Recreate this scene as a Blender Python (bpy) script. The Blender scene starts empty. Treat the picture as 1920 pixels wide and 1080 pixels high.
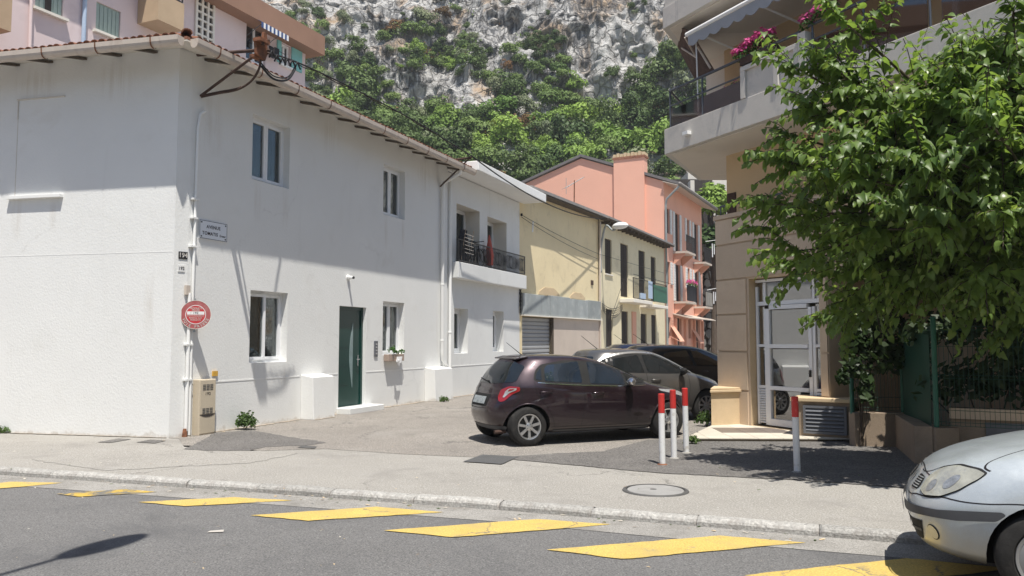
import bpy, bmesh, math, random
import numpy as np
from mathutils import Vector, Matrix
from mathutils.geometry import tessellate_polygon
R = math.radians
random.seed(7)
RNG = np.random.default_rng(11)
scene = bpy.context.scene
COL = scene.collection

# ------------------------------------------------------------------ camera
F_PX, CAM_H, PITCH = 1480.0, 1.62, math.atan(100 / 1480.0)
cam_data = bpy.data.cameras.new('camera')
cam_data.sensor_width = 36
cam_data.lens = F_PX / 1920 * 36
cam_data.clip_start = 0.05
cam_data.clip_end = 2500
cam = bpy.data.objects.new('camera', cam_data)
COL.objects.link(cam)
cam.location = (0, 0, CAM_H)
cam.rotation_euler = (math.pi / 2 + PITCH, 0, 0)
scene.camera = cam

# ------------------------------------------------------------------ sky and sun
SUN = Vector((0.102, -0.373, 1.0)).normalized()
SUN_EL = math.asin(SUN.z)
world = bpy.data.worlds.new('World')
scene.world = world
world.use_nodes = True
wn = world.node_tree
for n in list(wn.nodes): wn.nodes.remove(n)
sky = wn.nodes.new('ShaderNodeTexSky')
sky.sky_type = 'NISHITA'
sky.sun_disc = False
sky.sun_elevation = SUN_EL
sky.sun_rotation = math.atan2(SUN.x, SUN.y)
sky.air_density = 1.0
sky.dust_density = 0.6
bg = wn.nodes.new('ShaderNodeBackground')
bg.inputs['Strength'].default_value = 0.088
wo = wn.nodes.new('ShaderNodeOutputWorld')
wn.links.new(sky.outputs[0], bg.inputs[0])
wn.links.new(bg.outputs[0], wo.inputs[0])
sl = bpy.data.lights.new('sun', 'SUN')
sl.energy = 5.0
sl.angle = R(0.53)
sl.color = (1.0, 0.955, 0.88)
so = bpy.data.objects.new('sun', sl)
COL.objects.link(so)
so.location = (20, -40, 80)
so.rotation_euler = SUN.to_track_quat('Z', 'Y').to_euler()
scene.view_settings.view_transform = 'Standard'
scene.view_settings.look = 'None'
scene.view_settings.gamma = 1
scene.view_settings.exposure = 0.42
scene.view_settings.use_curve_mapping = False

# ------------------------------------------------------------------ measuring (photo pixel -> point of a known plane in the place)
_cp, _sp = math.cos(PITCH), math.sin(PITCH)
def ray(px, py):
    a = (px - 960) / F_PX; b = (540 - py) / F_PX
    return Vector((a, _cp - b * _sp, _sp + b * _cp))
def gnd(px, py, z=0.0):
    d = ray(px, py); t = (z - CAM_H) / d.z
    return Vector((d.x * t, d.y * t, z))
def at_depth(px, py, Y):
    d = ray(px, py); t = Y / d.y
    return Vector((d.x * t, Y, CAM_H + d.z * t))
class Fr:
    """a vertical plane: origin on the ground, u along azimuth, z up, o outward"""
    def __init__(s, O, az, side=1):
        t = R(az); s.O = Vector((O[0], O[1], 0))
        s.d = Vector((math.sin(t), math.cos(t), 0)); s.n = Vector((math.cos(t), -math.sin(t), 0)) * side
        s.az = az; s.side = side
    def P(s, u, z, o=0.0): return s.O + s.d * u + s.n * o + Vector((0, 0, z))
    def px(s, x, y, o=0.0):
        d = ray(x, y); c = Vector((0, 0, CAM_H))
        t = (s.O + s.n * o - c).dot(s.n) / d.dot(s.n)
        p = c + d * t
        return (p - s.O).dot(s.d), p.z
    def mat(s, u, z, o=0.0, rot=0.0):
        m = Matrix((( s.d.x, s.n.x, 0, 0), (s.d.y, s.n.y, 0, 0), (0, 0, 1, 0), (0, 0, 0, 1)))
        return Matrix.Translation(s.P(u, z, o)) @ m

# ------------------------------------------------------------------ building helpers
WM = {}
def wmat(o): return WM.get(o.name, Matrix.Identity(4))
def link(o, parent=None, M=None):
    COL.objects.link(o)
    M = M or Matrix.Identity(4)
    o.matrix_basis = M
    if parent is not None:
        o.parent = parent
        o.matrix_parent_inverse = wmat(parent).inverted()
    WM[o.name] = M
    return o
def tag(o, label=None, cat=None, group=None, kind=None):
    if label: o['label'] = label
    if cat: o['category'] = cat
    if group: o['group'] = group
    if kind: o['kind'] = kind
    return o
def thing(name, label, cat, loc=(0, 0, 0), group=None, rz=0.0):
    o = bpy.data.objects.new(name, None)
    o.empty_display_size = 0.2
    link(o, None, Matrix.Translation(Vector(loc)) @ Matrix.Rotation(rz, 4, 'Z'))
    return tag(o, label, cat, group)
def copy_tree(root, M):
    """copy a thing, its parts and sub-parts; M = new world matrix of the root"""
    r = root.copy(); COL.objects.link(r); r.matrix_basis = M; WM[r.name] = M
    for ch in list(root.children):
        c = ch.copy(); COL.objects.link(c); c.parent = r
        for g in list(ch.children):
            e = g.copy(); COL.objects.link(e); e.parent = c
    return r
class MB:
    def __init__(s): s.v = []; s.f = []; s.m = []
    def poly(s, pts, mi=0):
        b = len(s.v); s.v += [tuple(p) for p in pts]; s.f.append(tuple(range(b, b + len(pts)))); s.m.append(mi); return s
    def box(s, o, ex, ey, ez, mi=0):
        o, ex, ey, ez = Vector(o), Vector(ex), Vector(ey), Vector(ez)
        if ex.cross(ey).dot(ez) < 0: ex, ey = ey, ex
        b = len(s.v)
        for k in range(8):
            p = o + ex * (k & 1) + ey * ((k >> 1) & 1) + ez * ((k >> 2) & 1); s.v.append(tuple(p))
        for q in ((0, 2, 3, 1), (4, 5, 7, 6), (0, 1, 5, 4), (2, 6, 7, 3), (0, 4, 6, 2), (1, 3, 7, 5)):
            s.f.append(tuple(b + i for i in q)); s.m.append(mi)
        return s
    def fbox(s, F, u0, u1, z0, z1, o0, o1, mi=0):
        return s.box(F.P(u0, z0, o0), F.d * (u1 - u0), F.n * (o1 - o0), Vector((0, 0, z1 - z0)), mi)
    def prism(s, poly, ext, mi=0):
        """closed prism: planar polygon and an extrusion vector"""
        poly = [Vector(p) for p in poly]; ext = Vector(ext); n = len(poly)
        nn = Vector((0, 0, 0))
        for i in range(n): nn += poly[i].cross(poly[(i + 1) % n])
        if nn.dot(ext) > 0: poly = poly[::-1]
        b = len(s.v); s.v += [tuple(p) for p in poly] + [tuple(p + ext) for p in poly]
        s.f.append(tuple(range(b, b + n))); s.m.append(mi)
        s.f.append(tuple(b + n + i for i in reversed(range(n)))); s.m.append(mi)
        for i in range(n):
            j = (i + 1) % n
            s.f.append((b + j, b + i, b + n + i, b + n + j)); s.m.append(mi)
        return s
    def tube(s, path, r, n=8, mi=0, cap=True):
        path = [Vector(p) for p in path]
        rr = r if isinstance(r, (list, tuple)) else [r] * len(path)
        b0 = len(s.v); up = Vector((0, 0, 1)); a_prev = None
        for i, p in enumerate(path):
            t = (path[min(i + 1, len(path) - 1)] - path[max(i - 1, 0)]).normalized()
            a = a_prev - t * a_prev.dot(t) if a_prev is not None else t.cross(up)
            if a.length < 1e-4: a = t.cross(Vector((1, 0, 0)))
            a.normalize(); a_prev = a; c = t.cross(a)
            for k in range(n):
                w = 2 * math.pi * k / n
                s.v.append(tuple(p + (a * math.cos(w) + c * math.sin(w)) * rr[i]))
        for i in range(len(path) - 1):
            for k in range(n):
                k2 = (k + 1) % n
                s.f.append((b0 + i * n + k, b0 + i * n + k2, b0 + (i + 1) * n + k2, b0 + (i + 1) * n + k)); s.m.append(mi)
        if cap:
            s.f.append(tuple(b0 + k for k in reversed(range(n)))); s.m.append(mi)
            e = b0 + (len(path) - 1) * n
            s.f.append(tuple(e + k for k in range(n))); s.m.append(mi)
        return s
    def lathe(s, M, prof, n=24, mi=0, a0=0.0, a1=2 * math.pi):
        """profile of (radius, height) turned round the local z of M"""
        b = len(s.v); full = abs(a1 - a0 - 2 * math.pi) < 1e-6; cols = n if full else n + 1
        for (r, h) in prof:
            for k in range(cols):
                w = a0 + (a1 - a0) * k / n
                s.v.append(tuple(M @ Vector((r * math.cos(w), r * math.sin(w), h))))
        for i in range(len(prof) - 1):
            for k in range(n):
                k2 = (k + 1) % cols
                s.f.append((b + i * cols + k, b + i * cols + k2, b + (i + 1) * cols + k2, b + (i + 1) * cols + k)); s.m.append(mi)
        return s
    def mesh(s, name, mats, smooth=False):
        me = bpy.data.meshes.new(name)
        me.from_pydata(s.v, [], s.f)
        for m in (mats if isinstance(mats, (list, tuple)) else [mats]): me.materials.append(m)
        me.polygons.foreach_set('material_index', s.m)
        if smooth: me.polygons.foreach_set('use_smooth', [True] * len(s.f))
        me.update()
        return me
    def build(s, name, mats, parent=None, smooth=False, bevel=0.0, kind=None, sharp=None):
        me = s.mesh(name, mats, smooth)
        if sharp is not None: me.set_sharp_from_angle(angle=R(sharp))
        o = bpy.data.objects.new(name, me)
        link(o, parent)
        if kind: o['kind'] = kind
        if bevel:
            b = o.modifiers.new('bevel', 'BEVEL'); b.width = bevel; b.segments = 2; b.limit_method = 'ANGLE'
        return o
def inst(name, me, M, parent=None):
    o = bpy.data.objects.new(name, me)
    return link(o, parent, M)
def np_mesh(name, V, Fq, mats, smooth=False, mi=None):
    V = np.asarray(V, dtype=np.float32); Fq = np.asarray(Fq, dtype=np.int32); k = Fq.shape[1]
    me = bpy.data.meshes.new(name)
    me.vertices.add(len(V)); me.vertices.foreach_set('co', V.ravel())
    me.loops.add(Fq.size); me.loops.foreach_set('vertex_index', Fq.ravel())
    me.polygons.add(len(Fq)); me.polygons.foreach_set('loop_start', np.arange(0, Fq.size, k, dtype=np.int32))
    me.polygons.foreach_set('loop_total', np.full(len(Fq), k, dtype=np.int32))
    for m in (mats if isinstance(mats, (list, tuple)) else [mats]): me.materials.append(m)
    if mi is not None: me.polygons.foreach_set('material_index', np.asarray(mi, dtype=np.int32))
    if smooth: me.polygons.foreach_set('use_smooth', np.ones(len(Fq), dtype=bool))
    me.update(calc_edges=True)
    return me
def catmull(pts, k=6, closed=True):
    n = len(pts); out = []
    P = [np.array(p, float) for p in pts]
    for i in range(n if closed else n - 1):
        if closed: a, b, c, d = P[(i - 1) % n], P[i], P[(i + 1) % n], P[(i + 2) % n]
        else: a, b, c, d = P[max(i - 1, 0)], P[i], P[i + 1], P[min(i + 2, n - 1)]
        for j in range(k):
            t = j / k
            out.append(0.5 * ((2 * b) + (c - a) * t + (2 * a - 5 * b + 4 * c - d) * t * t + (3 * b - a - 3 * c + d) * t ** 3))
    if not closed: out.append(P[-1])
    return out
def round_poly(pts, r, k=4):
    """round the corners of a closed 2D polygon"""
    out = []; n = len(pts)
    for i in range(n):
        p = np.array(pts[i], float); a = np.array(pts[i - 1], float); b = np.array(pts[(i + 1) % n], float)
        la, lb = np.linalg.norm(a - p), np.linalg.norm(b - p); rr = min(r, la * .45, lb * .45)
        q0 = p + (a - p) / la * rr; q1 = p + (b - p) / lb * rr
        for j in range(k + 1):
            t = j / k; out.append((1 - t) ** 2 * q0 + 2 * t * (1 - t) * p + t * t * q1)
    return out
def vnoise(x, y, z, seed=0):
    xi, yi, zi = np.floor(x).astype(np.int64), np.floor(y).astype(np.int64), np.floor(z).astype(np.int64)
    fx, fy, fz = x - xi, y - yi, z - zi
    fx, fy, fz = [t * t * t * (t * (t * 6 - 15) + 10) for t in (fx, fy, fz)]
    def h(i, j, k):
        n = (i * 374761393 + j * 668265263 + k * 2147483647 + seed * 974711) & 0xffffffff
        n = ((n ^ (n >> 13)) * 1274126177) & 0xffffffff
        n = ((n ^ (n >> 16)) * 2246822519) & 0xffffffff
        return ((n ^ (n >> 15)) & 0xffff) / 65535.0 * 2 - 1
    def lp(a, b, t): return a + (b - a) * t
    x00 = lp(h(xi, yi, zi), h(xi + 1, yi, zi), fx); x10 = lp(h(xi, yi + 1, zi), h(xi + 1, yi + 1, zi), fx)
    x01 = lp(h(xi, yi, zi + 1), h(xi + 1, yi, zi + 1), fx); x11 = lp(h(xi, yi + 1, zi + 1), h(xi + 1, yi + 1, zi + 1), fx)
    return lp(lp(x00, x10, fy), lp(x01, x11, fy), fz)

# ------------------------------------------------------------------ materials
def _nt(name):
    m = bpy.data.materials.new(name); m.use_nodes = True; nt = m.node_tree
    for n in list(nt.nodes): nt.nodes.remove(n)
    out = nt.nodes.new('ShaderNodeOutputMaterial')
    return m, nt, out
class NG:
    """tiny node-graph helper"""
    def __init__(s, nt):
        s.nt = nt
    def n(s, t, **kw):
        nd = s.nt.nodes.new(t)
        for k, v in kw.items():
            if k.startswith('i_'):
                nd.inputs[k[2:].replace('_', ' ')].default_value = v
            else: setattr(nd, k, v)
        return nd
    def l(s, a, b): s.nt.links.new(a, b)
    def coord(s, scale=(1, 1, 1), kind='Object'):
        tc = s.n('ShaderNodeTexCoord'); mp = s.n('ShaderNodeMapping'); mp.inputs['Scale'].default_value = scale
        s.l(tc.outputs[kind], mp.inputs['Vector']); return mp.outputs[0]
    def noise(s, vec, scale, detail=6, rough=.6, dist=0.0):
        nd = s.n('ShaderNodeTexNoise'); nd.inputs['Scale'].default_value = scale; nd.inputs['Detail'].default_value = detail
        nd.inputs['Roughness'].default_value = rough; nd.inputs['Distortion'].default_value = dist
        if vec is not None: s.l(vec, nd.inputs['Vector'])
        return nd.outputs['Fac']
    def ramp(s, fac, stops):
        nd = s.n('ShaderNodeValToRGB'); cr = nd.color_ramp
        while len(cr.elements) > 1: cr.elements.remove(cr.elements[-1])
        cr.elements[0].position = stops[0][0]; cr.elements[0].color = _c(stops[0][1])
        for p, c in stops[1:]:
            e = cr.elements.new(p); e.color = _c(c)
        s.l(fac, nd.inputs[0]); return nd.outputs[0]
    def mix(s, fac, a, b, mode='MIX'):
        nd = s.n('ShaderNodeMix', data_type='RGBA', blend_type=mode)
        if hasattr(fac, 'links'): s.l(fac, nd.inputs[0])
        else: nd.inputs[0].default_value = fac
        for v, i in ((a, 6), (b, 7)):
            if hasattr(v, 'links'): s.l(v, nd.inputs[i])
            else: nd.inputs[i].default_value = _c(v)
        return nd.outputs[2]
    def math(s, op, a, b=None):
        nd = s.n('ShaderNodeMath', operation=op)
        for v, i in ((a, 0), (b, 1)):
            if v is None: continue
            if hasattr(v, 'links'): s.l(v, nd.inputs[i])
            else: nd.inputs[i].default_value = v
        return nd.outputs[0]
def _c(c):
    if isinstance(c, (int, float)): return (c, c, c, 1)
    return tuple(c) if len(c) == 4 else (*c, 1)
def pm(name, base, rough=.85, var=.12, scale=2.0, bump=.15, bscale=60.0, spec=.3, metal=0.0, stain=None, fine=0.0, fscale=90, coat=0.0, dist=.01, streak=None, kind='Object', speck=None, rnd=0.0, crack=None, spots=None, splash=None):
    """plain surface: large-scale tone variation, optional stains (colour, scale, low, high), vertical streaks, fine grain, bump"""
    m, nt, out = _nt(name); g = NG(nt)
    bs = g.n('ShaderNodeBsdfPrincipled'); bs.inputs['Roughness'].default_value = rough
    bs.inputs['Specular IOR Level'].default_value = spec; bs.inputs['Metallic'].default_value = metal
    bs.inputs['Coat Weight'].default_value = coat; bs.inputs['Coat Roughness'].default_value = .04
    v = g.coord(kind=kind)
    base = tuple(base)
    dk = tuple(c * (1 - var) for c in base); lt = tuple(min(.95, c * (1 + var)) for c in base)
    col = g.ramp(g.noise(v, scale, 8, .62), [(.28, dk), (.5, base), (.72, lt)])
    if fine:
        f = g.noise(v, fscale, 3, .7)
        col = g.mix(1.0, col, g.ramp(f, [(.38, 1 - fine), (.62, 1 + fine)]), 'MULTIPLY')
    if speck:
        c, sc, lo, hi = speck
        col = g.mix(g.ramp(g.noise(v, sc, 2, .5), [(lo, 0), (hi, 1)]), col, c)
    if stain:
        for (c, sc, lo, hi) in (stain if isinstance(stain, list) else [stain]):
            col = g.mix(g.ramp(g.noise(v, sc, 7, .68, .4), [(lo, 0), (hi, 1)]), col, c)
    if streak:
        c, sc, lo, hi = streak
        sv = g.coord((sc, sc, sc * .06), kind)
        col = g.mix(g.ramp(g.noise(sv, 1.0, 7, .65), [(lo, 0), (hi, 1)]), col, c)
    if spots:
        c, strength, lst = spots
        tcs = g.n('ShaderNodeTexCoord'); ns = g.noise(g.coord((9, 9, .5), kind), 1.0, 6, .7)
        for (px_, py_, pz_, sx_, sz_) in lst:
            mp = g.n('ShaderNodeMapping', vector_type='POINT'); mp.inputs['Location'].default_value = (-px_ / sx_, -py_ / sx_, -pz_ / sz_); mp.inputs['Scale'].default_value = (1 / sx_, 1 / sx_, 1 / sz_)
            g.l(tcs.outputs[kind], mp.inputs['Vector']); ln = g.n('ShaderNodeVectorMath', operation='LENGTH'); g.l(mp.outputs[0], ln.inputs[0])
            msk = g.math('MULTIPLY', g.ramp(ln.outputs['Value'], [(.15, 1), (1, 0)]), g.ramp(ns, [(.42, 0), (.62, strength)]))
            col = g.mix(msk, col, c)
    if splash:
        c, h_ = splash
        zc = g.n('ShaderNodeSeparateXYZ'); g.l(v, zc.inputs[0])
        col = g.mix(g.ramp(g.math('ADD', g.math('MULTIPLY', zc.outputs[2], 1 / h_), g.math('MULTIPLY', g.noise(v, 3.5, 7, .7), 1.6)), [(.75, .65), (1.25, 0)]), col, c)
    if crack:
        c, sc, wd, lo = crack
        vo = g.n('ShaderNodeTexVoronoi', feature='DISTANCE_TO_EDGE'); vo.inputs['Scale'].default_value = sc
        nz = g.n('ShaderNodeTexNoise'); nz.inputs['Scale'].default_value = sc * 2.2; nz.inputs['Detail'].default_value = 8; nz.inputs['Roughness'].default_value = .65; g.l(v, nz.inputs['Vector'])
        sc_n = g.n('ShaderNodeVectorMath', operation='SCALE'); sc_n.inputs['Scale'].default_value = .55 / sc; g.l(nz.outputs['Color'], sc_n.inputs[0])
        ad_n = g.n('ShaderNodeVectorMath', operation='ADD'); g.l(v, ad_n.inputs[0]); g.l(sc_n.outputs[0], ad_n.inputs[1]); g.l(ad_n.outputs[0], vo.inputs['Vector'])
        line = g.ramp(vo.outputs['Distance'], [(0, 1), (wd, 0)])
        msk = g.ramp(g.noise(v, sc * .8, 3, .6), [(lo, 0), (lo + .1, 1)])
        col = g.mix(g.math('MULTIPLY', line, msk), col, c)
    if rnd:
        oi = g.n('ShaderNodeObjectInfo')
        col = g.mix(1.0, col, g.ramp(oi.outputs['Random'], [(0, 1 - rnd), (1, 1 + rnd)]), 'MULTIPLY')
    g.l(col, bs.inputs['Base Color'])
    if bump:
        b = g.n('ShaderNodeBump'); b.inputs['Strength'].default_value = bump; b.inputs['Distance'].default_value = dist
        g.l(g.noise(v, bscale, 5, .6), b.inputs['Height']); g.l(b.outputs[0], bs.inputs['Normal'])
    g.l(bs.outputs[0], out.inputs[0])
    return m
def glass_mat(name, tint=(.55, .6, .6), refl=.9, base=.1, rough=.015, k=.9):
    m, nt, out = _nt(name); g = NG(nt)
    tr = g.n('ShaderNodeBsdfTransparent'); tr.inputs[0].default_value = _c(tint)
    gl = g.n('ShaderNodeBsdfGlossy'); gl.inputs['Roughness'].default_value = rough; gl.inputs[0].default_value = (refl, refl, refl, 1)
    fr = g.n('ShaderNodeFresnel'); fr.inputs[0].default_value = 1.5
    f = g.math('ADD', g.math('MULTIPLY', fr.outputs[0], k), base)
    mx = g.n('ShaderNodeMixShader'); g.l(f, mx.inputs[0]); g.l(tr.outputs[0], mx.inputs[1]); g.l(gl.outputs[0], mx.inputs[2])
    g.l(mx.outputs[0], out.inputs[0])
    return m
def leaf_mat(name, base, trans, rough=.38, spec=.5, var=.35, tmix=.35, nscale=1.2, rnd=.25):
    m, nt, out = _nt(name); g = NG(nt)
    v = g.coord()
    oi = g.n('ShaderNodeObjectInfo')
    k = g.ramp(g.noise(v, nscale, 4, .7), [(.25, 1 - var), (.75, 1 + var)])
    k2 = g.ramp(oi.outputs['Random'], [(0, (1 - rnd, 1 - rnd * .8, 1 - rnd)), (1, (1 + rnd, 1 + rnd * .7, 1 + rnd * .5))])
    kk = g.mix(1.0, k, k2, 'MULTIPLY')
    bs = g.n('ShaderNodeBsdfPrincipled'); bs.inputs['Roughness'].default_value = rough; bs.inputs['Specular IOR Level'].default_value = spec
    g.l(g.mix(1.0, base, kk, 'MULTIPLY'), bs.inputs['Base Color'])
    tl = g.n('ShaderNodeBsdfTranslucent'); g.l(g.mix(1.0, trans, kk, 'MULTIPLY'), tl.inputs[0])
    mx = g.n('ShaderNodeMixShader'); mx.inputs[0].default_value = tmix
    g.l(bs.outputs[0], mx.inputs[1]); g.l(tl.outputs[0], mx.inputs[2]); g.l(mx.outputs[0], out.inputs[0])
    return m
M = {}
# where rain has run: under sills, gutter joints and the iron bracket of the white house
_d1 = Vector((math.sin(R(22.354)), math.cos(R(22.354)), 0)); _c0 = gnd(322, 822)
WALL_SPOTS = [(*((_c0 + _d1 * u_)[:2]), z_, sx_, sz_) for (u_, z_, sx_, sz_) in ((.75, 5.55, .35, .75), (1.95, 4.35, .16, .5), (2.8, 4.3, .16, .55), (6.7, 4.35, .16, .5), (7.5, 4.4, .15, .45), (2.0, .95, .14, .35), (2.9, .9, .15, .35), (4.3, 6.2, .4, .5), (8.6, 6.1, .5, .6), (9.5, 2.0, .12, .8), (5.95, 2.0, .12, .5))]
_d2 = Vector((math.sin(R(-77)), math.cos(R(-77)), 0))
WALL_SPOTS += [(*((_c0 + _d2 * u_)[:2]), z_, sx_, sz_) for (u_, z_, sx_, sz_) in ((2.5, 3.9, .14, .4), (3.3, 3.85, .16, .5), (1.3, 6.2, .5, .45), (3.0, 6.3, .6, .4), (.5, 2.2, .15, .7))]
M['white_plaster'] = pm('white_plaster', (.765, .768, .75), .9, .03, .55, .4, 26, .15, stain=[((.72, .72, .695), 1.7, .54, .80), ((.64, .615, .57), .8, .64, .90), ((.45, .41, .36), 5.5, .72, .76)], streak=((.69, .685, .66), 4, .60, .92), dist=.010, crack=((.60, .595, .58), .42, .003, .52), splash=((.52, .48, .42), .30), spots=((.52, .475, .41), .42, WALL_SPOTS))
M['white_smooth'] = pm('white_smooth', (.82, .82, .80), .7, .04, 2, .1, 40, .2)
M['grey_plaster'] = pm('grey_plaster', (.72, .725, .71), .9, .05, .8, .3, 45, .15, stain=((.6, .6, .58), 1.2, .58, .85), streak=((.6, .6, .57), 5, .62, .85), dist=.006)
M['cream_reveal'] = pm('cream_reveal', (.78, .74, .66), .9, .05, 2, .2, 50, .15)
M['dark_room'] = pm('dark_room', (.035, .035, .04), .95, .2, 1, 0)
M['pvc'] = pm('pvc', (.82, .83, .84), .35, .02, 2, 0, spec=.45)
M['curtain'] = pm('curtain', (.72, .72, .70), .95, .1, 6, .2, 14)
M['curtain_grey'] = pm('curtain_grey', (.22, .22, .24), .95, .15, 6, .2, 14)
M['pane_glass'] = glass_mat('pane_glass', (.62, .66, .66), .85, .025, .015, .6)
M['rust'] = pm('rust', (.20, .085, .045), .85, .5, 9, .4, 90, .3, stain=((.07, .045, .035), 6, .5, .7))
M['rust_dark'] = pm('rust_dark', (.075, .045, .035), .8, .4, 9, .4, 90, .3)
M['black_metal'] = pm('black_metal', (.022, .022, .024), .45, .2, 5, 0, spec=.5)
M['cable'] = pm('cable', (.018, .018, .02), .6, .1, 5, 0)
M['gutter_paint'] = pm('gutter_paint', (.56, .485, .415), .55, .10, 3, .08, 30, .4, stain=((.40, .31, .25), 3, .55, .8), streak=((.45, .36, .29), 6, .55, .8))
M['wood_dark'] = pm('wood_dark', (.10, .080, .062), .8, .3, 6, .3, 50)
M['wood_cream'] = pm('wood_cream', (.62, .58, .52), .8, .1, 4, .2, 40)
M['terracotta'] = pm('terracotta', (.255, .12, .078), .85, .35, 6, .4, 60, .2, stain=[((.17, .075, .05), 7, .50, .7), ((.50, .27, .15), 9, .60, .8)], rnd=.22)
M['asphalt'] = pm('asphalt', (.162, .159, .156), .93, .10, .35, .9, 210, .25, stain=[((.110, .110, .112), .5, .52, .72), ((.18, .177, .173), .9, .58, .82), ((.095, .094, .093), 1.3, .65, .74)], fine=.36, fscale=70, speck=((.30, .295, .285), 60, .62, .74), dist=.008, crack=((.075, .075, .075), .32, .006, .56))
M['alley_asphalt'] = pm('alley_asphalt', (.255, .234, .210), .93, .10, .5, .7, 160, .2, stain=[((.195, .18, .163), 1.1, .52, .72), ((.31, .29, .265), .7, .54, .78), ((.13, .122, .115), 2.6, .64, .75)], fine=.42, fscale=42, dist=.008, crack=((.11, .105, .10), .45, .010, .46))
M['pavement'] = pm('pavement', (.305, .290, .264), .93, .08, .6, .6, 150, .2, stain=[((.235, .222, .205), 1.0, .54, .75), ((.355, .34, .318), 1.7, .56, .8), ((.165, .158, .15), 3.1, .66, .76)], fine=.25, fscale=58, dist=.008, speck=((.46, .445, .42), 38, .60, .70), crack=((.15, .142, .132), .38, .007, .48))
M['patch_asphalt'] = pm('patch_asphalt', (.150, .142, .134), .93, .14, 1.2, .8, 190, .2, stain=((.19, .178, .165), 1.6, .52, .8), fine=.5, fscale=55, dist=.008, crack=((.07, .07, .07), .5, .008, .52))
M['dark_patch'] = pm('dark_patch', (.10, .10, .10), .93, .14, 1.2, .8, 190, .2, fine=.22, fscale=90, dist=.006)
M['gutter_concrete'] = pm('gutter_concrete', (.29, .278, .258), .9, .10, .9, .5, 120, .2, stain=[((.19, .178, .16), 1.6, .50, .74), ((.12, .11, .10), 5, .62, .72)], fine=.3)
M['kerb'] = pm('kerb', (.37, .36, .338), .88, .12, 3, .6, 60, .2, stain=[((.27, .25, .23), 5, .50, .66), ((.50, .49, .465), 2, .55, .8), ((.16, .15, .14), 14, .60, .70)], fine=.25, fscale=40, rnd=.12, dist=.02)
M['yellow_paint'] = pm('yellow_paint', (.55, .395, .115), .8, .10, 3, .5, 190, .3, stain=[((.45, .34, .13), 2.2, .48, .70), ((.24, .22, .18), 7, .60, .70)], fine=.22, fscale=60, dist=.006, crack=((.16, .15, .13), 1.3, .02, .48))
M['yellow_worn'] = pm('yellow_worn', (.50, .34, .07), .85, .15, 3, .5, 190, .2, stain=[((.16, .155, .14), 5, .44, .56)], fine=.2, fscale=100, dist=.005)
M['white_paint'] = pm('white_paint', (.74, .74, .73), .5, .06, 5, .1, 60, .4, stain=[((.50, .46, .40), 7, .58, .72), ((.20, .14, .10), 22, .69, .73)], splash=((.36, .31, .25), .13))
M['red_paint'] = pm('red_paint', (.52, .035, .03), .45, .12, 6, .1, 60, .4, stain=[((.60, .28, .26), 12, .62, .74), ((.25, .12, .10), 24, .68, .73)])
M['beige_stone'] = pm('beige_stone', (.60, .475, .35), .9, .07, 1.2, .4, 90, .2, stain=[((.52, .40, .285), 1.6, .54, .8)], fine=.06, rnd=.05, streak=((.48, .38, .285), 4, .6, .85), dist=.006)
M['beige_pillar'] = pm('beige_pillar', (.60, .465, .30), .9, .08, 2, .4, 90, .2, stain=[((.50, .37, .23), 2.6, .54, .8)], fine=.06, dist=.006)
M['ochre_wall'] = pm('ochre_wall', (.62, .46, .285), .9, .05, 1, .3, 90, .15, fine=.05)
M['concrete_slab'] = pm('concrete_slab', (.62, .585, .53), .9, .07, 1.5, .4, 80, .2, stain=[((.42, .41, .39), 1.5, .54, .8)], streak=((.24, .24, .24), 6, .60, .78), fine=.05)
M['soffit'] = pm('soffit', (.72, .655, .57), .9, .05, 1, .2, 60, .15, stain=((.55, .47, .38), .8, .56, .85))
M['dark_shade'] = pm('dark_shade', (.05, .043, .04), .8, .15, 3, 0)
M['rail_metal'] = pm('rail_metal', (.10, .11, .125), .4, .1, 3, 0, spec=.5, metal=.4)
M['smoked_glass'] = glass_mat('smoked_glass', (.38, .40, .44), .8, .12, .03, .8)
M['clear_glass'] = glass_mat('clear_glass', (.60, .64, .62), .92, .30)
M['alu'] = pm('alu', (.80, .81, .83), .35, .03, 2, 0, spec=.5)
M['vent_metal'] = pm('vent_metal', (.13, .135, .15), .5, .12, 4, .05, 60, .4)
M['wall_brown'] = pm('wall_brown', (.30, .235, .175), .9, .10, 1.5, .4, 90, .15, stain=((.20, .155, .12), 2, .52, .8), fine=.08)
M['green_post'] = pm('green_post', (.025, .13, .085), .45, .12, 3, .05, 40, .45)
M['green_mesh'] = pm('green_mesh', (.02, .075, .05), .5, .12, 3, 0, spec=.4)
M['cream_tile'] = pm('cream_tile', (.60, .55, .46), .55, .08, 4, .1, 60, .4, stain=((.42, .38, .32), 3, .58, .8), rnd=.1)
M['brown_tile'] = pm('brown_tile', (.18, .15, .13), .45, .1, 4, .1, 60, .4)
M['yellow_plaster'] = pm('yellow_plaster', (.77, .65, .42), .9, .06, .8, .3, 50, .15, stain=[((.58, .48, .31), 1.5, .55, .8), ((.42, .36, .26), .8, .68, .85)], streak=((.5, .42, .30), 4, .62, .85), fine=.04)
M['yellow_plaster_b'] = pm('yellow_plaster_b', (.74, .66, .465), .9, .06, .8, .3, 50, .15, stain=[((.56, .49, .34), 1.5, .55, .8)], streak=((.48, .42, .31), 4, .62, .85), fine=.04)
M['pinkish_panel'] = pm('pinkish_panel', (.56, .48, .41), .9, .06, 1.2, .2, 50, .15, stain=((.47, .40, .34), 2, .55, .8))
M['zinc'] = pm('zinc', (.29, .315, .315), .6, .16, 1.6, .15, 20, .4, stain=[((.40, .41, .40), 2.4, .54, .7), ((.19, .20, .20), 1.5, .6, .8)], streak=((.20, .21, .21), 4, .55, .8), rnd=.15)
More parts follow.
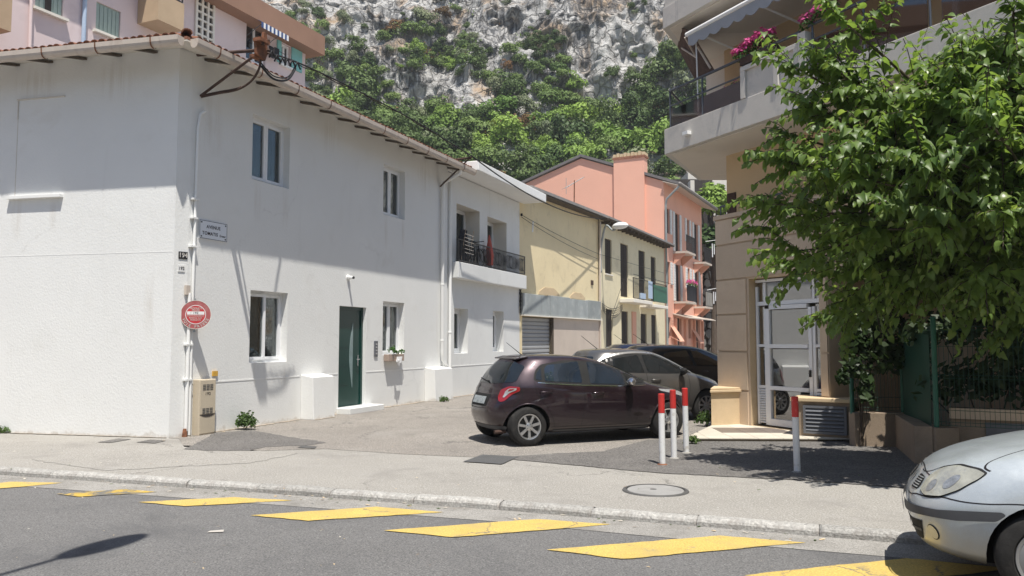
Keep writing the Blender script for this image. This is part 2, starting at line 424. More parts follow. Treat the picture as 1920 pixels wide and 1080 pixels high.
M['shutter_metal'] = pm('shutter_metal', (.33, .335, .34), .5, .08, 2, .1, 40, .4, streak=((.2, .19, .18), 5, .56, .8))
M['dark_shutter'] = pm('dark_shutter', (.045, .035, .03), .7, .2, 5, .2, 60)
M['coral'] = pm('coral', (.82, .455, .34), .9, .035, .5, .25, 60, .15, stain=((.79, .42, .31), 1.1, .55, .85), fine=.03)
M['coral_front'] = pm('coral_front', (.76, .43, .325), .9, .05, .8, .25, 60, .15, fine=.04)
M['salmon_light'] = pm('salmon_light', (.72, .40, .29), .9, .05, .8, .2, 60, .15)
M['roof_edge'] = pm('roof_edge', (.17, .16, .16), .7, .15, 4, .2, 40)
M['grey_roof'] = pm('grey_roof', (.26, .245, .235), .8, .15, 3, .3, 40)
M['lilac_wall'] = pm('lilac_wall', (.73, .61, .60), .9, .035, .6, .2, 50, .15, stain=((.60, .49, .48), 1.0, .56, .85))
M['brown_fascia'] = pm('brown_fascia', (.31, .185, .13), .85, .08, 1, .2, 40, .2)
M['ochre_balcony'] = pm('ochre_balcony', (.50, .375, .25), .88, .08, 1.5, .2, 40, .2)
M['pale_blue'] = pm('pale_blue', (.42, .52, .66), .6, .08, 3, 0)
M['green_shutter'] = pm('green_shutter', (.34, .42, .38), .6, .1, 3, .1, 40)
M['teal_shutter'] = pm('teal_shutter', (.22, .50, .48), .6, .1, 3, .1, 40)
M['blue_fabric'] = pm('blue_fabric', (.05, .09, .22), .9, .1, 5, .1, 60)
M['white_fabric'] = pm('white_fabric', (.78, .78, .78), .9, .05, 5, .1, 60)
M['grey_fabric'] = pm('grey_fabric', (.33, .345, .37), .9, .06, 4, .1, 60)
M['black_fabric'] = pm('black_fabric', (.03, .03, .035), .9, .2, 5, .1, 60)
M['red_fabric'] = pm('red_fabric', (.42, .10, .08), .9, .15, 5, .1, 60)
M['cabinet'] = pm('cabinet', (.55, .475, .36), .6, .06, 2, .05, 40, .35, stain=((.45, .38, .28), 3, .6, .85))
M['door_green'] = pm('door_green', (.006, .038, .031), .30, .08, 2, 0, spec=.5)
M['chrome'] = pm('chrome', (.75, .75, .76), .18, .02, 2, 0, metal=1)
M['sign_white'] = pm('sign_white', (.74, .77, .82), .45, .03, 5, 0)
M['sign_black'] = pm('sign_black', (.02, .02, .022), .5, .1, 5, 0)
M['sign_red'] = pm('sign_red', (.50, .05, .055), .5, .1, 8, 0)
M['sign_red_faded'] = pm('sign_red_faded', (.36, .10, .10), .6, .12, 8, 0, stain=((.45, .22, .21), 7, .5, .75))
M['orange'] = pm('orange', (.60, .35, .06), .6, .1, 3, 0)
M['stone_wall'] = pm('stone_wall', (.25, .235, .21), .92, .2, 3, .5, 40, .15, rnd=.3)
M['iron_cover'] = pm('iron_cover', (.30, .295, .285), .75, .1, 3, .3, 90, .3, stain=((.22, .21, .20), 4, .5, .75))
M['iron_rim'] = pm('iron_rim', (.09, .088, .085), .6, .15, 6, .2, 90, .4)
M['soil'] = pm('soil', (.06, .048, .036), .95, .3, 5, .6, 60, .1)
M['bark'] = pm('bark', (.11, .085, .065), .92, .3, 8, .7, 40, .15)
M['pink_flower'] = leaf_mat('pink_flower', (.62, .10, .32), (.5, .08, .25), .7, .2, .2, .3, 9)
M['flower_leaf'] = leaf_mat('flower_leaf', (.06, .14, .03), (.12, .25, .03), .5, .4, .3, .3, 9)
# ================================================================== GROUND
ROAD_Z = -0.075
KERB = [(-60, 27.5), (-30, 17.6), (-14, 12.45), (-6.49, 10.15), (-3.15, 9.08), (0.0, 8.01), (1.66, 7.38), (3.35, 6.72), (9.0, 4.55), (40, -6)]
KV = [Vector((x, y, 0)) for x, y in KERB]
def kerb_pt(s):
    """point and direction at arc length s along the kerb"""
    for i in range(len(KV) - 1):
        d = KV[i + 1] - KV[i]
        if s <= d.length or i == len(KV) - 2: return KV[i] + d.normalized() * s, d.normalized()
        s -= d.length
def flat(name, pts, z, m, kind='structure', cuts=0):
    b = MB(); P3 = [Vector((p[0], p[1], z)) for p in pts]
    area = sum(P3[i].x * P3[(i + 1) % len(P3)].y - P3[(i + 1) % len(P3)].x * P3[i].y for i in range(len(P3)))
    if area < 0: P3 = P3[::-1]
    tr = tessellate_polygon([P3])
    for t in tr:
        q = [P3[i] for i in t]
        if (q[1] - q[0]).cross(q[2] - q[0]).z < 0: q = q[::-1]
        b.poly(q)
    return b.build(name, m, kind=kind)
flat('road', [(-230, -120), (230, -120), (230, 230), (-230, 230)], ROAD_Z, M['asphalt'])
# pavement sheet: everything beyond the back of the kerb stones
KW = 0.15
kback = []
for i, p in enumerate(KV):
    d = (KV[min(i + 1, len(KV) - 1)] - KV[max(i - 1, 0)]).normalized()
    kback.append(p + Vector((-d.y, d.x, 0)) * KW)
flat('pavement', [(p.x, p.y) for p in kback] + [(200, 20), (200, 200), (-200, 200), (-200, 60)], 0.0, M['pavement'])
kt = thing('kerb', None, None, (0, 8, 0)); kt['kind'] = 'structure'
random.seed(3)
def kerb_stone_mesh(L):
    b = MB(); prof = [(0, -.15), (.004, -.03), (.018, -.008), (.045, .006), (KW - .01, .008), (KW, 0.0), (KW, -.15)]
    xs = [0, .02, L * .33, L * .66, L - .02, L]; bs = len(b.v)
    for i, x in enumerate(xs):
        sh = random.uniform(.006, .016) if i in (0, len(xs) - 1) else random.uniform(-.006, .007)
        for (y, z) in prof:
            yy = y + (sh if y < .05 and z > -.1 else 0); zz = z - (sh if z > -.1 else 0)
            b.v.append((x, yy, zz))
    n = len(prof)
    for i in range(len(xs) - 1):
        for k in range(n - 1):
            b.f.append((bs + i * n + k, bs + (i + 1) * n + k, bs + (i + 1) * n + k + 1, bs + i * n + k + 1)); b.m.append(0)
    b.f.append(tuple(bs + k for k in range(n))); b.m.append(0)
    b.f.append(tuple(bs + (len(xs) - 1) * n + k for k in reversed(range(n)))); b.m.append(0)
    return b.mesh('kerb_stone', M['kerb'])
kms = [kerb_stone_mesh(1.0) for _ in range(4)]
s = 46.0
while s < 72.0:
    p, d = kerb_pt(s); L = random.choice([.95, 1.0, 1.05]); q, _ = kerb_pt(s + L - .004)
    dd = (q - p); a = math.atan2(dd.y, dd.x)
    inst('kerb_stone', random.choice(kms), Matrix.Translation(p + Vector((0, 0, random.uniform(-.006, .006)))) @ Matrix.Rotation(a, 4, 'Z') @ Matrix.Diagonal((dd.length, 1, 1, 1)), kt)
    s += L
b = MB()
for (sa, sb) in ((0, 46.0), (72.0, 105.0)):
    ss = sa
    while ss < sb - .01:
        p, d = kerb_pt(ss); q, _ = kerb_pt(min(ss + 4, sb)); nrm = Vector((-d.y, d.x, 0))
        b.box(p + Vector((0, 0, -.15)), q - p, nrm * KW, Vector((0, 0, .16)))
        ss += 4
b.build('kerb_run', M['kerb'], kt)
# concrete gutter strip in front of the kerb
gp = []
for i, p in enumerate(KV):
    d = (KV[min(i + 1, len(KV) - 1)] - KV[max(i - 1, 0)]).normalized()
    gp.append((p, p - Vector((-d.y, d.x, 0)) * (.50 + .03 * math.sin(i * 2.3))))
flat('gutter_strip', [(a.x, a.y) for a, _ in gp] + [(c.x, c.y) for _, c in reversed(gp)], ROAD_Z + .004, M['gutter_concrete'])
# alley surface and patches
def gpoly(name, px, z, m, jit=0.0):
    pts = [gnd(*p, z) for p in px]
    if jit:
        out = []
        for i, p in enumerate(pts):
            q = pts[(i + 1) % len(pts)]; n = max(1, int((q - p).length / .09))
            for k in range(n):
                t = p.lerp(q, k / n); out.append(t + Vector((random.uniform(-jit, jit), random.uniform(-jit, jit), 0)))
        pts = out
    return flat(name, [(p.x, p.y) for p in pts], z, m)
C0 = gnd(322, 822)
alley_px = [(335, 823), (345, 838), (470, 846), (610, 842), (760, 852), (900, 858), (1000, 862), (1120, 872), (1240, 882), (1310, 845), (1500, 845)]
ap = [gnd(*p) for p in alley_px]
flat('alley_surface', [(p.x, p.y) for p in ap] + [(40, 15), (60, 90), (0, 90), (-12, 16)], .004, M['alley_asphalt'])
gpoly('asphalt_patch', [(346, 842), (385, 822), (402, 812), (468, 806), (560, 822), (612, 829), (590, 834), (545, 836), (500, 838), (468, 845), (400, 845)], .008, M['patch_asphalt'], .028)
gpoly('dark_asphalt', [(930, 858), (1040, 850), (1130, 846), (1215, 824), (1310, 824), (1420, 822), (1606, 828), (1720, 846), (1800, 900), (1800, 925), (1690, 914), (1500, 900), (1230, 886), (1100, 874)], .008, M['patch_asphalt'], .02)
gpoly('square_patch', [(868, 865), (905, 852), (973, 856), (940, 870)], .012, M['dark_patch'], .006)
gpoly('square_patch', [(558, 839), (566, 835), (594, 837), (590, 841)], .012, M['iron_rim'])
gpoly('square_patch', [(182, 829), (222, 822), (246, 823), (206, 830)], .008, M['patch_asphalt'], .01)
gpoly('square_patch', [(256, 829), (282, 824), (312, 826), (290, 831)], .008, M['patch_asphalt'], .01)
gpoly('pavement_repair', [(96, 842), (330, 834), (560, 850), (470, 868), (200, 882), (60, 862)], .004, M['pavement'], .03)
# manhole
mh = gnd(1229, 920)
b = MB(); T = Matrix.Translation(mh)
b.lathe(T, [(.0, .012), (.30, .012), (.305, .006)], 40, 0)
b.lathe(T, [(.305, .004), (.318, .004)], 40, 1)
b.lathe(T, [(.318, .012), (.352, .012), (.36, .0)], 40, 1)
b.lathe(T @ Matrix.Translation((-.02, .02, 0)), [(0, .0145), (.035, .0145), (.037, .0125)], 12, 1)
tag(b.build('manhole_cover', [M['iron_cover'], M['iron_rim']]), 'round grey manhole cover set in the pavement in front of the bollards', 'manhole cover')
# yellow road stripes
STR = [([(-60, 920), (-60, 912), (20, 903), (118, 905), (60, 911)], 'yellow_paint'), ([(105, 926), (150, 931), (296, 922), (235, 917)], 'yellow_worn'), ([(260, 941), (348, 949), (548, 938), (440, 932)], 'yellow_paint'),
       ([(468, 966), (577, 976), (832, 960), (705, 950)], 'yellow_paint'), ([(720, 994), (850, 1007), (1145, 983), (1008, 973)], 'yellow_paint'),
       ([(1026, 1030), (1168, 1048), (1510, 1017), (1352, 1004)], 'yellow_paint'), ([(1392, 1078), (1560, 1104), (1900, 1066), (1700, 1046)], 'yellow_paint'), ([(1860, 1140), (2060, 1180), (2420, 1140), (2150, 1100)], 'yellow_paint')]
for i, (px, m) in enumerate(STR): gpoly('road_stripe', px, ROAD_Z + .008, M[m], .009)
gpoly('road_mark', [(388, 998), (394, 995), (420, 993), (419, 997)], ROAD_Z + .008, M['white_paint'])

# ================================================================== HILLSIDE
def seg(px, k=1.0): return px
PROF = [(54, -1), (62, 4), (72, 12), (82, 20), (90, 26), (94, 30.5), (98.5, 38), (102.5, 46), (107, 54), (112, 62), (120, 70), (170, 80)]
tt = np.linspace(0, 1, len(PROF))
ts = np.concatenate([np.linspace(0, .30, 26)[:-1], np.linspace(.30, .80, 190)[:-1], np.linspace(.80, 1, 16)])
xs = np.concatenate([np.linspace(-120, -36, 30)[:-1], np.linspace(-36, 34, 330)[:-1], np.linspace(34, 130, 34)])
XX, TT = np.meshgrid(xs, ts)
BY = np.interp(TT, tt, [p[0] for p in PROF]); BZ = np.interp(TT, tt, [p[1] for p in PROF])
cl = np.clip((BZ - 24) / 10, 0, 1)
wig = vnoise(XX / 17, BZ / 26, XX * 0, 1) * 5.0 + vnoise(XX / 7.5, BZ / 14, XX * 0, 2) * 2.4
rid = lambda s1, s2, sd: 1 - np.abs(vnoise(XX / s1, BZ / s2, XX * 0 + sd, sd)) * 2
det = rid(3.4, 6.0, 3) * 1.1 + rid(1.5, 2.4, 4) * .62 + rid(.75, 1.0, 5) * .34 + vnoise(XX / .42, BZ / .5, XX * 0, 6) * .22
stepz = vnoise(XX / 9, BZ / 3.0, XX * 0, 8) * 1.3
YY = BY + wig * (.35 + .55 * cl) - det * (.35 + .50 * cl) + stepz * cl * .55
# deep cave-like cleft and the gully left of the great face
cx = lambda x0, w: np.exp(-((XX - x0) / w) ** 2)
YY += cx(9.2, .9) * 2.6 * np.exp(-((BZ - 33) / 7) ** 2)
YY += cx(-8.8 + (BZ - 38) * .28, 2.6) * 4.2 * np.clip((BZ - 22) / 8, 0, 1)
YY -= np.exp(-((XX - 5) / 9) ** 2) * 2.2 * np.clip((BZ - 30) / 10, 0, 1)
ZZ = BZ + vnoise(XX / 5, BZ / 4, XX * 0, 9) * 1.2 + vnoise(XX / 1.3, BZ / 1.1, XX * 0, 10) * .3
nr, nc = XX.shape
idx = np.arange(nr * nc).reshape(nr, nc)
Fq = np.stack([idx[:-1, :-1], idx[:-1, 1:], idx[1:, 1:], idx[1:, :-1]], -1).reshape(-1, 4)
def rock_mat():
    m, nt, out = _nt('limestone'); g = NG(nt)
    v = g.coord()
    bs = g.n('ShaderNodeBsdfPrincipled'); bs.inputs['Roughness'].default_value = .95; bs.inputs['Specular IOR Level'].default_value = .1
    col = g.ramp(g.noise(v, .35, 9, .66), [(.33, (.50, .49, .48)), (.5, (.64, .625, .60)), (.66, (.75, .735, .71))])
    col = g.mix(g.ramp(g.noise(v, .16, 6, .6, .5), [(.52, 0), (.62, .8)]), col, (.56, .39, .24))
    sv = g.coord((.55, .55, .045)); sv2 = g.coord((1.6, 1.6, .09))
    zone = g.ramp(g.noise(v, .06, 4, .6), [(.46, 0), (.54, 1)])
    st = g.ramp(g.noise(sv2, 1.0, 6, .7), [(.42, 0), (.54, .9)])
    col = g.mix(g.math('MULTIPLY', zone, st), col, (.12, .122, .13))
    col = g.mix(g.ramp(g.noise(sv, 1.0, 7, .7), [(.56, 0), (.74, .65)]), col, (.22, .215, .21))
    vo = g.n('ShaderNodeTexVoronoi', feature='DISTANCE_TO_EDGE'); vo.inputs['Scale'].default_value = .55
    dn = g.n('ShaderNodeVectorMath', operation='ADD'); g.l(v, dn.inputs[0])
    nn = g.n('ShaderNodeTexNoise'); nn.inputs['Scale'].default_value = .9; nn.inputs['Detail'].default_value = 6; g.l(v, nn.inputs['Vector'])
    sc = g.n('ShaderNodeVectorMath', operation='SCALE'); sc.inputs['Scale'].default_value = 1.6; g.l(nn.outputs['Color'], sc.inputs[0]); g.l(sc.outputs[0], dn.inputs[1])
    g.l(dn.outputs[0], vo.inputs['Vector'])
    crack = g.ramp(vo.outputs['Distance'], [(0, 1), (.085, 0)])
    col = g.mix(g.math('MULTIPLY', crack, .6), col, (.14, .13, .12))
    col = g.mix(g.ramp(g.noise(v, 2.4, 5, .7), [(.56, 0), (.70, .55)]), col, (.20, .20, .185))
    g.l(col, bs.inputs['Base Color'])
    h = g.math('ADD', g.noise(v, 1.1, 12, .72), g.math('MULTIPLY', crack, -.35))
    b = g.n('ShaderNodeBump'); b.inputs['Strength'].default_value = 1.0; b.inputs['Distance'].default_value = .9
    g.l(h, b.inputs['Height']); g.l(b.outputs[0], bs.inputs['Normal'])
    g.l(bs.outputs[0], out.inputs[0]); return m
M['limestone'] = rock_mat()
me = np_mesh('hillside', np.stack([XX, YY, ZZ], -1).reshape(-1, 3), Fq, M['limestone'])
hill = link(bpy.data.objects.new('hillside', me)); hill['kind'] = 'structure'
# picture position of every hill vertex, to know which ground is overgrown
hy = YY * _cp + (ZZ - CAM_H) * _sp; hz = -YY * _sp + (ZZ - CAM_H) * _cp
HPX = 960 + F_PX * XX / hy; HPY = 540 - F_PX * hz / hy

# ------------------------------------------------------------------ bushes on the hillside
M['bush_dark'] = leaf_mat('bush_dark', (.098, .150, .052), (.10, .16, .04), .6, .25, .35, .14, .5, .45)
M['bush_mid'] = leaf_mat('bush_mid', (.150, .225, .070), (.16, .25, .05), .6, .25, .35, .16, .5, .45)
M['bush_light'] = leaf_mat('bush_light', (.21, .33, .070), (.20, .30, .05), .6, .25, .35, .2, .5, .40)
M['bush_grey'] = leaf_mat('bush_grey', (.205, .245, .145), (.13, .16, .08), .65, .2, .35, .2, .5, .25)
M['bush_rust'] = leaf_mat('bush_rust', (.19, .115, .055), (.20, .10, .03), .7, .15, .4, .2, .5, .3)
def leaf_cloud(n, blobs, size, rng, flat_=.5, shell=.45, nk=1.0):
    """n small leaf faces spread through overlapping blobs (cx,cy,cz,rx,ry,rz)"""
    bl = np.array(blobs); w = (bl[:, 3] * bl[:, 4] * bl[:, 5]) ** .67; w /= w.sum()
    k = rng.choice(len(bl), n, p=w)
    d = rng.normal(size=(n, 3)); d /= np.linalg.norm(d, axis=1)[:, None]
    low = d[:, 2] < -.35; d[low, 2] *= -.6
    r = shell + (1 - shell) * rng.random(n) ** .5
    r *= 1 + .22 * np.sin(d[:, 0] * 5 + k) * np.sin(d[:, 1] * 6 + 2 * k)
    c = bl[k, :3] + d * bl[k, 3:] * r[:, None]
    nrm = d * nk + rng.normal(size=(n, 3)) * .6; nrm[:, 2] += flat_; nrm /= np.linalg.norm(nrm, axis=1)[:, None]
    a = np.cross(nrm, rng.normal(size=(n, 3))); a /= np.linalg.norm(a, axis=1)[:, None]; e = np.cross(nrm, a)
    s_ = size * (.55 + .9 * rng.random(n))[:, None]
    V = np.stack([c - a * s_ * .5, c + e * s_ * .32, c + a * s_ * .62, c - e * s_ * .32], 1).reshape(-1, 3)
    return V, np.arange(4 * n).reshape(-1, 4)
def bush_blobs(rng, n, tall=1.0):
    out = [(0, 0, .62 * tall, .72, .72, .62 * tall)]
    for _ in range(n):
        a = rng.random() * 6.28; r = .25 + .5 * rng.random()
        s_ = .26 + .28 * rng.random()
        out.append((math.cos(a) * r, math.sin(a) * r, (.3 + .95 * rng.random()) * tall, s_, s_, s_ * .85))
    return out
BUSH = {}
for sp, (mt, tall, nl, sz) in dict(dark=('bush_dark', 1.15, 1900, .135), mid=('bush_mid', 1.0, 1800, .13), light=('bush_light', .95, 1800, .135), grey=('bush_grey', .85, 1700, .12), rust=('bush_rust', .8, 1000, .13), tall=('bush_dark', 1.75, 2300, .13)).items():
    BUSH[sp] = []
    for k in range(3):
        V, Q = leaf_cloud(nl, bush_blobs(RNG, 9, tall), sz, RNG, .35, .80, 1.7)
        # a dark woody core keeps the inside from reading as empty
        BUSH[sp].append((V, Q, np_mesh('bush_' + sp, V, Q, M[mt])))
def inpoly(x, y, poly):
    r = False; n = len(poly)
    for i in range(n):
        (x1, y1), (x2, y2) = poly[i], poly[(i + 1) % n]
        if (y1 > y) != (y2 > y) and x < (x2 - x1) * (y - y1) / (y2 - y1) + x1: r = not r
    return r
BELT = [(560, 185), (690, 180), (735, 212), (860, 205), (905, 165), (960, 150), (1045, 170), (1075, 205), (1190, 212), (1205, 130), (1300, 120), (1560, 90), (1560, 600), (1280, 600), (1280, 440), (900, 440), (560, 260)]
GULLY = [(858, -10), (862, 30), (830, 62), (760, 100), (700, 112), (690, 150), (735, 170), (690, 195), (560, 190), (555, 150), (575, 95), (640, 100), (680, 88), (770, 38), (830, -10)]
MIDS = [(880, 112, 24, 40), (826, 120, 26, 30), (786, 112, 18, 28), (978, 122, 42, 34), (1035, 115, 26, 44), (940, 150, 30, 25), (1085, 158, 14, 12), (1165, 150, 30, 20), (600, 60, 22, 30), (655, 45, 12, 18), (560, 40, 20, 30), (1262, 130, 18, 40), (700, 150, 34, 36), (755, 180, 26, 18), (1010, 160, 40, 20)]
BARE = [[(738, 150), (800, 118), (905, 160), (935, 200), (880, 210), (740, 212)], [(925, 270), (1000, 285), (1010, 330), (925, 320)], [(1080, 150), (1195, 140), (1200, 200), (1085, 205)], [(690, 80), (760, 68), (755, 108), (690, 112)]]
cand = []
ok = (HPX > 470) & (HPX < 1560) & (HPY > -60) & (HPY < 600) & (ZZ > 2)
rr, cc = np.nonzero(ok)
sel = RNG.permutation(len(rr))
def zone_of(x, y):
    for p in BARE:
        if inpoly(x, y, p): return None
    for (ex, ey, ax, ay) in MIDS:
        if ((x - ex) / ax) ** 2 + ((y - ey) / ay) ** 2 < 1: return 'mid'
    if inpoly(x, y, GULLY): return 'gully'
    if inpoly(x, y, BELT): return 'belt'
    return None
LAB = {('dark', 'belt'): 'dark green evergreen tree in the wooded belt below the cliff', ('mid', 'belt'): 'mid green bushy tree in the wooded belt below the cliff', ('light', 'belt'): 'bright green leafy tree in the wooded belt below the cliff',
       ('grey', 'belt'): 'grey green olive-like bush in the wooded belt below the cliff', ('rust', 'belt'): 'rust coloured dry bush among green trees below the cliff', ('tall', 'belt'): 'tall dark tree rising from the wooded belt below the cliff',
       ('dark', 'gully'): 'dark green bush in the gully left of the great cliff face', ('mid', 'gully'): 'mid green bush in the gully left of the great cliff face', ('light', 'gully'): 'bright green bush in the gully left of the great cliff face', ('grey', 'gully'): 'grey green bush in the gully left of the great cliff face', ('rust', 'gully'): 'dry brown bush in the gully left of the great cliff face',
       ('tall', 'gully'): 'tall dark bush in the gully left of the great cliff face',
       ('dark', 'mid'): 'dark green bush clinging to a ledge of the bare cliff', ('mid', 'mid'): 'mid green bush clinging to a ledge of the bare cliff', ('light', 'mid'): 'bright green bush clinging to a ledge of the bare cliff', ('grey', 'mid'): 'grey green bush clinging to a ledge of the bare cliff', ('rust', 'mid'): 'dry brown bush clinging to a ledge of the bare cliff', ('tall', 'mid'): 'tall dark bush clinging to a ledge of the bare cliff'}
hill_things = []; placed = []; nb = 0; scrubV = []; scrubQ = []; scrubM = []; off = 0
SPM = ['bush_dark', 'bush_mid', 'bush_light', 'bush_grey', 'bush_rust']
for j in sel:
    r_, c_ = rr[j], cc[j]; x, y = HPX[r_, c_], HPY[r_, c_]
    z = zone_of(x, y)
    if z is None:
        if RNG.random() > .0016: continue
        z = 'mid'; rad = RNG.uniform(.4, .9)
    else: rad = {'belt': RNG.uniform(1.6, 3.3), 'gully': RNG.uniform(1.1, 2.1), 'mid': RNG.uniform(.9, 1.6)}[z]
    p = np.array([XX[r_, c_], YY[r_, c_], ZZ[r_, c_]])
    if any(np.linalg.norm(p - q) < (rad + s_) * (.54 if z == 'belt' else .70) for q, s_ in placed[-2000:]): continue
    placed.append((p, rad))
    big = y > 200
    sp = RNG.choice(['dark', 'mid', 'light', 'grey', 'rust', 'tall'], p=[.27, .27, .22, .10, .05, .09] if big else [.36, .33, .07, .20, .02, .02])
    V, Q, me = BUSH[sp][RNG.integers(3)]
    rad *= .95
    Mx = Matrix.Translation(Vector(p) + Vector((0, -.2, -.45 * rad))) @ Matrix.Rotation(RNG.random() * 6.28, 4, 'Z') @ Matrix.Diagonal((rad, rad, rad * RNG.uniform(.8, 1.15), 1))
    if nb < 210 and rad > .8:
        o = inst('bush' if z != 'belt' else 'hillside_tree', me, Mx)
        hill_things.append((o, sp, z, x, y, rad))
        tag(o, LAB[(sp, z)], 'bush' if z != 'belt' else 'tree', {'belt': 'trees of the wooded belt below the cliff', 'gully': 'bushes in the gully beside the cliff', 'mid': 'bushes on the ledges of the cliff'}[z])
        nb += 1
    else:
        A = np.array(Mx.to_3x3()); W = V @ A.T + np.array(Mx.translation)
        scrubV.append(W); scrubQ.append(Q + off); off += len(V)
        scrubM.append(np.full(len(Q), SPM.index('bush_' + (sp if sp != 'tall' else 'dark'))))
# low scrub that covers the overgrown ground
pts = []
tone0 = vnoise(XX / 4.0, BZ / 3.2, XX * 0, 31)
for j in RNG.permutation(len(rr))[:30000]:
    r_, c_ = rr[j], cc[j]; z = zone_of(HPX[r_, c_], HPY[r_, c_])
    if (z == 'belt' and tone0[r_, c_] > -.12) or (z in ('gully', 'mid') and tone0[r_, c_] > .30) or RNG.random() < .0015: pts.append((XX[r_, c_], YY[r_, c_], ZZ[r_, c_]))
pts = np.array(pts); k = 5
C = np.repeat(pts, k, 0) + RNG.normal(size=(len(pts) * k, 3)) * [.35, .3, .28] + [0, -.25, .2]
n = len(C); nrm = RNG.normal(size=(n, 3)) + [0, -.6, .8]; nrm /= np.linalg.norm(nrm, axis=1)[:, None]
a = np.cross(nrm, RNG.normal(size=(n, 3))); a /= np.linalg.norm(a, axis=1)[:, None]; e = np.cross(nrm, a); s_ = (.16 + .28 * RNG.random(n))[:, None]
V = np.stack([C - a * s_ * .5, C + e * s_ * .32, C + a * s_ * .6, C - e * s_ * .32], 1).reshape(-1, 3)
scrubV.append(V); scrubQ.append(np.arange(4 * n).reshape(-1, 4) + off)
tone = vnoise(C[:, 0] / 3.5, C[:, 1] / 3.5, C[:, 2] / 3.5, 21)
scrubM.append(np.where(tone < -.12, 0, np.where(tone < .22, 1, np.where(tone < .34, 3, np.where(tone < .5, 2, 4)))))
me = np_mesh('hillside_scrub', np.concatenate(scrubV), np.concatenate(scrubQ), [M[q] for q in SPM], mi=np.concatenate(scrubM))
o = link(bpy.data.objects.new('hillside_scrub', me)); tag(o, 'low green scrub covering the ledges and foot of the cliff', 'scrub', kind='stuff')
# each bush named by its look and by what it grows above or beside
LOOK = {'dark': 'dark green', 'mid': 'mid green', 'light': 'bright green', 'grey': 'grey green', 'rust': 'rust brown dry', 'tall': 'tall dark green'}
def place_of(z, x, y):
    if x < 600: return 'beside the lilac block roof'
    if z == 'belt':
        if y > 235: return 'above the white house eaves' if x < 880 else ('above the flat roof' if x < 985 else ('behind the coral gable ridge' if x < 1150 else 'behind the coral chimney block'))
        return 'under the low rock outcrop' if x < 880 else ('under the great cliff face' if x < 1080 else ('below the pale right-hand rocks' if x < 1210 else 'beside the beige building balcony'))
    if z == 'gully': return 'high in the gully' if y < 60 else ('midway up the gully' if y < 120 else 'at the gully foot')
    return 'on the upper cliff face' if y < 70 else ('on a ledge left of the great face' if x < 900 else ('on the ledge below the great face' if x < 1100 else 'on the ledge by the right-hand rocks'))
ORD = ['leftmost', 'second from the left', 'third from the left', 'fourth from the left', 'fifth from the left', 'sixth from the left', 'seventh from the left', 'eighth from the left', 'ninth from the left', 'tenth from the left', 'eleventh from the left', 'twelfth from the left']
bins = {}
for (o, sp, z, x, y, rad) in hill_things:
    size = 'large' if rad > (2.0 if z == 'belt' else 1.3) else 'small'
    bins.setdefault((size, sp, 'tree' if z == 'belt' else 'bush', place_of(z, x, y)), []).append((x, o))
for (size, sp, noun, pl), lst in bins.items():
    lst.sort(key=lambda t: t[0])
    for i, (x, o) in enumerate(lst):
        base = '%s %s %s' % (size, LOOK[sp], noun)
        o['label'] = '%s %s' % (base, pl) if len(lst) == 1 else '%s %s, %s' % (base, pl, ORD[min(i, 11)] if i < len(lst) - 1 else 'rightmost')
# ================================================================== WALL AND WINDOW BUILDERS
def wall_cells(b, F, u0, u1, z0, z1, ops, mw=0, md=1, room=.9, o=0.0):
    """wall face with openings (u0,u1,z0,z1,depth): reveals and a dark room behind each"""
    us = sorted({u0, u1, *[a for q in ops for a in q[:2]]}); zs = sorted({z0, z1, *[a for q in ops for a in q[2:4]]})
    flip = F.side < 0
    def quad(pts, mi):
        pts = [F.P(*p) for p in pts]
        b.poly(pts[::-1] if flip else pts, mi)
    for i in range(len(us) - 1):
        for j in range(len(zs) - 1):
            uc, zc = (us[i] + us[i + 1]) / 2, (zs[j] + zs[j + 1]) / 2
            if any(q[0] < uc < q[1] and q[2] < zc < q[3] for q in ops): continue
            quad([(us[i], zs[j], o), (us[i], zs[j + 1], o), (us[i + 1], zs[j + 1], o), (us[i + 1], zs[j], o)][::-1], mw)
    for q in ops:
        a, c, lo, hi, d = q[:5]; mr = q[5] if len(q) > 5 else mw
        for (y0, y1, mi) in ((o, o - d, mr), (o - d, o - d - room, md)):
            quad([(a, lo, y0), (a, lo, y1), (a, hi, y1), (a, hi, y0)][::-1], mi)
            quad([(c, lo, y0), (c, hi, y0), (c, hi, y1), (c, lo, y1)][::-1], mi)
            quad([(a, lo, y0), (c, lo, y0), (c, lo, y1), (a, lo, y1)][::-1], mi)
            quad([(a, hi, y0), (a, hi, y1), (c, hi, y1), (c, hi, y0)][::-1], mi)
        quad([(a, lo, o - d - room), (a, hi, o - d - room), (c, hi, o - d - room), (c, lo, o - d - room)][::-1], md)
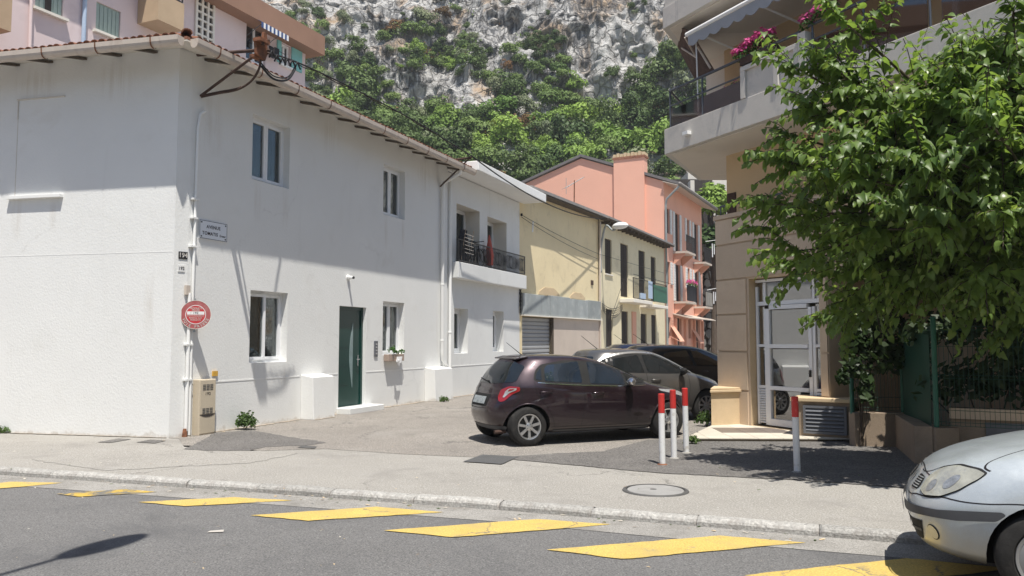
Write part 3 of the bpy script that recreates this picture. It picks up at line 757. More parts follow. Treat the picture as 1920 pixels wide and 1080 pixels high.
def casement(F, parent, u0, u1, z0, z1, o, leaves=2, mat='pvc', fw=.05, curtain=None, glass='pane_glass', name='window', ajar=0.0):
    """outer frame with sashes, panes and curtains as sub-parts"""
    b = MB(); t = .06
    b.fbox(F, u0, u1, z0, z0 + fw, o - t, o); b.fbox(F, u0, u1, z1 - fw, z1, o - t, o)
    b.fbox(F, u0, u0 + fw, z0 + fw, z1 - fw, o - t, o); b.fbox(F, u1 - fw, u1, z0 + fw, z1 - fw, o - t, o)
    w = b.build(name, M[mat], parent)
    iw = (u1 - u0 - 2 * fw) / leaves; sw = .055
    for k in range(leaves):
        a, c = u0 + fw + k * iw + .004, u0 + fw + (k + 1) * iw - .004; lo, hi = z0 + fw + .004, z1 - fw - .004
        s_ = MB(); q0, q1 = o - .05, o + .012
        s_.fbox(F, a, c, lo, lo + sw, q0, q1); s_.fbox(F, a, c, hi - sw, hi, q0, q1)
        s_.fbox(F, a, a + sw, lo + sw, hi - sw, q0, q1); s_.fbox(F, c - sw, c, lo + sw, hi - sw, q0, q1)
        so_ = s_.build('sash', M[mat], w)
        p = MB(); p.fbox(F, a + sw - .003, c - sw + .003, lo + sw - .003, hi - sw + .003, o - .03, o - .022)
        po = p.build('pane', M[glass], w)
        if ajar and k == 0:
            piv = Matrix.Translation(F.P(a, z0, o)); rot = piv @ Matrix.Rotation(ajar, 4, 'Z') @ piv.inverted()
            for oo in (so_, po): oo.matrix_basis = rot; WM[oo.name] = rot
    if curtain:
        for (ca, cc_, mt) in curtain:
            cb = MB(); n = 14; ua, ub = u0 + fw + (u1 - u0 - 2 * fw) * ca, u0 + fw + (u1 - u0 - 2 * fw) * cc_
            for i in range(n):
                x0, x1 = ua + (ub - ua) * i / n, ua + (ub - ua) * (i + 1) / n
                f0, f1 = o - .13 - .022 * (i % 2), o - .13 - .022 * ((i + 1) % 2)
                cb.poly([F.P(x0, z0 + .02, f0), F.P(x1, z0 + .02, f1), F.P(x1, z1 - .02, f1), F.P(x0, z1 - .02, f0)])
            cb.build('curtain', M[mt], w)
    return w
def bars(F, parent, name, u0, u1, z0, z1, o, mat, step=.11, r=.008, rail=.018, mid=None, ends=None):
    """railing: rails, posts at the ends and thin upright bars, one mesh"""
    b = MB()
    for z in [z0, z1] + ([mid] if mid else []):
        b.fbox(F, u0, u1, z - rail, z + rail, o - rail, o + rail)
    n = max(2, int((u1 - u0) / step))
    for i in range(n + 1):
        u = u0 + (u1 - u0) * i / n; w = rail if i in (0, n) else r
        b.fbox(F, u - w, u + w, z0, z1, o - w, o + w)
    if ends:
        for u in (u0, u1):
            for z in (z0, z1): b.fbox(F, u - rail, u + rail, z - rail, z + rail, ends, o - rail)
            for k in range(1, max(2, int((o - ends) / step))):
                oo = ends + k * step; b.fbox(F, u - r, u + r, z0, z1, oo - r, oo + r)
    return b.build(name, M[mat], parent)
def text_mesh(txt, size, mat, name='lettering', extrude=.0015, font_spacing=1.0, align='CENTER'):
    cu = bpy.data.curves.new('lettering', 'FONT'); cu.body = txt; cu.size = size; cu.extrude = extrude; cu.align_x = align; cu.align_y = 'CENTER'; cu.space_character = font_spacing; cu.offset = size * .012
    ob = bpy.data.objects.new('lettering', cu); COL.objects.link(ob)
    bpy.context.view_layer.update()
    me = bpy.data.meshes.new_from_object(ob.evaluated_get(bpy.context.evaluated_depsgraph_get()))
    bpy.data.objects.remove(ob); bpy.data.curves.remove(cu)
    me.materials.clear(); me.materials.append(M[mat]); me.name = name
    return me
def put_text(txt, size, mat, F, u, z, o, parent, sx=1.0, spacing=1.0, rot=0.0, name='lettering'):
    me = text_mesh(txt, size, mat, font_spacing=spacing)
    ux = F.d * (1 if F.side > 0 else -1)          # reading direction seen from outside
    m = Matrix(((ux.x, 0, F.n.x, 0), (ux.y, 0, F.n.y, 0), (0, 1, 0, 0), (0, 0, 0, 1)))
    return inst(name, me, Matrix.Translation(F.P(u, z, o)) @ m @ Matrix.Rotation(rot, 4, 'Z') @ Matrix.Diagonal((sx, 1, 1, 1)), parent)

# ================================================================== WHITE HOUSE
F1 = Fr((C0.x, C0.y), 22.354, 1)
F2 = Fr((C0.x, C0.y), -77, -1)
U1 = 10.06                       # length of the alley wall
EAVE = 0.60; HW = 6.75
wh = thing('white_house', 'white plastered two-storey house with green door and clay tiled eaves on the corner', 'house', F1.P(0, 0))
win = [(1.80, 2.92, 4.74, 6.02, .22), (1.84, 2.95, 1.21, 2.60, .22), (6.56, 7.62, 4.77, 6.04, .22), (6.60, 7.64, 1.28, 2.61, .22)]
dr = (4.76, 5.86, .14, 2.42, .22)
b = MB()
CH = .24
wall_cells(b, F1, CH, U1, 0, HW, win + [dr])
wall_cells(b, F2, .06, 12.0, 0, HW, [])
A_, B_ = F2.P(.06, 0), F1.P(CH, 0)
b.poly([A_, B_, B_ + Vector((0, 0, HW)), A_ + Vector((0, 0, HW))])
FC = Fr((A_.x, A_.y), math.degrees(math.atan2((B_ - A_).x, (B_ - A_).y)), 1)       # the splayed corner
pe = F1.P(U1, 0); pb = F1.P(U1, 0, -11.0); pl = F2.P(12.0, 0); up = Vector((0, 0, HW))
for (p, q) in ((pe, pb), (pb, pl)):
    b.poly([p, q, q + up, p + up])
b.build('wall', [M['white_plaster'], M['dark_room']], wh)
# horizontal plaster joints (slightly proud)
b = MB()
for (a, c) in ((CH + .02, 3.38), (4.2, 4.74), (5.88, 8.7)): b.fbox(F1, a, c, .885, .91, 0, .006)
b.fbox(F2, .08, 12, 3.14, 3.15, 0, .0025)
b.build('plaster_joint', M['white_smooth'], wh)
casement(F1, wh, 1.80, 2.92, 4.74, 6.02, -.16, 2, curtain=[(0, .16, 'curtain_grey'), (.86, 1, 'curtain_grey')])
casement(F1, wh, 1.84, 2.95, 1.21, 2.60, -.16, 2, curtain=[(.30, .52, 'curtain'), (.82, 1, 'curtain')], ajar=R(-7))
casement(F1, wh, 6.56, 7.62, 4.77, 6.04, -.16, 2, curtain=[(.5, .7, 'curtain_grey')])
casement(F1, wh, 6.60, 7.64, 1.28, 2.61, -.16, 2, curtain=[(.0, .2, 'curtain'), (.84, 1, 'curtain')])
M['door_pane'] = pm('door_pane', (.22, .29, .29), .12, .2, 5, 0, spec=.6)
# door
b = MB(); b.fbox(F1, dr[0], dr[1], dr[2], dr[3], -.17, -.12)
door = b.build('door', M['door_green'], wh)
b = MB()
b.fbox(F1, dr[0], dr[0] + .07, dr[2], dr[3], -.12, -.09); b.fbox(F1, dr[1] - .07, dr[1], dr[2], dr[3], -.12, -.09); b.fbox(F1, dr[0] + .07, dr[1] - .07, dr[3] - .07, dr[3], -.12, -.09)
for z in (.62, 1.05, 1.48): b.fbox(F1, dr[0] + .09, dr[0] + .55, z, z + .012, -.12, -.114)
b.build('door_frame', M['door_green'], door)
arc = []
for i in range(13):
    t = i / 12; z = .55 + 1.5 * t; arc.append((5.47 - .125 * math.sin(math.pi * t), z))
arc += [(5.48, 2.05), (5.48, .55)]
b = MB(); b.prism([F1.P(u, z, -.121) for u, z in arc], F1.n * .01); b.build('door_glass', M['door_pane'], door)
b = MB(); b.fbox(F1, 5.66, 5.70, 1.05, 1.30, -.12, -.10); b.tube([F1.P(5.68, 1.20, -.11), F1.P(5.68, 1.20, -.05), F1.P(5.56, 1.20, -.05)], .011, 8); b.build('door_handle', M['chrome'], door)
b = MB(); b.fbox(F1, 4.70, 6.12, 0, .135, .0, .36); b.build('door_step', M['grey_plaster'], wh, bevel=.012)
b = MB(); b.fbox(F1, dr[0], dr[1], .137, .150, -.12, .02); b.build('threshold', M['chrome'], wh)
# plastered buttress blocks
for (u0, u1, z1, nm) in ((3.42, 4.16, .93, 0), (8.76, 9.82, .92, 1)):
    b = MB()
    b.prism([F1.P(u0, 0, 0), F1.P(u0, 0, .34), F1.P(u0, z1 - .05, .30), F1.P(u0, z1, 0)], F1.d * (u1 - u0))
    b.build('buttress', M['white_plaster'], wh, bevel=.015)
# blocked window on the street side
u0, u1, z0, z1 = 2.37, 3.36, 4.20, 5.99
b = MB(); b.fbox(F2, u0 - .04, u1 + .12, z0 - .03, z0 + .02, 0, .085); b.build('window_sill', M['white_smooth'], wh)
b = MB(); b.fbox(F2, u0, u1 + .03, z1, z1 + .02, 0, .025); b.fbox(F2, u1, u1 + .016, z1 - .35, z1, 0, .014); b.fbox(F2, u1, u1 + .012, z0 + .02, z1 - .35, 0, .004)
b.build('blocked_window_trim', M['wood_cream'], wh)
# roof: two slopes with a hip at the corner
nA = F1.n; nB = F2.n
det_ = nA.x * nB.y - nA.y * nB.x
def offs(a, c):     # point at distance a outside the alley wall and c outside the street wall
    return Vector((F1.O.x + (a * nB.y - c * nA.y) / det_, F1.O.y + (nA.x * c - nB.x * a) / det_, 0))
SL = math.tan(R(13.5)); EZ = 6.60
def rz_(dist): return EZ + (EAVE + dist) * SL
corner = offs(EAVE, EAVE) + Vector((0, 0, EZ))
inner = offs(-6, -6) + Vector((0, 0, rz_(6)))
eR = F1.P(U1 + .30, EZ, EAVE); iR = F1.P(U1 + .30, rz_(6), -6)
eL = F2.P(12.3, EZ, EAVE); iL = F2.P(12.3, rz_(6), -6)
th = Vector((0, 0, .05))
b = MB()
dz = Vector((0, 0, -.03)); b.prism([p + dz for p in (corner, eR, iR, inner)], th); b.prism([p + dz for p in (corner, eL, iL, inner)], th)
roof = b.build('roof', M['terracotta'], wh)
b = MB()
b.prism([corner - th * 1.2, eR - th * 1.2, F1.P(U1 + .30, rz_(0) - .06, 0), offs(0, 0) + Vector((0, 0, rz_(0) - .06))], Vector((0, 0, .022)))
b.prism([corner - th * 1.2, eL - th * 1.2, F2.P(12.3, rz_(0) - .06, 0), offs(0, 0) + Vector((0, 0, rz_(0) - .06))], Vector((0, 0, .022)))
b.build('soffit_boards', M['wood_cream'], wh)
# rafter tails
def rafter(F, u):
    b = MB(); b.prism([F.P(u, EZ - .065, EAVE - .04), F.P(u, EZ - .105, EAVE - .04), F.P(u, rz_(0) - .100, -.05), F.P(u, rz_(0) - .065, -.05)], F.d * .09)
    return b
for i in range(15): rafter(F1, .5 + i * .68).build('rafter', M['wood_dark'], roof)
for i in range(14): rafter(F2, .5 + i * .72).build('rafter', M['wood_dark'], roof)
# gutters
def gutter(F, ua, ub, nm='gutter'):
    prof = [(.085 * math.cos(a), .155 * math.sin(a) * abs(math.sin(a)) ** -.35 if abs(math.sin(a)) > .01 else 0) for a in np.linspace(math.pi, 2 * math.pi, 10)]
    b = MB(); rows = []
    for u in (ua, ub):
        rows.append([F.P(u, EZ - .01 + z, EAVE + .085 + x) for (x, z) in prof] + [F.P(u, EZ - .01 + z * .93, EAVE + .085 + x * .93) for (x, z) in reversed(prof)])
    n = len(rows[0])
    for k in range(n): b.poly([rows[0][k], rows[0][(k + 1) % n], rows[1][(k + 1) % n], rows[1][k]])
    for r_ in rows: b.poly(r_[:10])
    g = b.build(nm, M['gutter_paint'], wh, smooth=False)
    b = MB()
    for u in np.arange(ua + .5, ub, 1.06):
        pts = [F.P(u, EZ - .01 + z * 1.06, EAVE + .085 + x * 1.06) for (x, z) in prof]
        pts2 = [p + F.d * .025 for p in pts]
        for k in range(9): b.poly([pts[k], pts[k + 1], pts2[k + 1], pts2[k]])
    b.build('gutter_clip', M['rust'], g)
    return g
gu = (corner - F1.O).dot(F1.d); gv = (corner - F2.O).dot(F2.d)
gutter(F1, gu + .07, U1 + .34); gutter(F2, gv + .05, 12.2)
# clay tiles: cover tiles along both eaves, two rows one by one, the rest as one field
def tile_mesh(L=.42, r0=.070, r1=.058):
    b = MB(); n = 6; ring = []
    for (x, r, ro) in ((0, r0, r0 - .016), (L, r1, r1 - .014)):
        ring.append([(r * math.cos(a), x, r * .72 * math.sin(a)) for a in np.linspace(math.pi, 0, n + 1)] + [(ro * math.cos(a), x, ro * .72 * math.sin(a)) for a in np.linspace(0, math.pi, n + 1)])
    k = len(ring[0])
    for i in range(k):
        j = (i + 1) % k; b.poly([ring[0][i], ring[1][i], ring[1][j], ring[0][j]])
    for i in range(n): b.poly([ring[0][i + 1], ring[0][i], ring[0][k - 1 - i], ring[0][k - 2 - i]])
    return b.mesh('roof_tile', M['terracotta'], True)
TM = tile_mesh()
def tiles(F, ua, ub):
    ang = math.atan(SL); field = []
    n = int((ub - ua) / .15)
    for i in range(n):
        u = ua + .08 + i * .15
        for row in range(16):
            dist = -EAVE - .05 + row * .36
            # inside the hip triangle only
            p = F.P(u, 0, -dist); oth = F2 if F is F1 else F1
            d2 = (p - oth.O).dot(oth.n)
            if d2 > -dist + .02: continue
            z = EZ + (EAVE + dist) * SL + .046 + .004 * row
            m = Matrix(((F.d.x, -F.n.x, 0, 0), (F.d.y, -F.n.y, 0, 0), (0, 0, 1, 0), (0, 0, 0, 1)))
            jit = Matrix.Rotation(random.uniform(-.03, .03), 4, 'Z') @ Matrix.Rotation(random.uniform(-.02, .02), 4, 'X')
            T = Matrix.Translation(F.P(u + random.uniform(-.008, .008), z + random.uniform(-.006, .006), -dist + random.uniform(-.015, .015))) @ m @ Matrix.Rotation(ang, 4, 'X') @ jit
            if row < 1 and u < 11.5: inst('roof_tile', TM, T, roof)
            else: field.append(T)
    return field
fld = tiles(F1, gu + .15, U1 + .36) + tiles(F2, gv + .15, 12.2)
tv = np.array([v.co for v in TM.vertices]); tq = np.array([list(p.vertices) for p in TM.polygons])
AV = np.concatenate([tv @ np.array(T.to_3x3()).T + np.array(T.translation) for T in fld]); AQ = np.concatenate([tq + i * len(tv) for i in range(len(fld))])
o = link(bpy.data.objects.new('roof_tile_field', np_mesh('roof_tile_field', AV, AQ, M['terracotta'], True)), roof); o['kind'] = 'stuff'
hd = (inner - corner)
for i in range(9):
    p = corner + hd * (i * .38 / hd.length) + Vector((0, 0, .085))
    a = math.atan2(hd.y, hd.x) - math.pi / 2
    inst('ridge_tile', TM, Matrix.Translation(p) @ Matrix.Rotation(a, 4, 'Z') @ Matrix.Rotation(math.atan2(hd.z, Vector((hd.x, hd.y)).length), 4, 'X') @ Matrix.Diagonal((1.25, 1.05, 1.3, 1)), roof)
# pipes
def pipe(name, path, r, mat, parent, clips=(), F=None):
    b = MB(); b.tube(path, r, 10); o = b.build(name, M[mat], parent, smooth=True, sharp=50)
    return o
pipe('downpipe', [F1.P(9.62, 6.52, EAVE + .06), F1.P(9.62, 6.36, EAVE + .02), F1.P(9.62, 6.12, .10), F1.P(9.62, 5.9, .075), F1.P(9.62, 1.30, .075), F1.P(9.68, 1.1, .075), F1.P(10.02, .82, .09), F1.P(10.06, .12, .09)], .05, 'white_smooth', wh)
b = MB()
for z in (5.6, 3.2, 1.62):
    b.lathe(Matrix.Translation(F1.P(9.62, z, .075)), [(.05, 0), (.057, .005), (.057, .04), (.05, .045)], 12)
b.build('pipe_clip', M['white_smooth'], wh)
pipe('conduit', [F1.P(.50, 5.70, .05), F1.P(.40, 5.62, .04), F1.P(.36, 5.35, .035), F1.P(.34, 2.5, .035), F1.P(.34, 0.02, .035)], .026, 'white_smooth', wh)
pipe('conduit', [F1.P(.265, 2.45, .04), F1.P(.265, .10, .04)], .032, 'white_smooth', wh)
b = MB()
for (u, z) in ((.36, 4.08), (.36, 3.75), (.345, 3.25), (.30, 1.55), (.30, .95)):
    b.fbox(F1, u - .10, u + .05, z, z + .03, 0, .072)
b.build('pipe_clip', M['white_smooth'], wh)
b = MB(); b.box(F1.P(.18, 2.42, .002), F1.d * .09, F1.n * .05, Vector((0, 0, .16))); b.build('junction_box', M['gutter_paint'], wh)
b = MB(); b.tube([F1.P(.22, 0.0, .06), F1.P(.22, .14, .06)], [.05, .03], 8); b.build('drain_stub', M['rust'], wh)

# ------------------------------------------------------------------ rusty cable bracket on the white house
OB = 1.32
uA, zA = F1.px(370, 103); uS, zS = F1.px(376, 180); uE, zE = F1.px(486, 94, OB)
br = thing('cable_bracket', 'rusty iron bracket for overhead cables under the eaves of the white house', 'cable bracket', F1.P(uS, zS))
b = MB(); d_ = (F1.P(uE, zE, OB) - F1.P(uA, zA)); b.tube([F1.P(uA, zA), F1.P(uE, zE, OB)], .03, 6); b.build('arm', M['rust_dark'], br)
b = MB(); b.tube([F1.P(uS, zS), F1.P(uE, zE - .05, OB - .03)], .024, 6); b.build('strut', M['rust_dark'], br)
E_ = F1.P(uE, zE, OB)
b = MB()
b.prism([E_ + F1.d * x + Vector((0, 0, z)) for (x, z) in ((-.12, -.1), (.10, -.16), (.16, -.02), (.13, .32), (.06, .34), (.04, .18), (-.14, .12))], F1.n * .05)
b.box(E_ + F1.d * -.16 + Vector((0, 0, .1)), F1.d * .24, F1.n * .16, Vector((0, 0, .06)))
b.box(E_ + F1.d * -.10 + Vector((0, 0, -.14)), F1.d * .24, F1.n * -.12, Vector((0, 0, .05)))
b.build('plate', M['rust'], br)
for (dx, dz, dn) in ((.16, .16, .05), (.16, -.02, .06), (-.05, .05, .12)):
    b = MB(); b.lathe(Matrix.Translation(E_ + F1.d * dx + F1.n * dn + Vector((0, 0, dz))), [(0, 0), (.035, .005), (.02, .03), (.035, .06), (.02, .09), (0, .1)], 10); b.build('insulator', M['rust_dark'], br)
# twisted cable tail coming down to the conduit
def sag(p, q, drop, n=18):
    return [p.lerp(q, i / n) + Vector((0, 0, -drop * 4 * (i / n) * (1 - i / n))) for i in range(n + 1)]
path = [F1.P(*F1.px(x_, y_, o_), o_) for (x_, y_, o_) in ((377, 182, .05), (410, 175, .32), (445, 168, .64), (471, 152, .98), (486, 128, 1.24), (489, 104, 1.30))]
path = [Vector(p) for p in catmull(path, 6, False)]
b = MB(); b.tube(path, .020, 8); b.tube([p + Vector((.02, 0, .03)) for p in path[:14]], .015, 6)
tag(b.build('cable_tail', M['rust_dark'], None, True), 'drooping black cable tail hanging from the rusty bracket to the white conduit', 'cable')
# main overhead cable along the eaves
B2 = F1.P(F1.px(884, 292, 1.0)[0], F1.px(884, 292, 1.0)[1], 1.0)
E1 = F1.P(15.74, 0)
FY = Fr((E1.x, E1.y), 27.5, 1)
P3 = FY.P(7.72, 0)
FZ = Fr((P3.x, P3.y), 26, 1)
def yz(F, x, y, o): u, z = F.px(x, y, o); return F.P(u, z, o)
c0 = E_ + F1.d * .16 + Vector((0, 0, .02))
B3 = yz(FY, 1135, 410, .35)
run = [Vector(p) for p in catmull([c0] + [F1.P(*F1.px(x_, y_, o_), o_) for (x_, y_, o_) in ((545, 112, .72), (600, 136, .58), (690, 180, .50), (780, 228, .50), (845, 268, .62))] + [B2], 8, False)]
b = MB(); b.tube(run, .016, 6); b.tube([p + Vector((0, 0, -.028 + .024 * math.sin(i * .9))) for i, p in enumerate(run)], .010, 5)
for i in range(6):
    a = random.random() * 6; q = c0 + F1.d * (.1 + .14 * i) + Vector((0, 0, -.06 - .03 * math.sin(i)))
    b.tube([q, q + Vector((.04, 0, .12)), q + F1.d * .16 + Vector((0, 0, .04))], .016, 5)
lp = [c0 + F1.d * -.1 + Vector((0, 0, -.28)), c0 + F1.d * .22 + Vector((0, 0, -.40)), c0 + F1.d * .6 + Vector((0, 0, -.30)), c0 + F1.d * .82 + Vector((0, 0, -.02))]
b.tube([Vector(p) for p in catmull(lp, 6, False)], .02, 6); b.tube([Vector(p) + Vector((0, 0, .05)) for p in catmull(lp, 6, False)], .012, 5)
tag(b.build('overhead_cable', M['cable'], None, True), 'thick black cable running above the eaves of the white house', 'cable')
b = MB(); b.tube(sag(B2, B3, .45, 24), .02, 6)
tag(b.build('overhead_cable', M['cable'], None, True), 'black cable slung from the white eaves across the yellow house', 'cable')
c1 = yz(FY, 978, 403, .05); c2 = yz(FZ, 1243, 548, .8)
b = MB(); b.tube(sag(c1, yz(FY, 1122, 476, .12), .06, 10), .009, 5); b.tube([yz(FY, 1122, 476, .12), yz(FZ, 1245, 512, .3)], .008, 5)
b.lathe(Matrix.Translation(c1), [(0, -.05), (.04, -.03), (.04, .05), (0, .06)], 8)
tag(b.build('thin_cable', M['cable'], None, True), 'thin wire crossing the wall of the yellow house', 'cable')
b = MB(); b.tube(sag(c1 + Vector((0, 0, -.08)), yz(FY, 1122, 486, .12), .10, 10), .009, 5)
tag(b.build('thin_cable', M['cable'], None, True), 'lower of two thin wires crossing the wall of the yellow house', 'cable')
# second bracket at the far end of the eaves
b2 = thing('cable_bracket', 'thin rusty bracket at the end of the eaves beside the flat roofed house', 'cable bracket', F1.P(*F1.px(828, 350)))
b = MB(); u_, z_ = F1.px(824, 350); b.tube([F1.P(u_, z_, .02), B2 + Vector((0, 0, -.02))], .022, 6); b.build('strut', M['rust_dark'], b2)
b = MB(); u_, z_ = F1.px(822, 304); b.tube([F1.P(u_, z_, .0), B2 + Vector((0, 0, -.05))], .03, 6); b.build('arm', M['rust_dark'], b2)

M['wood_box'] = pm('wood_box', (.36, .28, .23), .85, .2, 5, .3, 40)
# ------------------------------------------------------------------ things on the white house
su, sz = .81, 3.60
sg = thing('street_sign', 'white street name plate reading AVENUE TOMATIS on the white wall', 'sign', F1.P(su, sz))
b = MB(); b.fbox(F1, .47, 1.16, 3.43, 3.77, .004, .02); b.build('plate', M['sign_white'], sg, bevel=.004)
b = MB()
for (a, c, lo, hi) in ((.478, 1.152, 3.438, 3.446), (.478, 1.152, 3.754, 3.762), (.478, .486, 3.446, 3.754), (1.144, 1.152, 3.446, 3.754)): b.fbox(F1, a, c, lo, hi, .02, .0215)
for u in (.52, 1.11):
    for z in (3.475, 3.725): b.fbox(F1, u - .012, u + .012, z - .012, z + .012, .02, .026)
b.build('border', M['sign_black'], sg)
put_text('AVENUE', .085, 'sign_black', F1, su - .0, 3.655, .0215, sg, 1.0, 1.1)
put_text('TOMATIS', .085, 'sign_black', F1, su - .08, 3.535, .0215, sg, 1.0, 1.1)
put_text('Ernest', .058, 'sign_black', F1, su + .23, 3.525, .0215, sg, .9, 1.1)
LC = (B_ - A_).length
for (txt, z0, z1, m, tm, lab, u0, u1, ts) in (('194', 3.03, 3.155, 'sign_black', 'white_paint', 'black enamel house number plate reading 194 on the white corner', LC * .32, LC * .32 + .165, .115), ('192', 2.81, 2.92, 'white_paint', 'sign_black', 'small white house number plate reading 192 below the black one', LC * .30, LC * .30 + .125, .075)):
    p = thing('house_number', lab, 'number plate', FC.P((u0 + u1) / 2, z0))
    b = MB(); b.fbox(FC, u0, u1, z0, z1, .002, .012); b.build('plate', M[m], p)
    put_text(txt, ts, tm, FC, (u0 + u1) / 2, (z0 + z1) / 2, .013, p, .95)
# round private-road sign
su, sz = F1.px(367, 590, .14)
FS = Fr(F1.P(su, 0, .14).xy, 83, 1)     # its own plane, turned a little to the street
FS = Fr(F1.P(su, 0, .14).xy, 70, 1)
rs = thing('round_sign', 'round red private road sign reading VOIE PRIVEE on the white pipe', 'sign', FS.P(0, sz))
def disc(F, z, r0, r1, o0, o1, n=40):
    b = MB(); ux = F.d
    m = Matrix(((F.d.x, 0, F.n.x, 0), (F.d.y, 0, F.n.y, 0), (0, 1, 0, 0), (0, 0, 0, 1)))
    T = Matrix.Translation(F.P(0, z)) @ m
    b.lathe(T, [(r0, o0), (r1, o0), (r1, o1), (r0, o1)], n); return b
RS = .248
b = disc(FS, sz, 0.0005, RS, 0, .012); b.build('disc', M['sign_red_faded'], rs)
disc(FS, sz, RS - .006, RS, .012, .0145).build('rim', M['cream_reveal'], rs)
disc(FS, sz, .155, .165, .012, .0145).build('ring', M['white_paint'], rs)
disc(FS, sz, 0.0005, .154, .012, .0138).build('centre', M['sign_red'], rs)
b = MB(); b.fbox(FS, -.138, .138, sz + .0, sz + .055, .0138, .0146); b.build('number_band', M['white_paint'], rs)
put_text('PROPRIETE', .042, 'white_paint', FS, 0, sz + .108, .0145, rs, 1)
put_text('PRIVEE', .042, 'white_paint', FS, 0, sz + .075, .0145, rs, 1)
put_text('192', .05, 'sign_black', FS, 0, sz + .027, .015, rs, 1, 1.2)
put_text('STATIONNEMENT', .034, 'white_paint', FS, 0, sz - .022, .0145, rs, 1)
put_text('RESERVE AUX', .034, 'white_paint', FS, 0, sz - .058, .0145, rs, 1)
put_text('RESIDENTS', .034, 'white_paint', FS, 0, sz - .092, .0145, rs, 1)
for i, ch in enumerate('VOIE PRIVEE'):
    a = R(-90 + (i - 5) * 13.2)
    if ch != ' ': put_text(ch, .062, 'white_paint', FS, .206 * math.cos(a), sz + .206 * math.sin(a), .0135, rs, 1, 1, a + math.pi / 2)
b = MB(); b.tube([FS.P(-.02, sz - .30, -.03), FS.P(-.02, sz + .28, -.03)], .02, 8); b.box(FS.P(-.05, sz - .05, -.03), FS.d * .1, FS.n * .03, Vector((0, 0, .1))); b.box(FS.P(-.03, sz + .1, -.14), FS.d * .05, FS.n * .11, Vector((0, 0, .03))); b.build('mount', M['zinc'], rs)
# meter cabinet
uc = thing('utility_cabinet', 'beige electricity meter cabinet reading 192 at the foot of the white wall', 'utility cabinet', F1.P(.63, 0))
b = MB(); b.fbox(F1, .43, .82, 0.0, .96, .005, .16); b.build('body', M['cabinet'], uc, bevel=.012)
b = MB(); b.fbox(F1, .445, .805, .36, .945, .16, .168); b.build('door', M['cabinet'], uc, bevel=.004)
b = MB(); b.fbox(F1, .445, .805, .03, .33, .16, .168); b.build('door', M['cabinet'], uc, bevel=.004)
b = MB(); b.prism([F1.P(u, z, .168) for u, z in ((.45, .352), (.80, .352), (.74, .325), (.67, .31), (.58, .31), (.51, .325))], F1.n * .004); b.build('finger_recess', M['dark_shade'], uc)
for zc in (.86, .45):
    for r_ in range(4):
        b = MB()
        for k in range(3): b.fbox(F1, .50 + k * .085, .57 + k * .085, zc - r_ * .028, zc - r_ * .028 + .012, .168, .172)
        b.build('vent_slot', M['iron_rim'], uc)
put_text('192', .07, 'sign_black', F1, .62, .71, .1695, uc, 1, 1.3)
b = MB(); b.fbox(F1, .88, 1.0, 1.0, 1.09, .004, .03); tag(b.build('orange_tag', M['orange']), 'small orange marker plate fixed above the beige meter cabinet', 'marker plate')
# camera over the door
sc_ = thing('security_camera', 'small white dome camera on the white wall above the green door', 'camera', F1.P(5.18, 2.9))
u_, z_ = F1.px(652, 520)
b = MB(); b.tube([F1.P(u_, z_, .0), F1.P(u_, z_, .05)], .055, 14); b.tube([F1.P(u_, z_, .05), F1.P(u_, z_ - .01, .14)], .034, 12); b.build('housing', M['white_smooth'], sc_, True, sharp=40)
b = MB(); b.tube([F1.P(u_, z_ - .01, .139), F1.P(u_, z_ - .015, .17)], .03, 12); b.build('lens', M['black_metal'], sc_)
ic = thing('intercom', 'dark intercom panel on the white wall right of the green door', 'intercom', F1.P(6.3, 1.3))
u_, z_ = F1.px(704, 654)
b = MB(); b.fbox(F1, u_ - .075, u_ + .075, z_ - .19, z_ + .19, .0, .025); b.build('plate', M['vent_metal'], ic, bevel=.004)
for k in range(4):
    b = MB(); b.fbox(F1, u_ - .03, u_ + .03, z_ - .13 + k * .075, z_ - .10 + k * .075, .025, .032); b.build('button', M['chrome'], ic)
# flower box in the ground floor window
fb = thing('flower_box', 'wooden flower box with small plants in the window beside the green door', 'flower box', F1.P(7.1, 1.28))
b = MB(); b.fbox(F1, 6.64, 7.40, 1.13, 1.30, .01, .15); b.build('box', M['wood_box'], fb, bevel=.01)
b = MB(); b.tube([F1.P(7.0, 1.15, .20), F1.P(7.02, 1.02, .22)], [.06, .02], 6); b.prism([F1.P(6.95, 1.24, .205), F1.P(7.2, 1.24, .205), F1.P(7.12, 1.08, .215), F1.P(6.9, 1.12, .215)], F1.n * .01); b.build('label_card', M['white_fabric'], fb)
V, Q = leaf_cloud(160, [(.0, 0, .06, .16, .08, .12), (.2, 0, .02, .10, .07, .07), (.5, 0, .02, .12, .07, .08)], .06, RNG)
W = np.array([tuple(F1.P(6.85 + v[0], 1.33 + v[2], .11 + v[1])) for v in V]); link(bpy.data.objects.new('leaves', np_mesh('leaves', W, Q, M['flower_leaf'])), fb)
# grit swept against the wall foot
M['grit'] = pm('grit', (.36, .31, .25), .95, .2, 6, .6, 90, .1, stain=[((.22, .17, .12), 9, .5, .7), ((.52, .49, .45), 12, .56, .7)], fine=.4, fscale=60)
def grit(F, ua, ub, w, o0=0.0):
    pts = []; n = int((ub - ua) / .12)
    for i in range(n + 1): pts.append(F.P(ua + (ub - ua) * i / n, 0, o0 + .01 + w * (.25 + .75 * random.random()) * math.sin(math.pi * min(1, max(.08, i / n)) * .98 + .03) ** .5))
    pts = [F.P(ua, 0, o0 - .02)] + pts + [F.P(ub, 0, o0 - .02)]
    flat('grit', [(p.x, p.y) for p in pts], .0125, M['grit'])
grit(F1, .5, 3.4, .16); grit(F1, 4.2, 4.7, .12); grit(F1, 6.15, 8.7, .22); grit(F1, 9.85, 15.6, .2); grit(F2, .1, 6.0, .05); grit(F1, 3.42, 4.16, .10, .34)
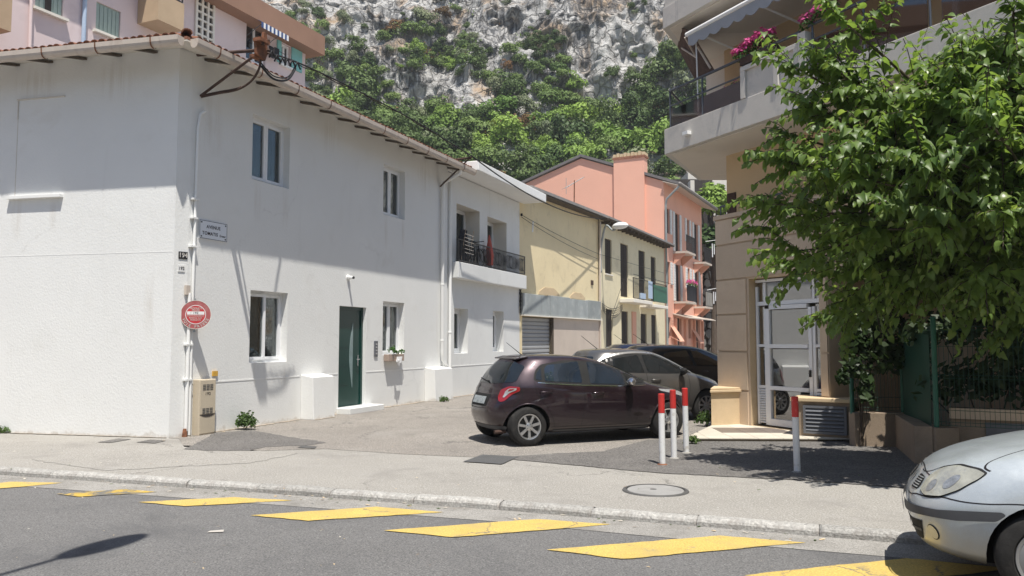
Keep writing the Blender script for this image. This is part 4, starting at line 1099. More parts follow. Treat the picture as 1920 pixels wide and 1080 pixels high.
# weeds at the foot of the walls
def weed(px, py, h, w, n, lab, F=None):
    p = gnd(px, py); V, Q = leaf_cloud(n, [(0, 0, h * .5, w * .5, w * .5, h * .5), (w * .2, 0, h * .3, w * .4, w * .4, h * .3), (-w * .25, .02, h * .28, w * .35, w * .35, h * .28)], .055, RNG, .3, .25)
    t = thing('weed', lab, 'weed', p)
    link(bpy.data.objects.new('foliage', np_mesh('foliage', V + np.array(p), Q, M['weed_leaf'])), t)
    b = MB()
    for k in range(7):
        a = random.random() * 6.28; b.tube([p, p + Vector((math.cos(a) * w * .2, math.sin(a) * w * .2, h * .5)), p + Vector((math.cos(a) * w * .35, math.sin(a) * w * .35, h * .9))], .004, 4)
    b.build('stem', M['weed_leaf'], t)
M['weed_leaf'] = leaf_mat('weed_leaf', (.075, .125, .035), (.14, .24, .04), .55, .3, .35, .3, 8)
weed(461, 806, .33, .36, 520, 'leafy green weed growing at the foot of the white wall left of the door')
weed(832, 754, .16, .24, 160, 'small bright weed beside the downpipe foot of the white house')
weed(6, 812, .14, .3, 140, 'small weed at the foot of the street side white wall')
weed(890, 738, .2, .25, 130, 'small weed against the flat roofed house behind the burgundy car')
weed(1325, 800, .32, .4, 220, 'green weed growing between the burgundy car and the beige pedestal')
weed(1298, 833, .16, .22, 120, 'small weed at the step edge behind the red and white bollards')
# ================================================================== FLAT-ROOFED WHITE ANNEX
an = thing('flat_roofed_house', 'white flat-roofed house with iron balcony next to the tiled white house', 'house', F1.P(12.9, 0))
AU0, AU1, AH = 10.06, 15.74, 6.55
ops = [(10.58, 11.52, 1.26, 2.60, .34), (13.40, 14.30, 1.28, 2.62, .34), (10.70, 12.35, 3.93, 5.72, .55, 2), (12.95, 14.55, 3.93, 5.66, .55, 2)]
b = MB(); AO = -.03
wall_cells(b, F1, AU0, AU1, 0, AH, ops, o=AO)
q0, q1, q2, q3 = F1.P(AU0, 0, AO), F1.P(AU1, 0, AO), F1.P(AU1, 0, -9), F1.P(AU0, 0, -9); up = Vector((0, 0, AH))
for p, q in ((q1, q2), (q2, q3)): b.poly([p, q, q + up, p + up])
b.build('wall', [M['grey_plaster'], M['dark_room'], M['cream_reveal']], an)
b = MB(); b.fbox(F1, AU0 + .30, AU1 + .38, AH + .02, AH + .31, -9, .85); b.fbox(F1, AU0 + .02, AU0 + .30, AH + .02, AH + .31, -9, .0)
b.build('roof_slab', M['white_smooth'], an, bevel=.02)
b = MB(); b.fbox(F1, 10.3, AU1, 3.46, 3.93, AO - .02, .24); b.build('balcony_slab', M['grey_plaster'], an, bevel=.012)
bars(F1, an, 'balcony_railing', 10.36, AU1 - .06, 3.98, 4.60, .19, 'black_metal', .105, .007, .014, None, 0.0)
b = MB()
for k in range(44):
    u = 10.45 + k * .118
    if u > AU1 - .15: break
    ring = [F1.P(u + .04 * math.sin(a), 4.29 + .22 * math.cos(a), .19) for a in np.linspace(0, 2 * math.pi, 9)]
    b.tube(ring, .006, 4, cap=False)
b.build('railing_ornament', M['black_metal'], an)
casement(F1, an, 10.58, 11.52, 1.26, 2.60, AO - .28, 1, fw=.09, curtain=[(.15, .9, 'curtain_grey')])
casement(F1, an, 13.40, 14.30, 1.28, 2.62, AO - .28, 1, fw=.09, curtain=[(.15, .9, 'curtain_grey')])
casement(F1, an, 10.70, 12.35, 3.93, 5.72, AO - .50, 2, name='balcony_door', curtain=[(.1, .9, 'curtain_grey')])
casement(F1, an, 12.95, 14.55, 3.93, 5.66, AO - .50, 2, name='balcony_door', curtain=[(.1, .9, 'curtain_grey')])
pipe('downpipe', [F1.P(10.16, 6.30, .04), F1.P(10.16, .95, .045), F1.P(10.14, .1, .06)], .048, 'white_smooth', an)
b = MB()
for z in (3.95, 1.85, 5.4): b.lathe(Matrix.Translation(F1.P(10.16, z, .043)), [(.048, 0), (.056, .005), (.056, .05), (.048, .055)], 12)
b.build('pipe_clip', M['white_smooth'], an)
b = MB(); b.fbox(F1, AU0, AU1, .885, .905, AO, AO + .008); b.build('plaster_joint', M['white_smooth'], an)
# loose cables at the seam with the yellow house
b = MB()
for k in range(5):
    b.tube([F1.P(15.70 + .03 * math.sin(k + i * 1.7), 3.6 - i * .14, .02 + .03 * math.sin(i * 2.1 + k)) for i in range(8)], .012, 4)
b.build('loose_wire', M['cable'], an)
# what stands on the balcony: a folded dryer under a black cover, a bicycle-like bundle, a red parasol
cv = thing('covered_dryer', 'folded clothes airer under a black cover on the iron balcony', 'clothes airer', F1.P(11.0, 3.93, .08))
b = MB(); rows = []
for i, z in enumerate(np.linspace(3.94, 4.95, 9)):
    w = .30 - .10 * (i / 8) + .03 * math.sin(i * 2.4); rows.append([F1.P(11.0 + w * math.cos(a) + .02 * math.sin(3 * a + i), z, .06 + w * .38 * math.sin(a)) for a in np.linspace(0, 2 * math.pi, 13)[:-1]])
for i in range(8):
    for k in range(12): b.poly([rows[i][k], rows[i][(k + 1) % 12], rows[i + 1][(k + 1) % 12], rows[i + 1][k]])
b.poly(rows[-1]); b.build('cover', M['black_fabric'], cv, True)
b = MB()
for i in range(6): z = 4.25 + i * .11; b.tube([F1.P(10.72, z, .24), F1.P(11.3, z - .02, .26)], .008, 4)
for u in (10.74, 11.28): b.tube([F1.P(u, 3.95, .1), F1.P(u, 4.95, .26)], .01, 4)
b.build('rack', M['chrome'], cv)
bi = thing('bicycle', 'dark bicycle leaning behind the iron balcony railing', 'bicycle', F1.P(11.75, 3.93, .05))
for (u, nm) in ((11.5, 'wheel'), (12.25, 'wheel')):
    b = MB(); b.tube([F1.P(u + .27 * math.cos(a), 4.22 + .27 * math.sin(a), .05) for a in np.linspace(0, 2 * math.pi, 21)], .018, 5, cap=False)
    for a in np.linspace(0, math.pi, 7)[:-1]: b.tube([F1.P(u + .26 * math.cos(a), 4.22 + .26 * math.sin(a), .05), F1.P(u - .26 * math.cos(a), 4.22 - .26 * math.sin(a), .05)], .003, 3)
    b.build(nm, M['black_metal'], bi)
b = MB()
for p in (((11.5, 4.22), (11.72, 4.52)), ((11.72, 4.52), (12.08, 4.56)), ((12.08, 4.60), (12.25, 4.22)), ((11.72, 4.52), (11.85, 4.24)), ((11.85, 4.24), (12.08, 4.54)), ((11.85, 4.24), (11.5, 4.22)), ((11.66, 4.66), (11.80, 4.28))): b.tube([F1.P(p[0][0], p[0][1], .05), F1.P(p[1][0], p[1][1], .05)], .018, 5)
b.build('frame', M['black_metal'], bi)
b = MB(); b.fbox(F1, 11.55, 11.78, 4.65, 4.69, -.01, .11); b.build('saddle', M['black_fabric'], bi)
b = MB(); b.tube([F1.P(12.06, 4.70, -.18), F1.P(12.06, 4.72, .25)], .014, 5); b.build('handlebar', M['black_metal'], bi)
ps = thing('closed_parasol', 'closed red and pink parasol leaning on the iron balcony railing', 'parasol', F1.P(12.8, 3.93, .08))
b = MB(); b.tube([F1.P(12.86, 3.94, .08), F1.P(12.66, 5.15, .16)], .014, 6); b.build('pole', M['wood_dark'], ps)
b = MB(); b.tube([F1.P(12.85, 4.05, .10), F1.P(12.80, 4.35, .12), F1.P(12.73, 4.70, .14), F1.P(12.68, 5.0, .155)], [.10, .13, .08, .02], 8); b.build('canopy', M['red_fabric'], ps)

# ================================================================== YELLOW HOUSE WITH GARAGE
yh = thing('yellow_house', 'pale yellow two-storey house with garage shutter and dark eaves', 'house', FY.P(3.8, 0))
YW = 7.72; ZW = 10.9
yz2 = lambda x, y, o=0: FY.px(x, y, o)
b = MB()
wall_cells(b, FY, .02, YW, 0, 7.0, [(.22, 2.72, 0, 2.52, .25)], o=-.04)
p0, p1 = FY.P(.02, 0, -.04), FY.P(.02, 0, -10); b.poly([p0, p1, p1 + Vector((0, 0, 7.0)), p0 + Vector((0, 0, 7.0))])
b.build('garage_wall', [M['yellow_plaster'], M['dark_room']], yh)
# alley-side openings of the second part
zops = []
for (x0, x1, y0, y1) in ((1134, 1146, 446, 515), (1163, 1177, 455, 540), (1197, 1209, 468, 540), (1220, 1229, 480, 540), (1136, 1148, 579, 650), (1165, 1177, 583, 650), (1201, 1212, 588, 650), (1221, 1230, 590, 648)):
    ua, zt = FZ.px(x0, y0); ub, zb = FZ.px(x1, y1)
    zops.append((ua, ub + .1, max(zb, .9 if y1 > 645 else 0), zt, .16))
up_b = [list(q) for q in zops]
for q in up_b[1:4]: q[2] = 3.75
zops = [tuple(q) for q in up_b]
b = MB(); wall_cells(b, FZ, 0, ZW, 0, 7.15, zops)
e0, e1 = FZ.P(ZW, 0), FZ.P(ZW, 0, -10); b.poly([e0, e1, e1 + Vector((0, 0, 7.1)), e0 + Vector((0, 0, 7.1))])
b.build('alley_wall', [M['yellow_plaster_b'], M['dark_room']], yh)
for i, q in enumerate(zops):
    w = MB(); mid = (q[0] + q[1]) / 2
    for (a, c) in ((q[0] + .01, mid - .01), (mid + .01, q[1] - .01)):
        w.fbox(FZ, a, c, q[2] + .02, q[3] - .02, -.10, -.06)
        n = int((q[3] - q[2]) / .09)
        for k in range(n): w.fbox(FZ, a + .05, c - .05, q[2] + .05 + k * .09, q[2] + .09 + k * .09, -.06, -.045)
    w.build('window_shutter', M['dark_shutter'], yh)
    if i in (0, 4, 5, 6, 7):
        b = MB(); b.fbox(FZ, q[0] - .05, q[1] + .05, q[2] - .06, q[2] - .003, -.1, .06); b.build('window_sill', M['cream_reveal'], yh)
dq = (FZ.px(1184, 585), FZ.px(1192, 650)); b = MB(); b.fbox(FZ, dq[0][0], dq[1][0], .0, dq[0][1] + .02, .003, .05); b.build('orange_door_panel', M['salmon_light'], yh)
# roof: overhanging dark edge
def slab(F, ua, ub, z0, o0, rise, depth, th, m, nm, parent):
    b = MB(); b.prism([F.P(ua, z0, o0), F.P(ub, z0, o0), F.P(ub, z0 + rise, o0 - depth), F.P(ua, z0 + rise, o0 - depth)], Vector((0, 0, th))); return b.build(nm, m, parent)
slab(FY, .05, YW + .35, 6.98, .42, .75, 5.0, .05, M['wood_dark'], 'roof_boarding', yh)
slab(FY, .05, YW + .35, 7.035, .46, .75, 5.0, .11, M['grey_roof'], 'roof', yh)
slab(FZ, -.15, ZW + .30, 6.96, .52, .75, 5.0, .05, M['wood_dark'], 'roof_boarding', yh)
slab(FZ, -.15, ZW + .30, 7.015, .55, .75, 5.0, .09, M['grey_roof'], 'roof', yh)
for i in range(18): b = MB(); b.fbox(FZ, .2 + i * .6, .28 + i * .6, 6.84, 6.96, -.02, .46); b.build('rafter', M['wood_dark'], yh)
# garage shutter slats
for k in range(17):
    z = .02 + k * .146; b = MB() if k == 0 else None
    if k == 0:
        prof = [(0, 0), (.03, .035), (.03, .105), (0, .14)]
        b.prism([FY.P(.22, z + q, -.16 + p) for (p, q) in prof], FY.d * 2.5); so0 = b.build('shutter_slat', M['shutter_metal'], yh); sm0 = so0.data
    else: inst('shutter_slat', sm0, Matrix.Translation((0, 0, k * .146)), yh)
# zinc sheets over the garage
us = [.06, 2.35, 4.2, 6.2, 7.66]
for i in range(4):
    b = MB(); b.fbox(FY, us[i] + .008, us[i + 1] - .008, 2.57, 3.33 + (.03 if i % 2 else 0), -.04, .09 + .012 * (i % 2)); b.build('fascia_sheet', M['zinc'], yh, bevel=.01)
b = MB(); b.fbox(FY, .06, 7.68, 2.53, 2.568, -.04, .14); b.build('fascia_ledge', M['cream_reveal'], yh)
b = MB(); b.fbox(FY, 2.78, 7.70, 0, 2.52, -.03, .02); b.build('infill_panel', M['pinkish_panel'], yh)
b = MB(); b.fbox(FY, 2.72, 2.78, 0, 2.52, -.2, .03); b.build('shutter_jamb', M['wood_dark'], yh)
for (uc, w, h) in ((2.5, .95, .30), (5.3, .8, .26)):
    b = MB(); b.prism([FY.P(uc + w * math.cos(a), 3.37 + h * max(0, math.sin(a)) + .02 * math.sin(7 * a), -.035) for a in np.linspace(0, math.pi, 12)], FY.n * .02); b.build('broken_plaster', M['beige_pillar'], yh)
pipe('corner_pipe', [FY.P(YW - .12, 6.9, .1), FY.P(YW - .12, 3.4, .06), FY.P(YW - .1, .1, .06)], .045, 'gutter_paint', yh)
b = MB(); u_, z_ = FY.px(1111, 530); b.fbox(FY, u_ - .12, u_ + .12, z_ - .1, z_ + .1, -.03, 0); b.build('number_plate', M['rust_dark'], yh)
b = MB(); u_, z_ = FY.px(999, 424); b.prism([FY.P(u_, z_ - .22, -.035), FY.P(u_ + .10, z_ - .20, -.035), FY.P(u_ + .14, z_ + .2, -.035), FY.P(u_ + .05, z_ + .2, -.035)], FY.n * .008); b.build('paper_strip', M['white_fabric'], yh)
# balcony of the yellow house
ba, bz_ = FZ.px(1164, 549, .7); bc, _ = FZ.px(1236, 553, .8)
b = MB(); b.fbox(FZ, 2.75, 5.9, 3.45, 3.62, -.05, .72); b.fbox(FZ, 6.1, 8.9, 3.35, 3.5, -.05, .72); b.build('balcony_slab', M['cream_reveal'], yh, bevel=.015)
bars(FZ, yh, 'balcony_railing', 2.85, 8.8, 3.66, 4.62, .66, 'black_metal', .13, .009, .016, None, 0.0)
b = MB(); b.fbox(FZ, 6.2, 8.75, 3.66, 4.5, .68, .70); b.build('green_screen', M['green_post'], yh)
lau = thing('laundry', 'pale laundry hanging over the railing of the yellow house balcony', 'laundry', FZ.P(5.5, 3.7, .7))
b = MB(); b.fbox(FZ, 5.2, 5.9, 3.75, 4.62, .70, .72); b.fbox(FZ, 4.0, 4.7, 3.68, 3.95, .60, .72); b.build('towel', M['pale_blue'], lau)
b = MB(); b.tube([FZ.P(2.6, 4.75, .75), FZ.P(9.6, 4.72, .85)], .012, 4); b.tube([FZ.P(2.7, 4.4, .2), FZ.P(1.6, 2.9, .05)], .012, 4); b.build('clothes_line', M['cable'], lau)
b = MB()
for k in range(5): b.tube(sag(FZ.P(.1, 3.3 - .06 * k, .08), FZ.P(2.9, 3.35 - .05 * k, .1), .22 + .05 * k, 8), .014, 4)
tag(b.build('wire_bundle', M['cable']), 'bundle of sagging wires on the corner of the yellow house', 'cable')
# street lamp on the corner
lampz = P3 + Vector((0, 0, 0))
hd_, hz_ = FZ.px(1157, 425, 1.0)
sl_ = thing('street_lamp', 'white street lamp on a curved arm at the corner of the yellow house', 'street lamp', FZ.P(.05, 5.6, .05))
hp = FZ.P(hd_, hz_, 1.0); ra = FZ.P(.05, 5.65, .06)
b = MB(); b.tube([Vector(p) for p in catmull([ra - Vector((0, 0, 1.0)), ra, ra.lerp(hp, .3) + Vector((0, 0, .75)), hp.lerp(ra, .25) + Vector((0, 0, .10)), hp], 8, False)], .045, 8); b.build('arm', M['zinc'], sl_, True)
dirh = (hp - ra); dirh.z = 0; dirh.normalize()
b = MB(); Mh = Matrix.Translation(hp + dirh * .2) @ Matrix(((dirh.x, -dirh.y, 0, 0), (dirh.y, dirh.x, 0, 0), (0, 0, 1, 0), (0, 0, 0, 1))) @ Matrix.Diagonal((1.65, .9, 1, 1))
b.lathe(Mh, [(0.001, .16), (.12, .15), (.22, .10), (.275, .02), (.27, -.02)], 20, 0); b.build('shell', M['white_smooth'], sl_, True)
b = MB(); b.lathe(Mh, [(.265, -.02), (.2, -.09), (.1, -.12), (0.001, -.13)], 20); b.build('diffuser', M['sign_white'], sl_, True)

# ================================================================== CORAL HOUSE
P4 = FZ.P(10.95, 0)
FG = Fr((P4.x, P4.y), -63.5, -1)            # gable, u grows to the left
FP = Fr((P4.x, P4.y), 26.5, 1)              # alley front
ph = thing('coral_house', 'tall coral house with blank gable, crenellated chimney block and balconies', 'house', FP.P(2, 0))
GW, EV = 9.7, 10.75
kz = lambda x, y: FG.px(x, y)
ur, zr = kz(1090, 297)
zl = 10.9
b = MB()
b.poly([FG.P(0, 0), FG.P(0, EV), FG.P(ur, zr), FG.P(GW + .6, zl), FG.P(GW + .6, 0)])
b.build('gable_wall', M['coral'], ph)
PL = 9.3
pops = []
for (x0, x1, y0, y1) in ((1241, 1249, 382, 440), (1259, 1273, 395, 470), (1287, 1293, 415, 455), (1301, 1311, 425, 470), (1243, 1250, 485, 520), (1243, 1251, 522, 590), (1262, 1276, 497, 550), (1287, 1297, 505, 545), (1303, 1312, 512, 555), (1245, 1253, 592, 648), (1265, 1277, 594, 650), (1291, 1299, 598, 650), (1304, 1314, 600, 650)):
    ua, zt = FP.px(x0, y0); ub, zb = FP.px(x1, y1); pops.append((max(.12, ua), min(PL - .1, ub), zb if y1 < 645 else .8, zt, .14))
FLZ = [(6.95, 9.3), (4.0, 6.2), (.9, 3.0)]
pc = []
for fl, (zl_, zh_) in enumerate(FLZ):
    for (ua, ub) in ((.35, 1.15), (2.25, 3.35), (5.1, 5.75), (7.0, 8.1)): pc.append((ua, ub, zl_ + (.9 if ua < 1 or 5 < ua < 6 else 0), zh_, .16))
b = MB(); wall_cells(b, FP, 0, PL, 0, EV, pc)
f0, f1 = FP.P(PL, 0), FP.P(PL, 0, -9); b.poly([f0, f1, f1 + Vector((0, 0, EV)), f0 + Vector((0, 0, EV))])
b.build('alley_wall', [M['coral_front'], M['dark_room']], ph)
for (ua, ub, zl_, zh_, d) in pc:
    w = MB(); w.fbox(FP, ua, ub, zl_, zh_, -.14, -.10); wo_ = w.build('window', M['dark_shutter'], ph)
    for (a, c) in ((ua - .42, ua - .02), (ub + .02, ub + .42)):
        if a < .02 or c > PL: continue
        s_ = MB(); s_.fbox(FP, a, c, zl_, zh_, .005, .05)
        for k in range(int((zh_ - zl_) / .16)): s_.fbox(FP, a + .04, c - .04, zl_ + .05 + k * .16, zl_ + .12 + k * .16, .05, .062)
        s_.build('shutter', M['salmon_light' if zl_ < 3 else 'curtain'], wo_)
# roof with thick verge and eaves
rd = FP.d * (PL + .5)
b = MB()
pR, pM, pL_ = FG.P(-.95, EV - .30, .14), FG.P(ur, zr + .08, .14), FG.P(GW + 1.0, zl - .1, .14)
b.prism([pR, pM, pM + Vector((0, 0, .16)), pR + Vector((0, 0, .16))], rd)
b.prism([pM, pL_, pL_ + Vector((0, 0, .16)), pM + Vector((0, 0, .16))], rd)
b.build('roof', M['roof_edge'], ph)
b = MB(); b.prism([FG.P(-.92, EV - .33, .22), FG.P(0, EV - .02, .22), FG.P(0, EV - .06, .22), FG.P(-.92, EV - .37, .22)], rd); b.build('soffit', M['gutter_paint'], ph)
b = MB(); b.tube([FG.P(-1.0, EV - .26, .3), FG.P(-1.0, EV - .26, .3) + rd], .09, 8); b.build('gutter', M['grey_roof'], ph, True)
ca, _ = kz(1152, 300); cb, cz = kz(1209, 300)
ub_, zb_ = kz(1180, 298)
b = MB(); b.fbox(FG, cb, ca, 0, zb_, -.5, .16); ch = b.build('chimney_block', M['coral'], ph)
b = MB(); b.fbox(FG, cb - .06, ca + .06, zb_, zb_ + .12, -.56, .22); b.build('coping', M['terracotta'], ch)
n = 9
for k in range(n):
    a = cb - .06 + (ca - cb + .12) * k / n; b = MB(); b.fbox(FG, a + .02, a + (ca - cb + .12) / n - .04, zb_ + .12, zb_ + .30 + .05 * (k % 2), -.5, .20); b.build('crenel', M['beige_pillar'], ch)
pipe('downpipe', [FG.P(-.95, EV - .4, .2), FG.P(-.2, EV - 1.05, .1), FG.P(-.12, EV - 1.4, .05), FG.P(-.12, .2, .05)], .06, 'zinc', ph)
# balconies
def p_balcony(ua, ub, z, dep, scr=None):
    s_ = MB(); s_.prism([FP.P(ua, z, 0), FP.P(ub, z, 0), FP.P(ub, z, dep), FP.P(ua, z, dep)], Vector((0, 0, -.12))); bo = s_.build('balcony', M['gutter_paint'], ph)
    for u in (ua + .1, ub - .18):
        t_ = MB(); t_.prism([FP.P(u, z - .12, .02), FP.P(u, z - .12, dep * .8), FP.P(u, z - .20, dep * .8), FP.P(u, z - .75, .02)], FP.d * .09); t_.build('bracket', M['salmon_light'], bo)
    bars(FP, bo, 'railing', ua + .04, ub - .04, z + .06, z + .95, dep - .05, 'black_metal', .12, .011, .02, None, 0.0)
    if scr: t_ = MB(); t_.fbox(FP, ua + .02, ub - .02, z + .05, z + .92, dep - .02, dep); t_.build('screen', M[scr], bo)
p_balcony(1.85, 3.9, 6.9, .85); p_balcony(6.7, 8.6, 6.7, .8)
p_balcony(1.85, 3.9, 3.95, .85, 'black_fabric'); p_balcony(6.7, 8.6, 3.85, .8, 'stone_wall')
s_ = MB(); s_.prism([FP.P(1.6, 3.2, .0), FP.P(8.8, 3.2, 0), FP.P(8.8, 2.95, .95), FP.P(1.6, 2.95, .95)], Vector((0, 0, .06))); s_.build('canopy', M['gutter_paint'], ph)
for u in (1.8, 4.1, 6.4, 8.6):
    t_ = MB(); t_.fbox(FP, u, u + .22, 0, 2.95, .0, .16); t_.build('pilaster', M['salmon_light'], ph)
for u in (1.6, 3.6, 5.4, 7.5):
    t_ = MB(); t_.fbox(FP, u, u + .5, .0, .85, .02, .3); t_.build('plinth_block', M['white_smooth'], ph)
pf = thing('balcony_flowers', 'pink flowers along the dark balcony of the coral house', 'flowers', FP.P(2.9, 4.9, .9))
for mt, nn_, dz in (('pink_flower', 260, .06), ('flower_leaf', 160, -.05)):
    V, Q = leaf_cloud(nn_, [(-.8, 0, dz, .35, .18, .2), (0, 0, dz + .05, .5, .2, .24), (.7, 0, dz, .4, .18, .2)], .09, RNG)
    link(bpy.data.objects.new('blossoms' if mt == 'pink_flower' else 'leaves', np_mesh(mt, np.array([tuple(FP.P(2.9 + v[0], 4.98 + v[2], .85 + v[1])) for v in V]), Q, M[mt])), pf)
for (u, z, h, lab, nm) in ((8.75, 7.2, .9, 'white cloth hanging from the upper balcony of the coral house', 0), (8.9, 4.1, .8, 'white cloth hanging from the lower balcony of the coral house', 1)):
    t_ = MB(); t_.tube([FP.P(u - .6, z + h + .08, .5), FP.P(u + .55, z + h + .3, 1.15)], .015, 4)
    t_.fbox(FP, u, u + .22, z, z + h, .78, .80); t_.fbox(FP, u + .24, u + .4, z + .2, z + h, .86, .88)
    tag(t_.build('hanging_cloth', M['white_fabric']), lab, 'laundry')
for (u, z) in ((1.0, 1.6), (5.9, 1.5)):
    t_ = MB(); t_.prism([FP.P(u, z + .9, .02), FP.P(u + .9, z + .9, .02), FP.P(u + .9, z, .6), FP.P(u, z, .6)], Vector((0, 0, .03)))
    t_.tube([FP.P(u, z, .6), FP.P(u, z + .3, .0)], .015, 4)
    t_.build('window_awning', M['salmon_light'], ph)
# aerial
ua_, za_ = FY.px(1076, 380); aer = thing('tv_aerial', 'thin television aerial on a mast above the yellow house roof', 'aerial', at_depth(1076, 382, 33.5))
ab = at_depth(1076, 386, 33.2); at_ = at_depth(1077, 338, 33.2)
b = MB(); b.tube([ab - Vector((0, 0, .6)), at_], .025, 5); b.build('mast', M['rust'], aer)
b = MB(); q = Vector((.42, .2, .28)); b.tube([at_ - q + Vector((0, 0, -.1)), at_ + q + Vector((0, 0, -.1))], .014, 4)
for k in range(7):
    p = at_ + q * (-.95 + .3 * k) + Vector((0, 0, -.1)); w = Vector((.2, -.5, 0)).normalized() * (.34 - .02 * k); b.tube([p - w, p + w], .008, 4)
b.tube([at_ + Vector((-.35, 0, .1)), at_ + Vector((-.35, 0, -.6))], .01, 4); b.build('antenna', M['zinc'], aer)

# ================================================================== END OF THE ALLEY: stone wall, tree, grey block
sw = thing('stone_wall', 'rough grey stone retaining wall at the end of the alley', 'wall', (14.2, 57, 0))
FW = Fr(at_depth(1296, 640, 57.5).xy, 70, 1)
b = MB(); b.fbox(FW, -.5, 8, -.2, 8.2, -1.0, 0); b.build('backing', M['soil'], sw)
random.seed(5)
smesh = []
for k in range(6):
    b = MB(); pts = [(random.uniform(.36, .5) * math.cos(a), random.uniform(.36, .5) * math.sin(a)) for a in np.linspace(0, 2 * math.pi, 8)[:-1]]
    b.prism([(x, 0, z * .72) for x, z in pts], (0, -.16, 0)); smesh.append(b.mesh('stone', M['stone_wall']))
for r_ in range(13):
    u = -.5 + random.uniform(0, .4)
    while u < 7.6:
        s_ = random.uniform(.8, 1.25); inst('stone', random.choice(smesh), FW.mat(u, .3 + r_ * .62 + random.uniform(-.06, .06), 0) @ Matrix.Diagonal((s_, -1, 1, 1)), sw); u += s_ * .92
gb = thing('grey_building', 'grey concrete block with dark openings behind the coral house roof', 'building', at_depth(1330, 640, 62))
b = MB()
for (x0, x1, y0, y1) in ((1295, 1302, 338, 372), (1338, 1362, 392, 404), (1338, 1362, 340, 352), (1342, 1364, 372, 440)):
    p = at_depth(x0, y1, 62); q = at_depth(x1, y0, 62); b.box(p, (q.x - p.x, 0, 0), (0, 1.2, 0), (0, 0, q.z - p.z))
p = at_depth(1290, 336, 63.5); b.box(p + Vector((0, 0, -1)), (8, 0, 0), (0, 4, 0), (0, 0, 1.6)); b.build('concrete_frame', M['concrete_slab'], gb)
b = MB(); p = at_depth(1262, 372, 63); q = at_depth(1300, 336, 63); b.box(Vector((p.x, 63, -1)), (3.2, 0, 0), (0, 3, 0), (0, 0, q.z + 1)); b.build('dark_wall', M['dark_shade'], gb)
def round_tree(c, r, n, mt, lab, name='tree', tr=True, size=.3, blobs=10, seed=3):
    rg = np.random.default_rng(seed); bl = [(0, 0, 0, .72, .72, .72)]
    for _ in range(blobs):
        a = rg.random() * 6.28; e = rg.uniform(-.6, 1); rr_ = .55; bl.append((math.cos(a) * rr_ * math.cos(e), math.sin(a) * rr_ * math.cos(e), math.sin(e) * rr_, .42, .42, .36))
    V, Q = leaf_cloud(n, bl, size / r, rg); t = thing(name, lab, 'tree', (c[0], c[1], 0))
    link(bpy.data.objects.new('crown', np_mesh('crown', V * r + np.array(c), Q, M[mt])), t)
    b = MB(); b.tube([Vector((c[0], c[1], -.2)), Vector((c[0] + .1, c[1], c[2] * .5)), Vector(c)], [.22, .16, .08], 7)
    for k in range(4): a = k * 1.6; b.tube([Vector((c[0] + .1, c[1], c[2] * .6)), Vector(c) + Vector((math.cos(a) * r * .5, math.sin(a) * r * .5, r * .2))], [.09, .03], 5)
    b.build('trunk', M['bark'], t)
round_tree(tuple(at_depth(1335, 385, 58)), 2.0, 2600, 'bush_light', 'bright green tree at the end of the alley above the stone wall', size=.34)
round_tree(tuple(at_depth(1334, 455, 57)), 1.9, 2200, 'bush_dark', 'dark green tree at the end of the alley beside the coral house', size=.34, seed=4)

# ================================================================== LILAC APARTMENT BLOCK BEHIND THE WHITE HOUSE
pE = at_depth(572, 135, 36.0)
FL = Fr((pE.x, pE.y), 23.5, 1)       # u negative towards the camera
lb = thing('lilac_apartment_block', 'pale lilac apartment block with brown roof edge behind the white house', 'apartment block', FL.P(-8, 0))
LH = FL.px(578, 88, .6)[1]
def lr(x0, y0, x1, y1, o=0): a = FL.px(x0, y0, o); c = FL.px(x1, y1, o); return a[0], c[0], a[1], c[1]
lw = {}
aw_u0, _ = FL.px(462, 60); aw_u1, _ = FL.px(499, 60); tl0, _ = FL.px(527, 90); tl1, _ = FL.px(545, 95)
w2a, w2b = FL.px(181, 5)[0], FL.px(226, 40)[0]; w1a, w1b = FL.px(66, 0)[0], FL.px(118, 20)[0]
TOPZ = FL.px(226, 22)[1]; SILL = FL.px(126, 38)[1]
s2 = FL.px(183, 58)[1]
ops = [(aw_u0, aw_u1, FL.px(462, 88)[1] - .5, FL.px(462, 30)[1], .2), (tl0, tl1, FL.px(545, 128)[1], FL.px(545, 88)[1], .2), (w2a, w2b, s2, FL.px(181, 2)[1], .18), (w1a, w1b, FL.px(66, 14)[1], FL.px(66, 14)[1] + 1.5, .18)]
b = MB(); wall_cells(b, FL, -34, 0, 0, LH, ops)
g0, g1 = FL.P(0, 0), FL.P(0, 0, -12); b.poly([g0, g1, g1 + Vector((0, 0, LH)), g0 + Vector((0, 0, LH))])
b.build('wall', [M['lilac_wall'], M['dark_room']], lb)
fz0 = FL.px(578, 82, .7)[1]
b = MB(); b.fbox(FL, -34, .5, fz0 - .15, fz0 + .75, -12, .72); b.build('roof_fascia', M['brown_fascia'], lb)
